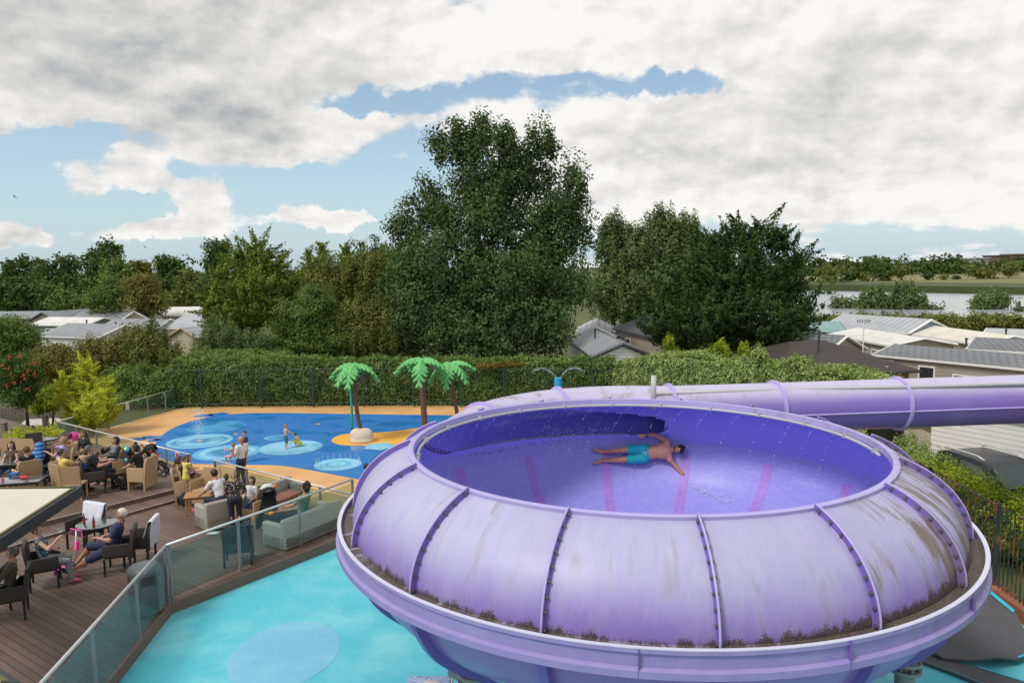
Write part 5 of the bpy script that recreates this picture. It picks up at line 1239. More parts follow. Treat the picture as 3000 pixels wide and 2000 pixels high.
# ------------------------------------------------------------------ glass balustrades
M_STEEL = mat('brushed_steel', (.58, .58, .57), .38, .12, 12, metal=.3); M_POST = mat('grey_post', (.24, .26, .27), .4, .12, 8, metal=.4)
def _glass():
    m = bpy.data.materials.new('balustrade_glass'); m.use_nodes = True; t = NT(m.node_tree); t.n.clear(); o = t.new('ShaderNodeOutputMaterial')
    g = t.new('ShaderNodeNewGeometry'); n = t.noise(g.outputs['Position'], 1.8, 5, .6)
    tr = t.new('ShaderNodeBsdfTransparent'); tr.inputs[0].default_value = (.78, .87, .86, 1)
    gl = t.new('ShaderNodeBsdfGlossy', i_Roughness=.05); gl.inputs[0].default_value = (.9, .95, 1, 1); df = t.new('ShaderNodeBsdfDiffuse'); df.inputs[0].default_value = (.30, .38, .38, 1)
    fr = t.new('ShaderNodeFresnel', i_IOR=1.5)
    a = t.new('ShaderNodeMixShader'); t.l.new(t.m('ADD', .03, t.m('MULTIPLY', t.ss(n, .35, .7), .07)), a.inputs[0]); t.l.new(tr.outputs[0], a.inputs[1]); t.l.new(df.outputs[0], a.inputs[2])
    b = t.new('ShaderNodeMixShader'); t.l.new(t.m('MULTIPLY', fr.outputs[0], t.m('MULTIPLY', t.m('SUBTRACT', 1.0, g.outputs['Backfacing']), .75)), b.inputs[0]); t.l.new(a.outputs[0], b.inputs[1]); t.l.new(gl.outputs[0], b.inputs[2]); t.l.new(b.outputs[0], o.inputs[0]); return m
M_BGL = _glass()
def balustrade(label, pts, z0, ztop, posts, rail=True, first=True, last=True):
    A = Vector((pts[0][0], pts[0][1], 0)); B = Vector((pts[1][0], pts[1][1], 0)); d = (B-A); L = d.length; d.normalize(); rz = atan2(d.y, d.x)
    t = thing('glass_balustrade', label, 'balustrade', (A.x, A.y, 0), rz)
    MB().tube([(0, 0, ztop), (L, 0, ztop)], .030, 10).build('handrail', M_STEEL, t, smooth=True)
    ps = [p*L for p in posts]
    for x in ps:
        b = MB(); b.box(x-.022, -.03, z0-.08, x+.022, .03, ztop-.02); b.box(x-.05, -.05, z0-.0, x+.05, .05, z0+.012); b.build('post', M_POST, t)
    for a, c in zip(ps, ps[1:]):
        b = MB(); b.box(a+.05, -.005, z0+.06, c-.05, .005, ztop-.10); b.build('glass_panel', M_BGL, t)
    return t
ZB = min((z/100 for z in range(90, 160)), key=lambda z: abs(W(486, 1597, z).y-W(495, 1762, DZ).y-.03)); print('ZB', ZB)
R0 = W(120, 2000, ZB); R1 = W(486, 1597, ZB); R2 = W(1032, 1404, ZB)
Rs = R1+(R0-R1)*1.35
def frac(A, B, px, z):                                # where along A-B a post stands (by photo column)
    best = min(range(0, 1001), key=lambda k: abs(proj(A+(B-A)*(k/1000))[0]-px)); return best/1000
def proj(p):
    v = Vector((p[0], p[1], p[2]-CH)); z = v.dot(F_); return (1500+FPX*v.dot(R_)/z, 1000+FPX*v.dot(D_)/z)
balustrade('glass balustrade from the lower left corner up to the bend beside the bin', (Rs, R1), DZ, ZB, [0, frac(Rs, R1, 268, ZB), frac(Rs, R1, 397, ZB), .985])
balustrade('glass balustrade running along the turquoise floor from the bend to the bowl', (R1, R2), DZ, ZB, [.012, frac(R1, R2, 697, ZB), frac(R1, R2, 874, ZB), 1])
G1 = W(629, 1348, .98); G2 = W(1039, 1450, .98); G3 = W(555, 1331, .98); G4 = W(167, 1234, .98)
balustrade('glass balustrade between the wicker sofas and the splash pad', (G1, G2), .0, .98, [0, frac(G1, G2, 722, 1), frac(G1, G2, 824, 1), frac(G1, G2, 937, 1), 1])
balustrade('glass balustrade between the crowded tables and the splash pad', (G4, G3), .0, .98, [0, frac(G4, G3, 222, 1), frac(G4, G3, 281, 1), frac(G4, G3, 345, 1), frac(G4, G3, 486, 1), 1])
Q1 = W(518, 1134, 1.05); balustrade('glass balustrade along the back left garden from the corner to the hedge', (G4, Q1), .0, .98, [0]+[frac(G4, Q1, x, 1) for x in (246, 314, 376, 431, 483)]+[1])
# ------------------------------------------------------------------ furniture
def weave(name, col, sc=60):
    if name in MATS: return MATS[name]
    def fn(t, b, v):
        x, y, z = t.sep(v); s1 = t.m('SINE', t.m('MULTIPLY', t.m('ADD', x, y), sc)); s2 = t.m('SINE', t.m('MULTIPLY', z, sc)); p = t.m('MULTIPLY', s1, s2)
        n = t.noise(v, 25, 3, .7); f = t.m('ADD', t.m('MULTIPLY', t.ss(p, -.4, .3), .6), t.m('MULTIPLY', n, .5)); c = t.mix(f, tuple(k*.35 for k in col), tuple(min(1, k*1.25) for k in col))
        t.l.new(c, b.inputs['Base Color']); b.inputs['Roughness'].default_value = .6
        bn = t.new('ShaderNodeBump', i_Strength=.7, i_Distance=.01); t.l.new(p, bn.inputs['Height']); t.l.new(bn.outputs[0], b.inputs['Normal'])
    MATS[name] = sheet_mat(name, fn); return MATS[name]
W_BEI = weave('beige_rattan', (.52, .35, .19), 110); W_DRK = weave('dark_rattan', (.038, .030, .028), 110); W_GRY = weave('grey_wicker', (.40, .37, .32), 75)
M_BLK = mat('black_metal', (.015, .015, .017), .4, .1); M_TTOP = mat('table_glass_top', (.10, .11, .115), .06, .15, 3, spec=.9, coat=1.0); M_CUSH = mat('brown_cushion', (.22, .10, .07), .8, .2, 6)
M_BLKC = cloth('black', (.014, .014, .016))
def chair_proto(kind, label):
    t = thing('armchair' if kind != 'plain' else 'dining_chair', label, 'chair')
    m = {'beige': W_BEI, 'dark': W_DRK, 'plain': W_BEI, 'black': W_DRK}[kind]
    w, d = .58, .56
    if kind in ('beige', 'dark'):
        b = MB(); b.rbox((0, 0, .40), (w-.10, d-.06, .10), .03); b.build('seat', m, t, smooth=35)
        b = MB(); pr = [(-.29, .30), (-.30, .80), (-.24, .93), (.24, .93), (.30, .80), (.29, .30)]
        b.loft([[(x, -.26-(z-.3)*.14, z) for x, z in pr], [(x, -.20-(z-.3)*.14, z) for x, z in pr]]); b.build('backrest', m, t, smooth=30)
        for s_ in (-1, 1):
            b = MB(); b.rbox((s_*.275, .01, .46 if kind == 'beige' else .53), (.055, .52, .40 if kind == 'beige' else .26), .02); b.build('armrest', m, t, smooth=35)
            for y in (-.24, .24): MB().box(s_*.275-.02, y-.02, 0, s_*.275+.02, y+.02, .36).build('leg', m if kind == 'beige' else M_BLK, t)
        if kind == 'beige': MB().box(-.25, .235, .08, .25, .255, .37).build('front_skirt', m, t); MB().box(-.25, -.25, .06, .25, -.23, .37).build('back_skirt', m, t)
    else:
        b = MB(); b.rbox((0, 0, .44), (.46, .46, .05), .02); b.build('seat', m, t, smooth=35)
        b = MB(); b.loft([[(x, -.22-(z-.44)*.16, z) for x, z in ((-.23, .44), (-.23, .96), (.23, .96), (.23, .44))], [(x, -.18-(z-.44)*.16, z) for x, z in ((-.23, .44), (-.23, .96), (.23, .96), (.23, .44))]]); b.build('backrest', m, t)
        for x in (-.20, .20):
            for y in (-.19, .20): MB().box(x-.018, y-.018, 0, x+.018, y+.018, .42).build('leg', m if kind == 'plain' else M_BLK, t)
    return t
CH_ = {}; KS = 1.1
def chair(kind, loc, rz, label, group='terrace chairs'):
    if kind not in CH_: c = CH_[kind] = chair_proto(kind, label)
    else: c = copy_tree(CH_[kind])
    c.location = loc; c.rotation_euler = (0, 0, rz); c['label'] = label; c['group'] = group; c.scale = (KS,)*3; return c
def HP(px, py, z, hgt): return W(px, py, z+hgt)         # floor point under something whose top is hgt above the floor
def at_floor(px, py, z, hgt): p = HP(px, py, z, hgt); return Vector((p.x, p.y, z))
U_, N_ = DZ2, DZ
rad = radians
def back_off(p, rz, d): return Vector((p.x+sin(rz)*d, p.y-cos(rz)*d, p.z))
def round_table(px, py, z, r, label, top=None, h=.73):
    p = at_floor(px, py, z, h); t = thing('round_table', label, 'table', p, 0, 'round terrace tables')
    MB().lathe([(r*.96, h-.03), (r, h-.02), (r, h), (r*.98, h+.004)], n=40).build('table_top', top or M_TTOP, t, smooth=40)
    MB().lathe([(r*.97, h-.05), (r*1.012, h-.03), (r*1.012, h-.003)], n=40, cap=False).build('table_rim', M_BLK, t)
    for k in range(4):
        a = pi/4+k*pi/2; MB().tube([(r*.62*cos(a), r*.62*sin(a), 0), (r*.5*cos(a), r*.5*sin(a), h-.04)], .02, 8).build('leg', M_BLK, t, smooth=True)
    return t, p
def rect_table(c, z, L, D, h, rz, label, top, legm, th=.03, group=None):
    t = thing('table', label, 'table', (c[0], c[1], z), rz, group)
    b = MB(); b.rbox((0, 0, h-th/2), (L, D, th), .012); b.build('table_top', top, t, smooth=35)
    MB().box(-L/2+.05, -D/2+.05, h-.10, L/2-.05, D/2-.05, h-th-.001).build('apron', legm, t)
    for x in (-1, 1):
        for y in (-1, 1): MB().box(x*(L/2-.06)-.025, y*(D/2-.06)-.025, 0, x*(L/2-.06)+.025, y*(D/2-.06)+.025, h-.10).build('leg', legm, t)
    return t
tA, pA = round_table(127, 1283, U_, .52, 'round silver topped table at the back of the upper terrace')
tC, pC = round_table(333, 1340, U_, .42, 'round table between the black shirted man and the dark haired woman')
tD, pD = round_table(284, 1531, N_, .47, 'round table with two beer bottles beside the white haired man')
tE, pE = round_table(-25, 1700, N_, .48, 'round glass table cut off by the lower left edge')
pB = at_floor(8, 1352, U_, .73); rect_table(pB, U_, 1.3, .8, .73, rad(8), 'glass topped table with beer glasses at the left edge', M_TTOP, M_BLK)
pB2 = at_floor(52, 1404, U_, .70); rect_table(pB2, U_, 1.35, .75, .70, rad(14), 'dark glass table with red shoes and blue cloth at the left edge', M_TTOP, M_BLK)
rect_table(at_floor(147, 1388, U_, .46), U_, .9, .42, .46, rad(20), 'low black bench between the yellow shirted man and the dark glass table', M_BLK, M_BLK)
M_WOOD = mat('oiled_teak', (.36, .19, .09), .55, .25, 5, stretch=(1, 12, 1))
pW = at_floor(582, 1446, N_, .55); rect_table(pW, N_, .75, .6, .55, rad(15), 'small teak side table beside the black bag', M_WOOD, M_WOOD)
pW2 = at_floor(826, 1487, N_, .45); rect_table(pW2, N_, .95, .55, .45, rad(22), 'low teak coffee table in front of the curly haired woman', M_WOOD, M_WOOD)
def sofa(label, A, B, face, depth=.82, zt=.78, cush=None):
    # A, B: ends of the back, face: +1 seat lies left of A->B
    d = B-A; d.z = 0; L = d.length; rz = atan2(d.y, d.x); 
    if face < 0: A, rz = B, rz+pi
    t = thing('wicker_sofa', label, 'sofa', (A.x, A.y, N_), rz, 'grey wicker sofas')
    b = MB(); b.rbox((L/2, depth/2, .19), (L, depth, .32), .03); b.build('base', W_GRY, t, smooth=35)
    b = MB(); b.rbox((L/2, .09, zt/2+.02), (L, .18, zt-.04), .05); b.build('backrest', W_GRY, t, smooth=35)
    for x in (.09, L-.09): b = MB(); b.rbox((x, depth/2+.06, .33), (.18, depth-.10, .62), .05); b.build('armrest', W_GRY, t, smooth=35)
    n = 2 if L > 1.5 else 1
    for k in range(n):
        w = (L-.38)/n; b = MB(); b.rbox((.19+w*(k+.5), depth/2+.08, .40), (w-.02, depth-.22, .13), .05, n=4); b.build('cushion', cush or M_CUSH, t, smooth=35)
    return t
sofa('grey wicker sofa with its back to the glass balustrade by the turquoise floor', W(832, 1527, N_+.78), W(1003, 1462, N_+.78), 1)
sofa('grey wicker sofa with red brown cushion at the back between glass fence and pushchair', W(723, 1436, N_+.78), W(843, 1392, N_+.78)+(W(843, 1392, N_+.78)-W(723, 1436, N_+.78))*0, -1)
sofa('grey wicker sofa nearest the step with the pink dressed girl behind', W(602, 1478, N_+.78), W(735, 1447, N_+.78), 1, .80)
# ------------------------------------------------------------------ the people on the terrace
C_BLK = M_BLKC; C_WHT = cloth('white', (.72, .72, .74)); C_YEL = cloth('yellow', (.72, .56, .16)); C_LAV = cloth('lavender', (.40, .34, .62)); C_NAVY = cloth('navy', (.028, .032, .085)); C_JEAN = cloth('denim', (.055, .085, .16)); C_DJEAN = cloth('dark_denim', (.02, .026, .042))
C_OLV = cloth('olive', (.07, .06, .035)); C_PINK = cloth('pink', (.62, .34, .42)); C_BLU = cloth('blue_shorts', (.015, .05, .32)); C_GRY = cloth('grey_leggings', (.26, .26, .28)); C_DGRN = cloth('dark_green_jacket', (.024, .030, .022)); C_BRN = cloth('brown_top', (.10, .06, .04))
C_TOWB = cloth('blue_towel', (.02, .10, .42), 'stripe', (.10, .35, .55), 9); C_FLO = cloth('black_floral', (.012, .012, .015), 'floral', (.55, .30, .28), 26); C_GFL = cloth('green_floral', (.10, .22, .12), 'floral', (.55, .58, .25), 30); C_GPT = cloth('grey_pattern', (.12, .12, .13), 'floral', (.42, .42, .44), 44); C_BFL = cloth('blue_floral', (.03, .07, .12), 'floral', (.35, .42, .42), 30)
C_YELP = cloth('yellow_print', (.72, .66, .05), 'floral', (.75, .55, .60), 14); C_TRB = cloth('blue_print_trunks', (.01, .10, .22), 'floral', (.20, .40, .10), 34); C_TRY = cloth('yellow_trunks', (.62, .60, .02)); C_RED = cloth('red_top', (.50, .06, .08)); C_STR = cloth('striped_pink', (.60, .55, .52), 'stripe', (.55, .22, .26), 22)
S_BLK = mat('black_shoes', (.015, .015, .017), .4); S_TRN = mat('navy_trainers', (.04, .05, .08), .6, .5, 40); S_PNK = mat('pink_shoes', (.6, .12, .25), .5); S_SAN = mat('brown_sandals', (.14, .07, .04), .6)
G1_, G2_ = 'people on the upper terrace', 'people round the wicker sofas'
SEATH = 1.31*KS
def sit(px, py, z, rz, label, ch=None, chl=None, hh=SEATH, **k):
    p = at_floor(px, py, z, hh*k.pop('hk', 1)); r = rad(rz); k['h'] = k.get('h', 1.7)
    if ch: chair(ch, back_off(p, r, .02), r, chl)
    k.setdefault('pose', 'sit'); o = person(label, p, r, **k); o.scale = (KS,)*3; return o, p
sit(72, 1304, U_, 50, 'woman seen from behind in a black strappy top and jeans on a beige chair', 'beige', 'beige armchair under the woman in the black strappy top', h=1.68, top=C_BLK, sleeve=0, bottom=C_JEAN, hair='auburn', style='short', sk=3, female=True, look=(10, 5), group=G1_)
sit(26, 1296, U_, 185, 'girl with long brown hair facing the camera behind the beer glasses', 'beige', 'beige armchair under the long haired girl behind the beer glasses', h=1.5, top=C_BRN, sleeve=0, bottom=C_JEAN, hair='brown', style='long', sk=3, female=True, hk=.93, group=G1_)
def towel_robe(t, up, HV, pv):
    t.cone(HV((-.02, -.05, .06)), up((0, -.04, .25)), .115, .17, 4, .03); t.cone(up((0, -.02, .25)), up((.04, .12, -.12)), .18, .22, 4, .03)
sit(102, 1297, U_, 165, 'child wrapped in a blue striped towel on a chair', 'black', 'dark chair under the child in the blue towel', h=1.25, top=C_TOWB, sleeve=2, bottom=C_TOWB, leg=1, hair='brown', style='bob', sk=3, hk=.90, robe=towel_robe, under=C_TOWB, group=G1_)
sit(172, 1279, U_, 115, 'woman in a lavender top raising her hand to her mouth', 'beige', 'beige armchair under the woman in lavender', h=1.68, top=C_LAV, sleeve=1, bottom=C_DJEAN, hair='blond', style='short', sk=0, female=True, bulk=1.12, hands=((-.10, .30, .90), (.03, .17, 1.14)), look=(10, 0), group=G1_)
sit(191, 1312, U_, -35, 'man in a yellow t-shirt with his back to the camera', 'beige', 'beige armchair under the man in the yellow t-shirt', h=1.72, top=C_YEL, sleeve=1, bottom=C_DJEAN, shoes=S_BLK, hair='brown', style='short', bulk=1.12, hands=((-.16, .34, .80), (.12, .40, .82)), look=(-10, 5), group=G1_)
person('girl with long hair standing in a dark zipped jacket', at_floor(245, 1261, U_, 1.52), rad(172), h=1.52, top=C_DGRN, sleeve=2, bottom=C_DJEAN, shoes=S_BLK, hair='auburn', style='long', sk=3, female=True, hands=((-.13, .18, .92), (.12, .20, .88)), look=(0, 14), group=G1_)
person('small bare chested boy in bright blue shorts standing between two men', at_floor(242, 1318, U_, 1.06), rad(15), h=1.06, bottom=C_BLU, leg=1, hair='blond', sk=3, hands=((-.28, .16, .62), (.26, .12, .55)), look=(-20, 0), group=G1_)
sit(274, 1307, U_, -62, 'man in black shirt and trousers seen from behind with his leg stretched out', 'dark', 'dark armchair under the man in black', h=1.8, top=C_BLK, sleeve=1, bottom=C_BLK, shoes=S_BLK, hair='grey', bulk=1.15, feet=((-.16, .42, .08), (.10, .66, .08)), hands=((-.10, .36, .86), (.16, .34, .84)), group=G1_)
q_ = at_floor(291, 1310, U_, 1.20); person('dark haired toddler in pink sitting on the lap of the man in black', (q_.x, q_.y, U_+.44), rad(-40), h=.86, pose='sit', pelvis=(0, 0, .18), feet=((-.06, .26, .0), (.12, .30, -.02)), hands=((-.12, .20, .34), (.12, .22, .34)), top=C_PINK, sleeve=1, bottom=C_PINK, leg=1, shoes=S_PNK, hair='dark', sk=0, group=G1_)
sit(328, 1280, U_, 155, 'dark haired woman in a grey patterned top and black cardigan facing the camera', 'beige', 'beige chair behind the woman in the black cardigan', h=1.68, top=C_GPT, sleeve=2, under=C_BLK, bottom=C_BLK, hair='dark', style='bob', sk=0, female=True, hands=((-.20, .34, .80), (.14, .22, 1.02)), group=G1_)
sit(409, 1297, U_, 82, 'woman in black with her hair in a bun and sunglasses beside two pushchairs', 'beige', 'beige chair under the woman with the bun', h=1.66, top=C_BLK, sleeve=1, bottom=C_BLK, hair='dark', style='bun', sk=0, female=True, hands=((-.15, .42, .62), (.16, .44, .60)), lean=14, group=G1_,
    extra=lambda t, up, HV, pv: t.cone(HV((-.05, .085, .014)), HV((.05, .085, .014)), .02, .02, 3, 0), shoes=S_BLK)
_, pmo = sit(538, 1332, N_, 195-260, 'mother in black and jeans holding the toddler in yellow', 'beige', 'beige armchair under the mother holding the toddler in yellow', h=1.66, top=C_BLK, sleeve=2, bottom=C_JEAN, hair='brown', style='tail', sk=0, female=True, shoes=S_SAN, hands=((-.05, .22, .76), (.12, .26, .80)), group=G2_)
q_ = WD(541, 1340, pmo.y-.42); person('toddler in a bright yellow printed dress held on a lap', (q_.x, q_.y, q_.z-.92), rad(-25), h=.92, pose='stand', top=C_YELP, sleeve=1, dress=True, hair='brown', sk=0, hands=((-.16, .10, .40), (.14, .16, .50)), feet=((-.06, .10, .03), (.06, .12, .03)), look=(-30, 0), group=G2_)
sit(557, 1321, N_, -60, 'little girl in pink with her hand at her mouth sitting on a beige chair back', 'beige', 'beige armchair behind the toddler in yellow', h=1.1, top=C_STR, sleeve=0, bottom=C_PINK, hair='brown', style='bob', sk=0, hands=((-.06, .16, .86), (.12, .2, .70)), pelvis=(0, 0, .74), feet=((-.1, .34, .48), (.1, .34, .48)), look=(-20, 0), hk=1.05, group=G2_)
sit(643, 1380, N_, 55, 'dark haired man in a white t-shirt leaning forward from the wicker sofa', None, None, h=1.74, top=C_WHT, sleeve=1, bottom=C_DJEAN, hair='dark', sk=1, lean=22, hands=((-.20, .55, .62), (.14, .58, .60)), shoes=S_BLK, hk=.96, group=G2_)
person('girl in a long pale pink dress standing by the wicker sofa', at_floor(662, 1391, N_, 1.16), rad(0), h=1.16, top=C_PINK, sleeve=0, dress=True, hair='brown', style='tail', sk=0, hands=((-.26, .14, .72), (.14, .14, .60)), group=G2_)
person('woman standing in a black floral blouse and dark jeans with her back to the camera', at_floor(683, 1380, N_, 1.64), rad(18), h=1.64, top=C_FLO, sleeve=2, bottom=C_DJEAN, shoes=S_BLK, hair='blond', style='tail', sk=0, female=True, bulk=1.15, lean=12, hands=((-.14, .30, .95), (.22, .28, .96)), look=(0, 25), group=G2_)
sit(731, 1386, N_, 160, 'smiling child peering over the back of a beige chair beyond the sofas', 'beige', 'beige armchair beyond the sofas under the smiling child', h=1.25, top=C_WHT, sleeve=1, bottom=C_JEAN, hair='brown', style='bob', sk=3, pelvis=(0, 0, .60), group=G2_)
sit(883, 1411, N_, 68, 'woman with dark curly hair in a green floral top on the sofa by the glass', None, None, h=1.68, top=C_GFL, sleeve=1, bottom=C_BLK, hair='dark', style='curly', sk=2, female=True, bulk=1.1, hands=((-.14, .34, .72), (.14, .32, .70)), shoes=S_BLK, group=G2_)
pm = at_floor(703, 1276, 0, 1.78)
person('bald man in a white polo shirt and dark jeans carrying a toddler', pm, rad(70), h=1.78, top=C_WHT, sleeve=1, bottom=C_DJEAN, shoes=S_BLK, hair='bald', style='bald', sk=1, bulk=1.06, hands=((-.12, .26, 1.10), (.24, .04, .76)), lean=-3, look=(10, 0))
q_ = at_floor(685, 1272, 0, 1.82); person('toddler with ginger hair and pink striped top pointing from the arm of the bald man', (q_.x-.06, q_.y-.05, .94), rad(65), h=.86, pose='sit', pelvis=(0, 0, .18), feet=((-.1, .16, -.06), (.1, .18, -.06)), hands=((-.10, .40, .36), (.12, .18, .34)), top=C_STR, sleeve=1, bottom=C_PINK, leg=1, shoes=S_PNK, hair='ginger', sk=3, vox=.010)
person('boy in a dark blue top standing in the splash pad behind the bald man', at_floor(716, 1264, 0, 1.16), rad(160), h=1.16, top=C_NAVY, sleeve=1, bottom=C_RED, leg=1, hair='brown', sk=3)
person('bare chested small boy standing in blue and green swimming shorts', W(838, 1315, 0), rad(-38), h=.98, bottom=C_TRB, leg=1, hair='blond', sk=3, hands=((-.10, .22, .58), (.24, .26, .58)), lean=4, look=(0, 25), group='boys playing on the blue floor', vox=.010)
person('bare chested boy crouching in yellow swimming shorts', W(876, 1308, 0), rad(68), h=1.02, pose='crouch', bottom=C_TRY, leg=1, hair='brown', sk=3, look=(0, 10), hands=((-.12, .36, .10), (.14, .34, .12)), group='boys playing on the blue floor', vox=.010)
person('dark haired child in red half hidden by the edge of the purple bowl', at_floor(1072, 1360, 0, 1.1), rad(-80), h=1.1, top=C_RED, sleeve=1, bottom=C_RED, hair='dark', style='bob', sk=0)
# foreground
def man_pose(): pass
sit(339, 1497, N_, 108, 'white haired man in a navy polo shirt and shorts leaning back with legs stretched out', 'dark', 'dark rattan armchair under the white haired man', h=1.82, top=C_NAVY, sleeve=1, bottom=C_NAVY, leg=1, shoes=S_TRN, hair='white', sk=1, bulk=1.15, lean=-17, hk=.985, pelvis=(0, .10, .53),
    feet=((-.16, .98, .12), (.14, .84, .20)), hands=((-.16, .34, .80), (.27, .28, .70)), look=(5, -6), vox=.011)
sit(124, 1530, N_, -62, 'woman seen from behind in a blue floral top holding a wine glass', 'dark', 'dark rattan armchair under the woman with the wine glass', h=1.66, top=C_BFL, sleeve=0, bottom=C_GRY, shoes=S_PNK, hair='auburn', style='short', sk=0, female=True, hands=((-.13, .24, .64), (.20, .25, .98)), look=(-8, 0), vox=.011)
sit(14, 1606, N_, 118, 'man in an olive jacket at the table cut off by the left edge', 'dark', 'dark armchair under the man in the olive jacket', h=1.74, top=C_OLV, sleeve=2, bottom=C_BLK, shoes=S_BLK, hair='grey', sk=1, hands=((-.16, .36, .78), (.10, .38, .76)))
# empty chairs
for kind, px, py, z, rz, lab, hb in (('beige', 195, 1272, U_, 150, 'empty beige armchair right of the silver topped table', .95), ('beige', 17, 1288, U_, 200, 'empty beige armchair at the left edge behind the long haired girl', .95), ('beige', 56, 1300, U_, 190, 'empty beige armchair between the girl and the silver topped table', .85),
        ('black', 99, 1272, U_, 215, 'empty black chair behind the silver topped table', .96), ('plain', 217, 1360, U_, 8, 'tall beige dining chair with its back to the camera left of the man in black', .96), ('beige', 598, 1376, N_, 165, 'empty beige armchair right of the little girl in pink', .95), ('dark', 695, 1522, N_, 15, 'dark chair standing alone behind the glass balustrade', .96)):
    chair(kind, at_floor(px, py, z, hb*KS), rad(rz), lab)
# towel chairs
def towel(label, loc, rz, w, drop_f, drop_b, m, seed, group):
    # cloth folded over the top of a chair back
    nx, ny = 26, 34; V = []
    for j in range(ny):
        s_ = -drop_b+(drop_b+drop_f)*j/(ny-1)
        for i in range(nx):
            u = (i/(nx-1)-.5); x = u*w*(1+.05*sin(s_*9+seed)); e = max(0, abs(s_)-.03); fold = .022*sin(u*17+seed+s_*2)*min(1, e*3); lowr = .05*sin(u*5+seed)*(abs(s_) > drop_b*.8)
            y = (math.copysign(.035+e*.10*(1 if s_ > 0 else .35), s_) if abs(s_) > .03 else s_*1.2)*1.35+fold; z = .972-e*(1+.04*sin(u*11+seed))-.01*abs(fold)*0-(.012 if e == 0 else 0)*0+lowr*0
            V.append((x, y-.318-min(0, z-.93)*-.14*0+(z-.93)*-.14, z))
    F = [(j*nx+i, j*nx+i+1, (j+1)*nx+i+1, (j+1)*nx+i) for j in range(ny-1) for i in range(nx-1)]
    t = np_mesh('towel', V, F, m, None, True); md = t.modifiers.new('t', 'SOLIDIFY'); md.thickness = .008
    t.location = loc; t.rotation_euler = (0, 0, rz); t.scale = (KS,)*3; return tag(t, label, 'towel', group)
M_TOW = cloth('white_towel', (.66, .66, .74), rough=.95)
p = at_floor(243, 1483, N_, 1.06); chair('dark', p, rad(158), 'dark rattan armchair carrying a white towel behind the round table'); towel('white towel draped over the chair behind the round table', p, rad(158), .64, .42, .62, M_TOW, 1, 'white towels over chair backs')
p = at_floor(404, 1518, N_, 1.06); chair('dark', p, rad(100), 'dark rattan armchair carrying a white towel right of the white haired man'); towel('white towel hanging over the chair right of the white haired man', p, rad(100), .60, .40, .66, M_TOW, 4, 'white towels over chair backs')
# ------------------------------------------------------------------ things on and beside the tables
M_BEER = mat('brown_bottle_glass', (.05, .015, .008), .12, .1, spec=.8); M_LBL = mat('red_label', (.45, .03, .05), .6); M_CLR = mat('clear_glass', (.75, .82, .84), .08, .05, trans=.85); M_AMB = mat('amber_beer', (.55, .22, .02), .2, .1)
def bottle(p, label, grp=None):
    t = thing('beer_bottle', label, 'bottle', p, 0, grp)
    MB().lathe([(.028, 0), (.031, .01), (.031, .15), (.024, .18), (.012, .21), (.012, .255), (.015, .258), (.015, .27)], n=14).build('body', M_BEER, t, smooth=40)
    MB().lathe([(.0318, .05), (.0318, .13)], n=14, cap=False).build('label', M_LBL, t); return t
def on(px, py, z, h=.734): return Vector(W(px, py, z+h))
bottle(on(247, 1534, N_), 'left beer bottle with red label on the round table by the white haired man', 'beer bottles'); bottle(on(275, 1543, N_), 'right beer bottle with red label on the round table by the white haired man', 'beer bottles'); bottle(on(336, 1340, U_), 'dark bottle on the table before the woman in the black cardigan', 'beer bottles')
def glass(p, label, h=.16, fill=M_AMB, stem=False, grp='drinking glasses'):
    t = thing('wine_glass' if stem else 'beer_glass', label, 'glass', p, 0, grp)
    if stem: MB().lathe([(.035, 0), (.034, .004), (.005, .01), (.004, .09), (.03, .12), (.038, .16), (.030, .20)], n=14, cap=False).build('bowl', M_CLR, t, smooth=True)
    else: MB().lathe([(.030, 0), (.036, h), (.033, h), (.027, .01)], n=14).build('tumbler', M_CLR, t, smooth=40); MB().lathe([(.026, .008), (.031, h*.8)], n=14).build('drink', fill, t, smooth=40)
    return t
glass(on(31, 1352, U_), 'tall glass of amber beer on the left edge table'); glass(on(14, 1350, U_), 'shorter glass of beer beside the tall one'); glass(Vector(W(176, 1570, 1.22)), 'stemmed wine glass raised by the woman in blue floral', stem=True)
for x, y, l in ((11, 1342, 'left glass water jug on the left edge table'), (47, 1340, 'right glass water jug on the left edge table')):
    t = thing('jug', l, 'jug', on(x, y, U_), 0, 'water jugs'); MB().lathe([(.05, 0), (.065, .05), (.06, .16), (.045, .2), (.055, .23)], n=14).build('body', mat('jug_glass', (.35, .45, .55), .1, .3, 20, trans=.5), t, smooth=40); MB().tube([(.055, 0, .19), (.1, 0, .17), (.1, 0, .09), (.06, 0, .06)], .008, 6).build('handle', M_CLR, t)
t = thing('candle_holder', 'blue glass jar on the silver topped table', 'jar', on(114, 1284, U_), 0); MB().lathe([(.04, 0), (.05, .05), (.045, .13), (.03, .14)], n=12).build('body', mat('blue_glass', (.2, .35, .5), .1, .2, trans=.4), t, smooth=40)
tag(MB().rbox((0, 0, .05), (.26, .18, .10), .045).build('folded_cloth', cloth('blue_cloth', (.02, .12, .35)), loc=on(42, 1393, U_, .70)), 'blue folded swimwear on the dark glass table', 'cloth')
s_ = Sdf(); s_.cone((-.10, 0, .04), (.04, .03, .035), .035, .03, 0, .01).cone((-.02, -.09, .04), (.12, -.05, .035), .035, .03, 0, .01); V, F, _ = s_.mesh(.01); o = tag(np_mesh('red_shoes', V, F, mat('red_rubber', (.6, .03, .03), .5), None, True), 'pair of red child shoes on the dark glass table', 'shoes'); o.location = on(72, 1400, U_, .70)
tag(MB().lathe([(.035, 0), (.045, .12), (.04, .12), (.03, .01)], n=14).build('paper_cup', mat('pink_paper', (.65, .10, .30), .6), loc=on(8, 1412, U_, .70)), 'pink paper cup on the dark glass table', 'cup')
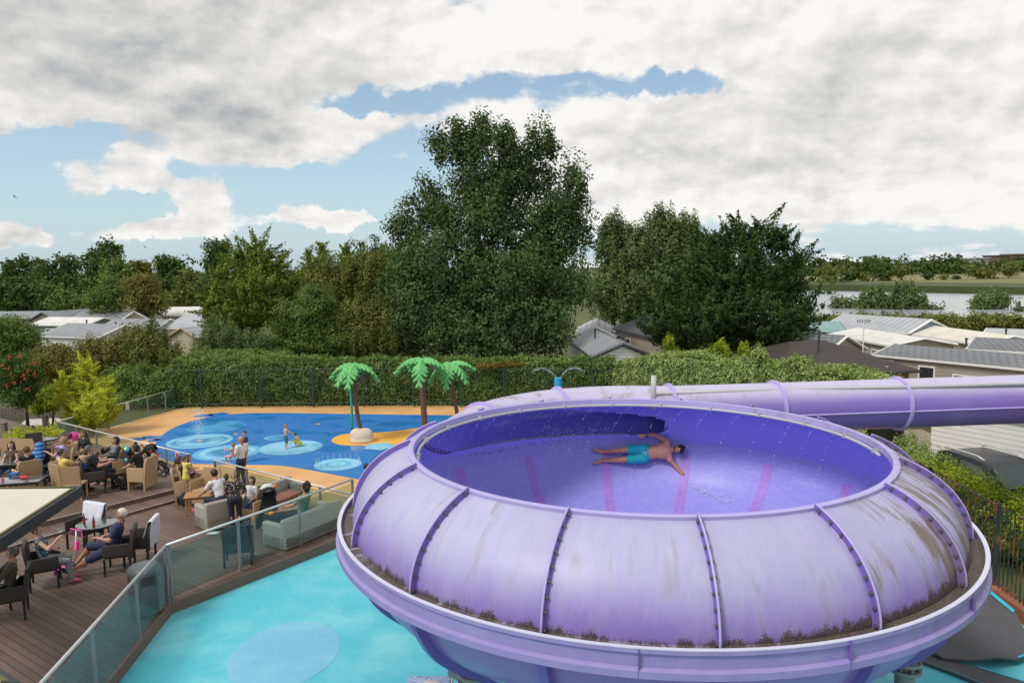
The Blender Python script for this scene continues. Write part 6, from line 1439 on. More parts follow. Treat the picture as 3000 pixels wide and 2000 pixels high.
s_ = Sdf(); s_.ell((0, 0, .2), (.17, .13, .22), 0, .02).ell((0, .10, .14), (.12, .06, .12), 0, .02).cone((-.06, 0, .38), (.06, 0, .38), .03, .03, 0, .03); V, F, _ = s_.mesh(.015); o = tag(np_mesh('backpack', V, F, M_BLKC, None, True), 'black bag on the deck between the mother and the teak table', 'bag'); o.location = W(543, 1482, N_)
s_ = Sdf(); s_.cone((-.1, 0, .04), (.02, .02, .04), .045, .035, 0, .01).cone((0, -.12, .04), (.12, -.08, .04), .045, .035, 0, .01).ell((.05, .1, .06), (.07, .05, .06), 0, .01); V, F, _ = s_.mesh(.012); o = tag(np_mesh('pink_shoes', V, F, mat('pink_rubber', (.7, .10, .28), .5), None, True), 'pink child shoes under the small teak table', 'shoes'); o.location = W(577, 1497, N_)
tag(MB().add([(-.15, -.08, 0), (.13, -.10, 0), (.16, .09, .004), (-.11, .11, 0)], [(0, 1, 2, 3)]).build('paper_sheet', mat('white_paper', (.6, .65, .66), .8), loc=W(624, 1560, N_+.004)), 'white sheet of paper lying on the deck behind the glass', 'paper')
t = thing('handbag', 'grey cloth bag hanging on the beige chair behind the woman in the black top', 'bag', at_floor(113, 1373, U_, .4), .5); s_ = Sdf(); s_.ell((0, 0, .42), (.16, .10, .22), 0, .02); V, F, _ = s_.mesh(.015); np_mesh('bag_body', V, F, cloth('grey_bag', (.28, .28, .26)), t, True); MB().tube([(-.1, 0, .6), (-.06, 0, .8), (.06, 0, .8), (.1, 0, .6)], .012, 6).build('strap', M_BLK, t)
# pushchairs
def pushchair(label, p, rz, body, hood, extra_c=None, frame=M_BLK, grp='pushchairs'):
    t = thing('pushchair', label, 'pushchair', p, rz, grp); fr = MB()
    for x in (-.22, .22):
        fr.tube([(x, -.34, 1.02), (x, -.10, .60), (x, .36, .12)], .016, 8); fr.tube([(x, -.32, .12), (x, .02, .48), (x, .12, .56)], .016, 8)
    fr.tube([(-.22, -.34, 1.02), (.22, -.34, 1.02)], .02, 8); fr.tube([(-.22, -.32, .12), (.22, -.32, .12)], .012, 6); fr.build('frame', frame, t, smooth=True)
    b = MB(); pr = [(-.18, .95), (-.12, .62), (.0, .42), (.22, .40), (.34, .30), (.38, .16)]
    for a, c in ((-.20, .20),):
        lo_ = [[(a, y, z), (c, y, z), (c, y+.03, z+.05), (a, y+.03, z+.05)] for y, z in pr]; b.loft(lo_)
    b.build('seat', body, t, smooth=35)
    S = Sdf(); S.ell((0, -.02, .86), (.23, .26, .22), 0, .01); S.cuts.append(lambda X, Y, Z: np.maximum(-(np.sqrt((X/.20)**2+((Y+.02)/.23)**2+((Z-.86)/.19)**2)-1)*.2, np.maximum(.80-Z-(Y-.0)*.0, Y-.14+(Z-.86)*.3))); V, F, _ = S.mesh(.016); np_mesh('hood', V, F, hood, t, True)
    b = MB(); b.rbox((0, -.04, .22), (.36, .42, .14), .04); b.build('basket', M_BLKC, t, smooth=35)
    for x in (-.24, .24):
        for y in (-.32, .36):
            for dx in ((-.03, .03) if y > 0 else (0,)):
                w = MB(); w.tube([(x+dx-.016, y, .095), (x+dx+.016, y, .095)], .093, 20); wo = w.build('wheel', mat('tyre_rubber', (.02, .02, .02), .7), t, smooth=35)
                MB().tube([(x+dx-.019, y, .095), (x+dx+.019, y, .095)], .052, 14).build('rim', mat('wheel_grey', (.35, .35, .37), .4), wo, smooth=35)
    if extra_c:
        S = Sdf(); extra_c(S); V, F, mi = S.mesh(.014); np_mesh('blanket', V, F, [C_X1, C_X2], t, True, mi)
    return t
C_X1 = cloth('turquoise_towel', (.03, .38, .58), 'floral', (.75, .65, .05), 7); C_X2 = cloth('red_blanket', (.60, .03, .04))
pushchair('pushchair with a turquoise and yellow towel over its hood', W(402, 1400, U_), rad(-60), M_BLKC, M_BLKC, lambda S: S.cone((-.14, -.26, 1.0), (.14, -.26, 1.0), .09, .09, 0, .03).cone((-.14, -.30, .66), (.14, -.30, .66), .08, .08, 0, .06).cone((-.12, .05, .98), (.12, .05, .98), .06, .06, 0, .06))
pushchair('pushchair with a red blanket and a pink child seat, next to the glass fence', W(450, 1392, U_), rad(-75), M_BLKC, M_BLKC, lambda S: S.cone((-.16, -.05, .86), (.16, .0, .86), .08, .08, 1, .04).cone((-.12, .10, .66), (.12, .12, .6), .08, .08, 1, .06))
pushchair('pink and black pushchair behind the girl in the dark jacket', W(221, 1352, U_), rad(150), cloth('magenta', (.5, .04, .25)), cloth('magenta', (.5, .04, .25)))
C_X1 = cloth('cream_blanket', (.62, .62, .56), 'floral', (.3, .5, .5), 12); C_X2 = cloth('orange_toy', (.8, .25, .02))
pushchair('black pushchair with a cream bundle between the wicker sofas', W(790, 1538, N_), rad(-150), M_BLKC, M_BLKC, lambda S: S.ell((0, -.12, 1.02), (.18, .14, .12), 0, .02).ell((-.24, -.3, .98), (.06, .06, .06), 1, .01).ell((.0, .3, .42), (.08, .08, .06), 1, .01))
# pink scooter
M_HPK = mat('hot_pink', (.75, .06, .32), .35, .1)
t = thing('child_scooter', 'pink child scooter with tassels standing by the woman with the wine glass', 'scooter', W(200, 1668, N_), rad(-25))
MB().tube([(0, .18, .10), (0, .26, .86)], .018, 8).build('stem', M_STEEL, t, smooth=True); MB().tube([(-.2, .262, .88), (.2, .262, .88)], .018, 8).build('handlebar', M_HPK, t, smooth=True)
b = MB(); b.rbox((0, -.06, .09), (.13, .46, .035), .015); b.build('deck', M_HPK, t, smooth=35); MB().cbox((0, .235, .5), (.13, .05, .22), rx=-.1).build('front_panel', M_HPK, t)
for x, y in ((-.10, .20), (.10, .20), (0, -.30)): MB().tube([(x-.018, y, .06), (x+.018, y, .06)], .06, 16).build('wheel', mat('purple_wheel', (.35, .05, .4), .5), t, smooth=35)
for x in (-.19, .19):
    b = MB()
    for k in range(8): b.tube([(x, .262, .87), (x*1.2+random.uniform(-.03, .03), .262+random.uniform(-.03, .03), .74)], .005, 4)
    b.build('tassel', M_HPK, t)
# litter bin
M_BIN = mat('bin_grey_green', (.13, .155, .15), .5, .2, 8)
pb = W(432, 1792, N_); t = thing('litter_bin', 'ribbed dark grey litter bin behind the glass at the bend', 'bin', pb, rad(60))
b = MB(); rings = []
for z, r in ((0, .27), (.04, .30), (.62, .325), (.66, .33)):
    rings.append([((r+(.008 if k % 4 < 2 and 0 < z < .66 else 0))*cos(2*pi*k/96), (r+(.008 if k % 4 < 2 and 0 < z < .66 else 0))*sin(2*pi*k/96), z) for k in range(96)])
b.loft(rings); b.build('bin_body', M_BIN, t, smooth=25)
MB().lathe([(.30, .66), (.30, .86)], n=40, cap=False).build('bin_opening', M_BLK, t)
for k in range(4): a = k*pi/2+.4; MB().cbox((.305*cos(a), .305*sin(a), .76), (.05, .20, .21), rz=a).build('lid_pillar', M_BIN, t)
MB().lathe([(.335, .86), (.34, .90), (.33, .95), (.26, 1.01), (.12, 1.035), (.01, 1.04)], n=40).build('lid', M_BIN, t, smooth=40)
# awnings
M_CAN = mat('cream_canvas', (.62, .59, .50), .8, .12, 2, col2=(.52, .50, .40), c2=(.55, .8)); M_FRM = mat('black_frame', (.018, .018, .022), .4, .1); M_MOSS = mat('mossy_edge', (.13, .12, .05), .9, .5, 20)
ZA = 2.85
def awning(label, tip, e1, e2, rise):
    T = W(*tip, ZA); A = W(*e1, ZA); B = W(*e2, ZA); t = thing('awning', label, 'awning', (T.x, T.y, 0)); o = Vector((T.x, T.y, 0)); C = (A+B)/2+Vector((0, 0, rise)); I = T+(((A+B)/2)-T).normalized()*.22
    A_, B_ = A+(B-A).normalized()*.12, B+(A-B).normalized()*.12
    b = MB(); b.loft([[I-o+Vector((0, 0, .03)), B_-o+Vector((0, 0, .03)), C-o+Vector((0, 0, .03)), A_-o+Vector((0, 0, .03))], [I-o+Vector((0, 0, .045)), B_-o+Vector((0, 0, .045)), C-o+Vector((0, 0, .045)), A_-o+Vector((0, 0, .045))]]); b.build('canopy', M_CAN, t)
    for P in (A, B):
        d = (P-T).normalized(); n = Vector((-d.y, d.x, 0)); n = n if n.dot((A+B)/2-T) > 0 else -n
        b = MB(); q = [T-o, P-o, P-o+n*.07, T-o+n*.07+d*.05]
        b.loft([[v+Vector((0, 0, -.17)) for v in q], [v+Vector((0, 0, .04)) for v in q]]); b.build('frame_bar', M_FRM, t)
        b = MB(); q = [T-o+n*.07+d*.1, P-o+n*.07, P-o+n*.12, T-o+n*.12+d*.16]; b.loft([[v+Vector((0, 0, .041)) for v in q], [v+Vector((0, 0, .062)) for v in q]]); b.build('mossy_hem', M_MOSS, t)
    return t
awning('cream canvas awning with black frame reaching in from the left edge', (241, 1428), (-420, 1440), (-330, 1800), .25)
awning('corner of a second pale awning at the bottom left corner', (62, 2006), (-300, 1765), (-100, 2400), .1)
# small signs on the glass
def sign(label, A, B, k, z, w, h, cols):
    p = A+(B-A)*k; d = (B-A).normalized(); t = thing('sign', label, 'sign', (p.x, p.y, z), atan2(d.y, d.x)); y = -.03
    MB().box(-w/2, y-.008, -h/2, w/2, y, h/2).build('sign_board', cols[0], t); MB().box(-w*.36, y-.011, -h*.1, w*.36, y-.009, h*.3).build('sign_panel', cols[1], t)
    b = MB()
    for i in range(3): b.box(-w*.34, y-.011, -h*(.2+.08*i)-.008, w*.3, y-.009, -h*(.2+.08*i))
    b.build('sign_lines', M_DTRIM, t)
M_WHS = mat('white_sign', (.7, .7, .7), .5); M_RDS = mat('red_sign', (.55, .05, .08), .5)
sign('small white notice on the back left glass fence', G4, Q1, frac(G4, Q1, 370, 1), .8, .22, .32, (M_WHS, mat('pale_green_sign', (.45, .55, .5), .5)))
sign('white and red notice at the end of the glass fence by the toddler in yellow', G4, G3, .93, .82, .26, .40, (M_WHS, M_RDS)); sign('pink and white notice on the glass fence behind the sofas', G1, G2, frac(G1, G2, 836, 1), .66, .26, .36, (mat('pink_sign', (.65, .25, .3), .5), M_WHS))
# ------------------------------------------------------------------ splash pad toys
M_PTR = mat('toy_trunk_brown', (.13, .055, .042), .5, .12, 6); M_FRD = mat('toy_frond_green', (.12, .42, .13), .5, .12, 3); M_ROCK = mat('cream_rock', (.62, .52, .42), .85, .2, 5, bump=.6, bscale=14)
def frond_mesh():
    S = Sdf(); rib = [Vector((0, .03+.17*i, 0.04+.16*math.sin(i*.42)-.0165*i*i)) for i in range(7)]
    for i in range(6): S.cone(rib[i], rib[i+1], .07, .07 if i < 5 else .045, 0, .03)
    for i in range(6):
        w = (.14, .24, .28, .26, .19, .09)[i]; c = rib[i].lerp(rib[i+1], .3)
        for x in (-1, 1):
            e = c+Vector((x*w, .15, -.04-w*.30)); S.cone(c, e, .088, .062, 0, .02)
    S.cuts.append(lambda X, Y, Z: -np.maximum(np.abs(X)-.008, 0)+(-.02)+0*Z if False else np.full_like(X, -9.))
    return S.mesh(.016)
FR = None
def palm(label, base, top, r, angs, scale, extra=None, grp='toy palm trees'):
    global FR
    t = thing('toy_palm_tree', label, 'palm tree', base, 0, grp); B = Vector(base); T = Vector(top)-B
    pts = [Vector((0, 0, 0)), T*.15+Vector((-T.x*.02, 0, 0)), T*.4, T*.7, T*.95]; sw_ = extra or 0
    pts = [p+Vector((sw_*sin(pi*k/4), 0, 0)) for k, p in enumerate(pts)]
    MB().tube(catmull(pts, 6), r, 14).build('trunk', M_PTR, t, smooth=True)
    MB().ball(T*.97, r*1.7, 12).build('crown_hub', M_FRD, t, smooth=True)
    for az, dr in angs:
        if FR is None: V, F, _ = frond_mesh(); o = np_mesh('frond', V, F, M_FRD, t, True); FR = o.data
        else: o = bpy.data.objects.new('frond', FR); COL.objects.link(o); o.parent = t
        o.location = T*.985; o.rotation_euler = (rad(-dr), 0, rad(az)); o.scale = (scale,)*3
        MB().tube([(0, .03+.17*i, 0.04+.16*math.sin(i*.42)-.0165*i*i+.052) for i in range(6)], .007, 5).build('midrib', mat('frond_vein', (.05, .25, .07), .5), o)
    return t
def pz(px, py, D): p = WD(px, py, D); return p
rb = W(1054, 1299); DR = rb.y+.35
S = Sdf(); S.ell((0, 0, .22), (.46, .40, .36), 0, .05).ell((-.16, -.05, .36), (.28, .26, .22), 0, .05).ell((.2, .02, .26), (.3, .32, .3), 0, .05).ell((.02, 0, .08), (.5, .44, .2), 0, .05); S.cuts.append(lambda X, Y, Z: -Z-.02); V, F, _ = S.mesh(.025)
o = tag(np_mesh('rock', V, F, M_ROCK, None, True), 'rounded cream boulder under the left toy palm', 'rock'); o.location = (rb.x, DR, 0)
b0 = pz(1058, 1262, DR); t0 = pz(1040, 1070, DR); palm('toy palm tree rising from the cream boulder with curved brown trunk', b0, t0, .085, ((84, 6), (168, 26), (135, 20), (-75, 16), (10, 8)), 1.0, -.10)
DP = W(1237, 1268).y+.5; b0 = W(1245, 1268); t0 = WD(1234, 1056, b0.y); palm('middle toy palm tree with straight thick trunk on the yellow island', b0, t0, .13, ((92, 4), (178, 34), (-92, 4), (30, 6), (-40, 6)), 1.08, 0)
b0 = W(1345, 1250); t0 = WD(1316, 1068, b0.y); palm('right toy palm tree leaning left beside the purple bowl', b0, t0, .085, ((96, 20), (172, 32), (-120, 20), (-78, -8), (20, 6)), 1.02, 0)
t = thing('water_flower', 'green pole with orange flower spout behind the boulder palm', 'spray pole', W(1031, 1258)); g0 = W(1031, 1258); g1 = WD(1020, 1085, g0.y)-g0
MB().tube(catmull([(0, 0, 0), (g1.x*.1+.03, 0, g1.z*.4), (g1.x*.6, 0, g1.z*.8), tuple(g1)], 8), .055, 12).build('pole', mat('bright_green_pole', (.01, .36, .20), .35), t, smooth=True)
for k in range(6):
    a = k*pi/3+.3; e = g1+Vector((cos(a)*.52, sin(a)*.52, .12)); S = Sdf(); S.cone(g1+Vector((cos(a)*.1, sin(a)*.1, 0)), e, .07, .03, 0, .02); V, F, _ = S.mesh(.018); np_mesh('petal', V, F, mat('orange_petal', (.80, .38, .06), .4), t, True)
M_CY = mat('cyan_post', (.02, .34, .55), .35); DC = 31.0
cp = WD(1635, 1107, DC); t = thing('spray_post', 'turquoise blue spray post sending two water arcs before the hedge', 'spray post', (cp.x, DC, 0)); MB().lathe([(.20, 0), (.20, .03), (.165, .05), (.165, cp.z), (.14, cp.z+.02)], n=20).build('post', M_CY, t, smooth=40)
M_DROP = mat('water_drops', (.75, .82, .86), .15, .05, spec=.8)
def drops(pts, r0=.012, jit=.02):
    n = len(pts); P = np.array(pts)+RG.normal(size=(n, 3))*jit; r = r0*RG.uniform(.5, 1.3, n); o = np.array([(1, 0, 0), (-1, 0, 0), (0, 1, 0), (0, -1, 0), (0, 0, 1.3), (0, 0, -1.3)])
    V = (P[:, None, :]+o[None]*r[:, None, None]).reshape(-1, 3); f = np.array([(0, 2, 4), (2, 1, 4), (1, 3, 4), (3, 0, 4), (2, 0, 5), (1, 2, 5), (3, 1, 5), (0, 3, 5)])
    F = (np.arange(n)[:, None, None]*6+f[None]).reshape(-1, 3); return V, F
def water(name, label, cat, pts, r0=.012, jit=.02):
    V, F = drops(pts, r0, jit); return tag(np_mesh(name, V, F, M_DROP), label, cat, kind='stuff')
pts = []
for sg in (-1, 1):
    for k in range(200): u = random.random(); pts.append((cp.x+sg*(.08+1.05*u), DC, cp.z+1.35*u*(1-u*.85)*1.0+.02))
water('water_jet', 'two thin water arcs from the turquoise spray post', 'water jet', pts, .008, .02)
c = W(585, 1293); pts = [(c.x+random.gauss(0, .06+.13*u), c.y+random.gauss(0, .06+.10*u), 1.45*u) for u in (random.random()**.8 for _ in range(420))]
water('water_jet', 'tall sparkling water jet at the left of the blue floor', 'water jet', pts, .013, .01)
c = W(990, 1360); pts = []
for k in range(22):
    a = 2*pi*k/22; x, y = c.x+.78*cos(a), c.y+.78*sin(a)
    for j in range(9): pts.append((x, y, j*.028))
water('water_jet', 'ring of little water jets on the blue floor near the bowl', 'water jet', pts, .011, .008)
c = W(667, 1325); water('water_jet', 'low splash of water before the bald man', 'water jet', [(c.x+random.gauss(0, .25), c.y+random.gauss(0, .3), abs(random.gauss(0, .16))) for _ in range(160)], .011, .01)
# ------------------------------------------------------------------ the man in the bowl
def hit_bowl(px, py):
    v = ray(px, py); t_ = 12.0
    while t_ < 24:
        p = Vector((0, 0, CH))+v*t_; r = hypot(p.x-BC.x, p.y-BC.y)
        if r < FOOT-.05 and p.z <= low_surf(r)[0]: return p
        if p.y > BC.y and r >= FOOT-.05: return p
        t_ += .01
    return p
hp = hit_bowl(1888, 1328); rr_ = hypot(hp.x-BC.x, hp.y-BC.y); az_ = atan2(hp.y-BC.y, hp.x-BC.x); sl_ = low_surf(rr_)[1]
er = Vector((cos(az_), sin(az_), 0)); nrm = (-er*sl_+Vector((0, 0, 1))).normalized(); ax_ = Vector((sin(az_), -cos(az_), 0))
tilt_ = 0.0; xr = nrm.cross(ax_).normalized()
MM = Matrix((( xr.x, nrm.x, ax_.x), (xr.y, nrm.y, ax_.y), (xr.z, nrm.z, ax_.z))); OO = hp+nrm*.13
def bl(px, py, y=0.0):                       # photo position -> body coordinates on a plane y above the back
    v = ray(px, py); o = Vector((0, 0, CH)); P0 = OO+nrm*y; t_ = (P0-o).dot(nrm)/v.dot(nrm); q = o+v*t_-OO; return (q.dot(xr), y, q.dot(ax_))
SH_ = bl(1967, 1318); FL, FR_ = bl(1757, 1350, .03), bl(1761, 1323, .03); HL, HR_ = bl(2022, 1408, .03), bl(1889, 1275, .15)
print('slider', hp, 'r', rr_, 'feet', FL, FR_, 'sh', SH_, 'hands', HL, HR_)
hgt = 1.93
def mx(t, up, HV, pv):
    for k, (a, c) in enumerate(((-.05, -.075), (.05, -.075))): t.ell(HV((a*.6, .052, c+.0)), (.035, .036, .034), 5, .006)
    t.ell(HV((0, .07, -.082)), (.03, .03, .024), 5, .006)
sl = person('man in turquoise swimming trunks sliding on his back inside the purple bowl with arms spread', (0, 0, 0), 0, h=hgt, pose='stand', bottom=cloth('turquoise_trunks', (.01, .42, .50)), leg=0, hair='dark', sk=2, lean=4, pelvis=(0, 0, 0), feet=(FL, FR_), hands=(HL, HR_), look=(35, 42), tilt=math.degrees(atan2(SH_[0], SH_[2])), vox=.0085, extra=mx, bulk=1.04)
sl.matrix_world = Matrix.Translation(OO) @ MM.to_4x4()
for (q, m, nm) in ((HR_, M_BLKC, 'wristband'), (HL, mat('green_strap', (.10, .16, .06), .6), 'watch')):
    hnd = Vector(q); s_ = Vector((0.175*(1 if nm == 'wristband' else -1), 0, .5)); e_ = (s_-hnd).normalized(); b = MB(); b.tube([hnd+e_*.02, hnd+e_*.05], .033, 14); b.build(nm, m, sl, smooth=35)
# draw cord on the trunks
MB().tube([(-.03, .135, .03), (-.0, .15, .05), (.03, .135, .03), (.02, .13, -.04)], .008, 6).build('draw_cord', C_WHT, sl, smooth=True)
# spray from the pipe, streaming along the wall in the riding direction
pts = []
for deg in list(range(64, 200, 6))+[12, 20, 28, 36, 46, 56]:
    a = rad(deg); x0, y0 = (RR-.12)*cos(a), (RR-.12)*sin(a)
    for k in range(30):
        u = random.random()*.62; w = a+u*.36; r_ = (RR-.12)+.30*u; pts.append((BC.x+r_*cos(w), BC.y+r_*sin(w), ZR-.08-.2*u-3.6*u*u))
water('water_spray', 'thin dotted water jets falling from the pipe round the rim inside the bowl', 'water spray', pts, .006, .009)
pts = []
def onbowl(px, py, lift=.03):
    p = hit_bowl(px, py); r = hypot(p.x-BC.x, p.y-BC.y); a = atan2(p.y-BC.y, p.x-BC.x); return p+Vector((-cos(a), -sin(a), 1)).normalized()*lift
for _ in range(220): u = random.random(); pts.append(tuple(onbowl(2034+110*u+random.gauss(0, 3+10*u), 1428+48*u+random.gauss(0, 3+6*u), abs(random.gauss(.02, .03*(1-u)+.01)))))
for _ in range(420): pts.append(tuple(onbowl(random.uniform(1600, 1740), random.gauss(1305, 26), abs(random.gauss(.02, .07)))))
for _ in range(140): pts.append(tuple(onbowl(random.uniform(1560, 1800), random.gauss(1262, 8), abs(random.gauss(.02, .05)))))
water('water_splash', 'white splashes of water around the sliding man', 'water splash', pts, .0085, .01)
# ------------------------------------------------------------------ supports under the bowl
M_GALV = mat('galvanised_grey', (.20, .20, .19), .5, .3, 8, metal=.3)
def leg(label, x, y, zt):
    t = thing('support_column', label, 'column', (x, y, 0), 0, 'steel columns under the bowl')
    MB().lathe([(.30, 0), (.30, .03), (.13, .032), (.13, zt-.32)], n=20).build('column', M_GALV, t, smooth=40); MB().lathe([(.21, zt-.32), (.21, zt-.27), (.135, zt-.269), (.135, zt-.2), (.21, zt-.199), (.21, zt-.15), (.1, zt-.149), (.1, zt+.1)], n=20).build('column_flange', M_GALV, t, smooth=40)
    for k in range(8): a = k*pi/4; MB().lathe([(.022, zt-.34), (.022, zt-.13)], (.175*cos(a), .175*sin(a), 0), 8).build('bolt', M_BOLT, t)
leg('grey flanged column under the right of the bowl', BC.x+3.3, BC.y-2.0, 1.95); leg('grey flanged column under the left of the bowl', BC.x-2.6, BC.y-2.3, 2.0); leg('grey column under the back of the bowl', BC.x, BC.y+3.2, 2.0)
q = W(1385, 1985, 1.3); t = thing('drain_pipework', 'thick grey jointed pipe running under the bowl bottom left', 'pipe', (q.x, q.y, 0)); MB().tube([(-.3, .2, 1.35), (.0, 0, 1.25), (.9, -.25, 1.05), (1.9, -.5, .9)], .12, 18).build('pipe', M_GALV, t, smooth=True)
for x in (.12, .22): MB().tube([(x, -.03, 1.22), (x+.05, -.045, 1.215)], .17, 18).build('pipe_flange', M_GALV, t, smooth=35)
MB().tube([(.4, -.15, 0), (.4, -.15, 1.05)], .05, 10).build('prop', M_GALV, t, smooth=True)
c = W(1270, 2010, .3); t = thing('mosaic_plinth', 'blue and white mosaic plinth under the bowl at the bottom edge', 'plinth', (c.x, c.y, 0)); 
def _mos(tt, b, v):
    vo = tt.new('ShaderNodeTexVoronoi'); vo.inputs['Scale'].default_value = 30; tt.l.new(v, vo.inputs['Vector']); tt.l.new(tt.mix(tt.sep(vo.outputs['Color'])[0], (.45, .5, .62), (.12, .2, .45)), b.inputs['Base Color']); b.inputs['Roughness'].default_value = .3
b = MB(); b.rbox((-.1, .1, .15), (.75, .5, .3), .03); b.build('base', sheet_mat('mosaic_tiles', _mos), t, smooth=35); b = MB(); b.ball((-.05, 0, .31), .16, 20, sc=(1.2, .9, .35)); b.build('stone', M_ROCK, t, smooth=True)
for i, dx in enumerate((.28, .40)): MB().tube([(dx, 0, 0), (dx+.04, .02, .5), (dx-.02, .1, .75)], .022, 8).build('spout', M_PIPE, t, smooth=True)
# ------------------------------------------------------------------ right corner: kerb, railings, rubber mats, car
K0 = W(2700, 1600); K1 = W(2885, 1745); K2 = W(3000, 1832); kd = (K2-K1).normalized(); KA = K1-kd*4.2; KB = K2+kd*3; kn = Vector((-kd.y, kd.x, 0)); kn = kn if kn.x > 0 else -kn
def _brick(t, b, v):
    x, y, z = t.sep(v); f = t.m('FRACT', t.m('DIVIDE', x, .225)); g = t.m('LESS_THAN', f, .05); wn = t.new('ShaderNodeTexWhiteNoise'); wn.noise_dimensions = '1D'; t.l.new(t.m('FLOOR', t.m('DIVIDE', x, .225)), wn.inputs['W'])
    t.l.new(t.mix(g, t.mix(wn.outputs[0], (.26, .085, .045), (.36, .13, .07)), (.2, .16, .13)), b.inputs['Base Color']); b.inputs['Roughness'].default_value = .85
L_ = (KB-KA).length; b = MB(); b.box(0, 0, 0, L_, .30 if kn.cross(kd).z < 0 else -.30, .28)
kb = b.build('brick_kerb', sheet_mat('red_brick', _brick)); kb.location = KA; kb.rotation_euler = (0, 0, atan2(kd.y, kd.x)); tag(kb, 'low red brick wall edging the turquoise floor at right', 'low wall')
M_RUST = mat('rusty_green_rail', (.025, .035, .03), .7, .3, 5, col2=(.20, .07, .03), c2=(.48, .6), stretch=(1, 1, .4))
railing('railings', 'tall rusty dark green railings on the brick kerb at right', [tuple(KA+kn*.15+Vector((0, 0, .28))), tuple(KB+kn*.15+Vector((0, 0, .28)))], 1.75, .14, .02, M_RUST, 2.6, 'railings', (.05, 1.0))
M_MAT = mat('grey_rubber_mat', (.085, .085, .09), .85, .2, 2, bump=.2, bscale=50); M_MED = mat('turquoise_mat_edge', (.04, .42, .58), .6)
def rmat(label, P, lift, edges):
    Q = [W(x, y, .05) for x, y in P]; c = sum(Q, Vector())/len(Q); t = thing('rubber_mat', label, 'rubber mat', (c.x, c.y, 0), 0, 'grey rubber mats')
    n = len(Q); V = []; top = [];
    rings = 5; b = MB(); R = []
    for k in range(rings, 0, -1): u = k/rings; R.append([Vector(((q.x-c.x)*u, (q.y-c.y)*u, .02+lift[i % len(lift)]*u*u*u)) for i, q in enumerate(Q)])
    up_ = [[p+Vector((0, 0, .035)) for p in r] for r in R]; b.loft([*R[::-1], *up_], cap=True); b.build('mat', M_MAT, t, smooth=40)
    for (i, j) in edges:
        e = MB(); A, B_ = up_[0][i], up_[0][j]; A2, B2 = A*.93, B_*.93; z = Vector((0, 0, .012)); e.loft([[A+z, B_+z, B2+z, A2+z], [A+z*1.6, B_+z*1.6, B2+z*1.6, A2+z*1.6]]); e.build('edge_strip', M_MED, t)
rmat('big curled grey rubber mat with turquoise edges beside the brick wall', [(2680, 1905), (2770, 1830), (2853, 1785), (2900, 1778), (2972, 1818), (3010, 1870), (3060, 1905), (2985, 1945), (2924, 1958), (2840, 1948), (2761, 1935)], [.25, .12, .3, .34, .2, .05, .05, .1, .22, .1, .06], [(3, 4), (6, 7)])
rmat('long grey rubber mat with turquoise edge lying under the big one', [(2665, 1925), (2720, 1918), (2860, 1955), (3100, 2030), (3100, 2120), (2960, 2040), (2800, 1975)], [.02], [(6, 0), (5, 6), (2, 3)])
# parked car behind the yellow bush
M_CAR = mat('dark_car_paint', (.022, .023, .027), .32, .1, 3, spec=.35, coat=.15); M_CG = mat('car_glass', (.035, .05, .05), .12, .1, spec=.5)
cr = W(2850, 1330, 1.72); cf = W(2950, 1362, 1.72); hd_ = atan2(cf.y-cr.y, cf.x-cr.x)
t = thing('parked_car', 'dark grey estate car with silver roof rails parked by the white caravan', 'car', (cr.x+.55, cr.y+.2, -.03), hd_)
prof = [(-1.3, .45), (-1.36, .85), (-1.28, 1.02), (-1.05, 1.55), (-.8, 1.66), (.3, 1.68), (.75, 1.60), (1.55, 1.08), (2.55, .95), (2.78, .80), (2.85, .45)]
b = MB(); rings = []
for y, w in ((-.90, 0), (-.88, 1), (-.70, 2), (.70, 2), (.88, 1), (.90, 0)):
    rings.append([(x*(1 if w else .99), y if z < 1.1 else y*(.80+.0*w), z*(1 if w else .97)+(.02 if w == 2 and z > 1.5 else 0)) for x, z in prof])
b.loft(rings); b.build('body', M_CAR, t, smooth=30)
for sd_ in (-1, 1):
    y = sd_*.905
    for xs in ([(-1.0, 1.12), (-.82, 1.52), (-.2, 1.57), (-.2, 1.12)], [(-.12, 1.12), (-.12, 1.57), (.62, 1.52), (1.15, 1.12)]):
        q = [(x, sd_*(.915-.17*max(0, (z-1.1)/.45)*1.0), z) for x, z in xs]; b = MB(); b.loft([q, [(x, yy-sd_*.03, z) for x, yy, z in q]]); b.build('side_window', M_CG, t)
    MB().tube([(-.9, sd_*.62, 1.70), (-.7, sd_*.64, 1.76), (.35, sd_*.64, 1.77), (.6, sd_*.62, 1.69)], .022, 8).build('roof_rail', M_STEEL, t, smooth=True)
    m_ = MB(); m_.rbox((1.0, sd_*1.03, 1.14), (.14, .20, .14), .04); m_.build('wing_mirror', M_CAR, t, smooth=35)
    l_ = MB(); l_.rbox((2.62, sd_*.66, .84), (.26, .34, .13), .04); l_.build('headlight', mat('lamp_glass', (.6, .62, .65), .1, .1, spec=.9), t, smooth=35)
    for x in (-.75, 2.05):
        wo = MB().tube([(x, sd_*.72, .34), (x, sd_*.93, .34)], .34, 24).build('wheel', mat('tyre_rubber', (.02, .02, .02), .7), t, smooth=35); MB().tube([(x, sd_*.90, .34), (x, sd_*.945, .34)], .22, 18).build('rim', M_STEEL, wo, smooth=35)
b = MB(); q = [(.84, -.66, 1.57), (.84, .66, 1.57), (1.50, .80, 1.13), (1.50, -.80, 1.13)]; b.loft([[(x+.015, y, z+.02) for x, y, z in q], [(x+.05, y, z+.035) for x, y, z in q]]); b.build('windscreen', M_CG, t)
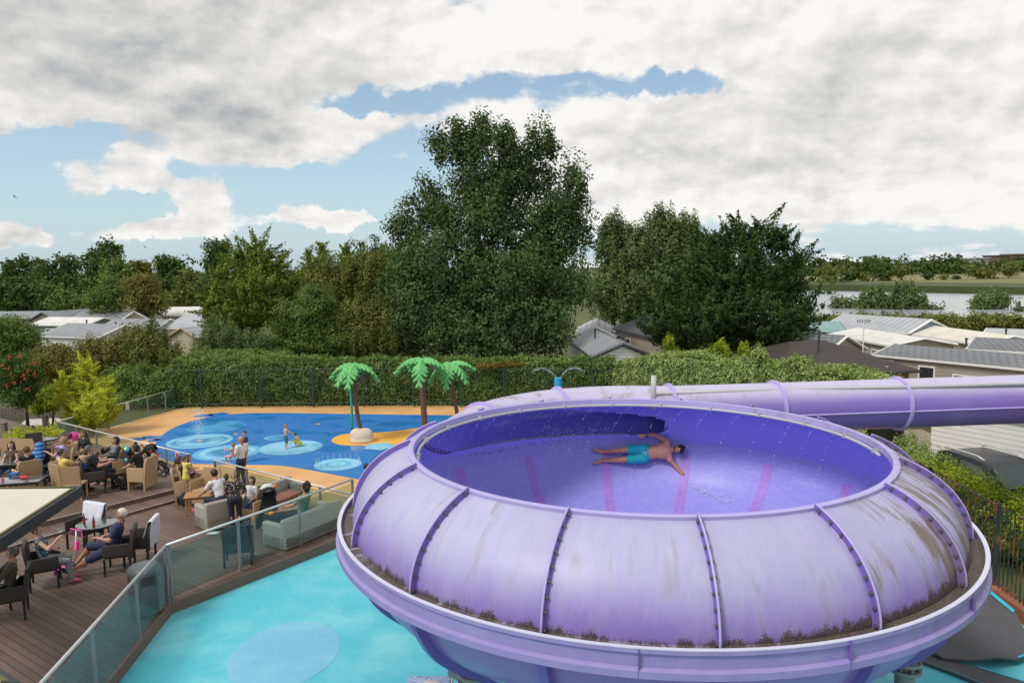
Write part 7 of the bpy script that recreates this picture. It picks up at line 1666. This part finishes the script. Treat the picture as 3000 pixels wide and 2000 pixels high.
# gravel and lawn patches
M_GRV = sheet_mat('gravel', _rubber((.26, .22, .17), (.36, .31, .25), (.20, .17, .13), .0))
for nm, P, z in (('gravel_path', [(2560, 1262), (2700, 1255), (2800, 1300), (3010, 1400), (3010, 1480), (2700, 1345), (2600, 1300)], -.024), ('gravel_patch', [(58, 1243), (75, 1228), (110, 1218), (150, 1216), (180, 1226), (165, 1240), (110, 1246)], -.018)):
    tag(MB().sheet(PL(P, 0)[::-1], z).build(nm, M_GRV if nm == 'gravel_path' else sheet_mat('pale_stones', _rubber((.45, .42, .38), (.62, .58, .54), (.35, .33, .3), 0))), kind='structure')
M_OLD = mat('weathered_timber', (.17, .145, .12), .85, .35, 5, stretch=(6, 6, 1))
p0, p1 = W(-60, 1232), W(185, 1222); d = p1-p0; t = thing('timber_fence', 'low weathered timber palisade at the left garden edge', 'fence', (p0.x, p0.y, 0), atan2(d.y, d.x)); b = MB(); n = int(d.length/.15)
for k in range(n): b.box(k*.15, -.02, 0, k*.15+.14, .02, .62+.05*sin(k*1.7))
b.build('boards', M_OLD, t); MB().box(0, .025, .45, d.length, .07, .53).build('rail', M_OLD, t)
railing('garden_railing', 'small black hooped railing with yellow plants behind the upper terrace', [tuple(W(30, 1300)), tuple(W(165, 1283))], .62, .13, .014, M_BLK, 1.6, 'railing', (.1, .85))
for (x, y, h, l) in ((137, 1282, .95, 'square timber post behind the silver topped table'), (15, 1290, .75, 'round timber post at the left edge of the lawn')):
    p = W(x, y); t = thing('timber_post', l, 'post', p, 0, 'timber posts on the lawn'); b = MB(); b.rbox((0, 0, h/2), (.2, .2, h), .03); b.build('post', M_OLD, t, smooth=35); b = MB(); b.rbox((0, 0, h+.02), (.24, .24, .04), .015); b.build('cap', M_OLD, t, smooth=35)
tree('grass_clump', 'row of yellow flowering plants along the small black railing', 'plants', 28.5, [(60, 1275, 26, 22), (100, 1272, 26, 22), (150, 1262, 22, 22), (40, 1285, 22, 18)], .2, 20, .2, G_GLD, .9, 'spiky', .8, 0, part='leaves', asp=6)
# two gulls
for (x, y, D, s_, l) in ((43, 577, 90, .5, 'small dark gull gliding high at the left'), (424, 724, 110, .55, 'small dark gull over the left woods')):
    p = WD(x, y, D); b = MB(); b.tube([(-.18, 0, 0), (0, .0, .02), (.2, 0, 0)], [.02, .06, .02], 8); 
    for sg in (-1, 1): b.add([(-.08, 0, .02), (.08, 0, .02), (.05, sg*.32, .14), (-.05, sg*.62, .05), (-.07, sg*.30, .12), (-.08, 0, .0), (.08, 0, .0), (.05, sg*.32, .125)], [(0, 1, 2, 4), (4, 2, 3), (5, 7, 6)])
    o = b.build('gull', mat('gull_grey', (.08, .08, .09), .8)); o.location = p; o.rotation_euler = (.5, .2, 1.2); tag(o, l, 'gull')
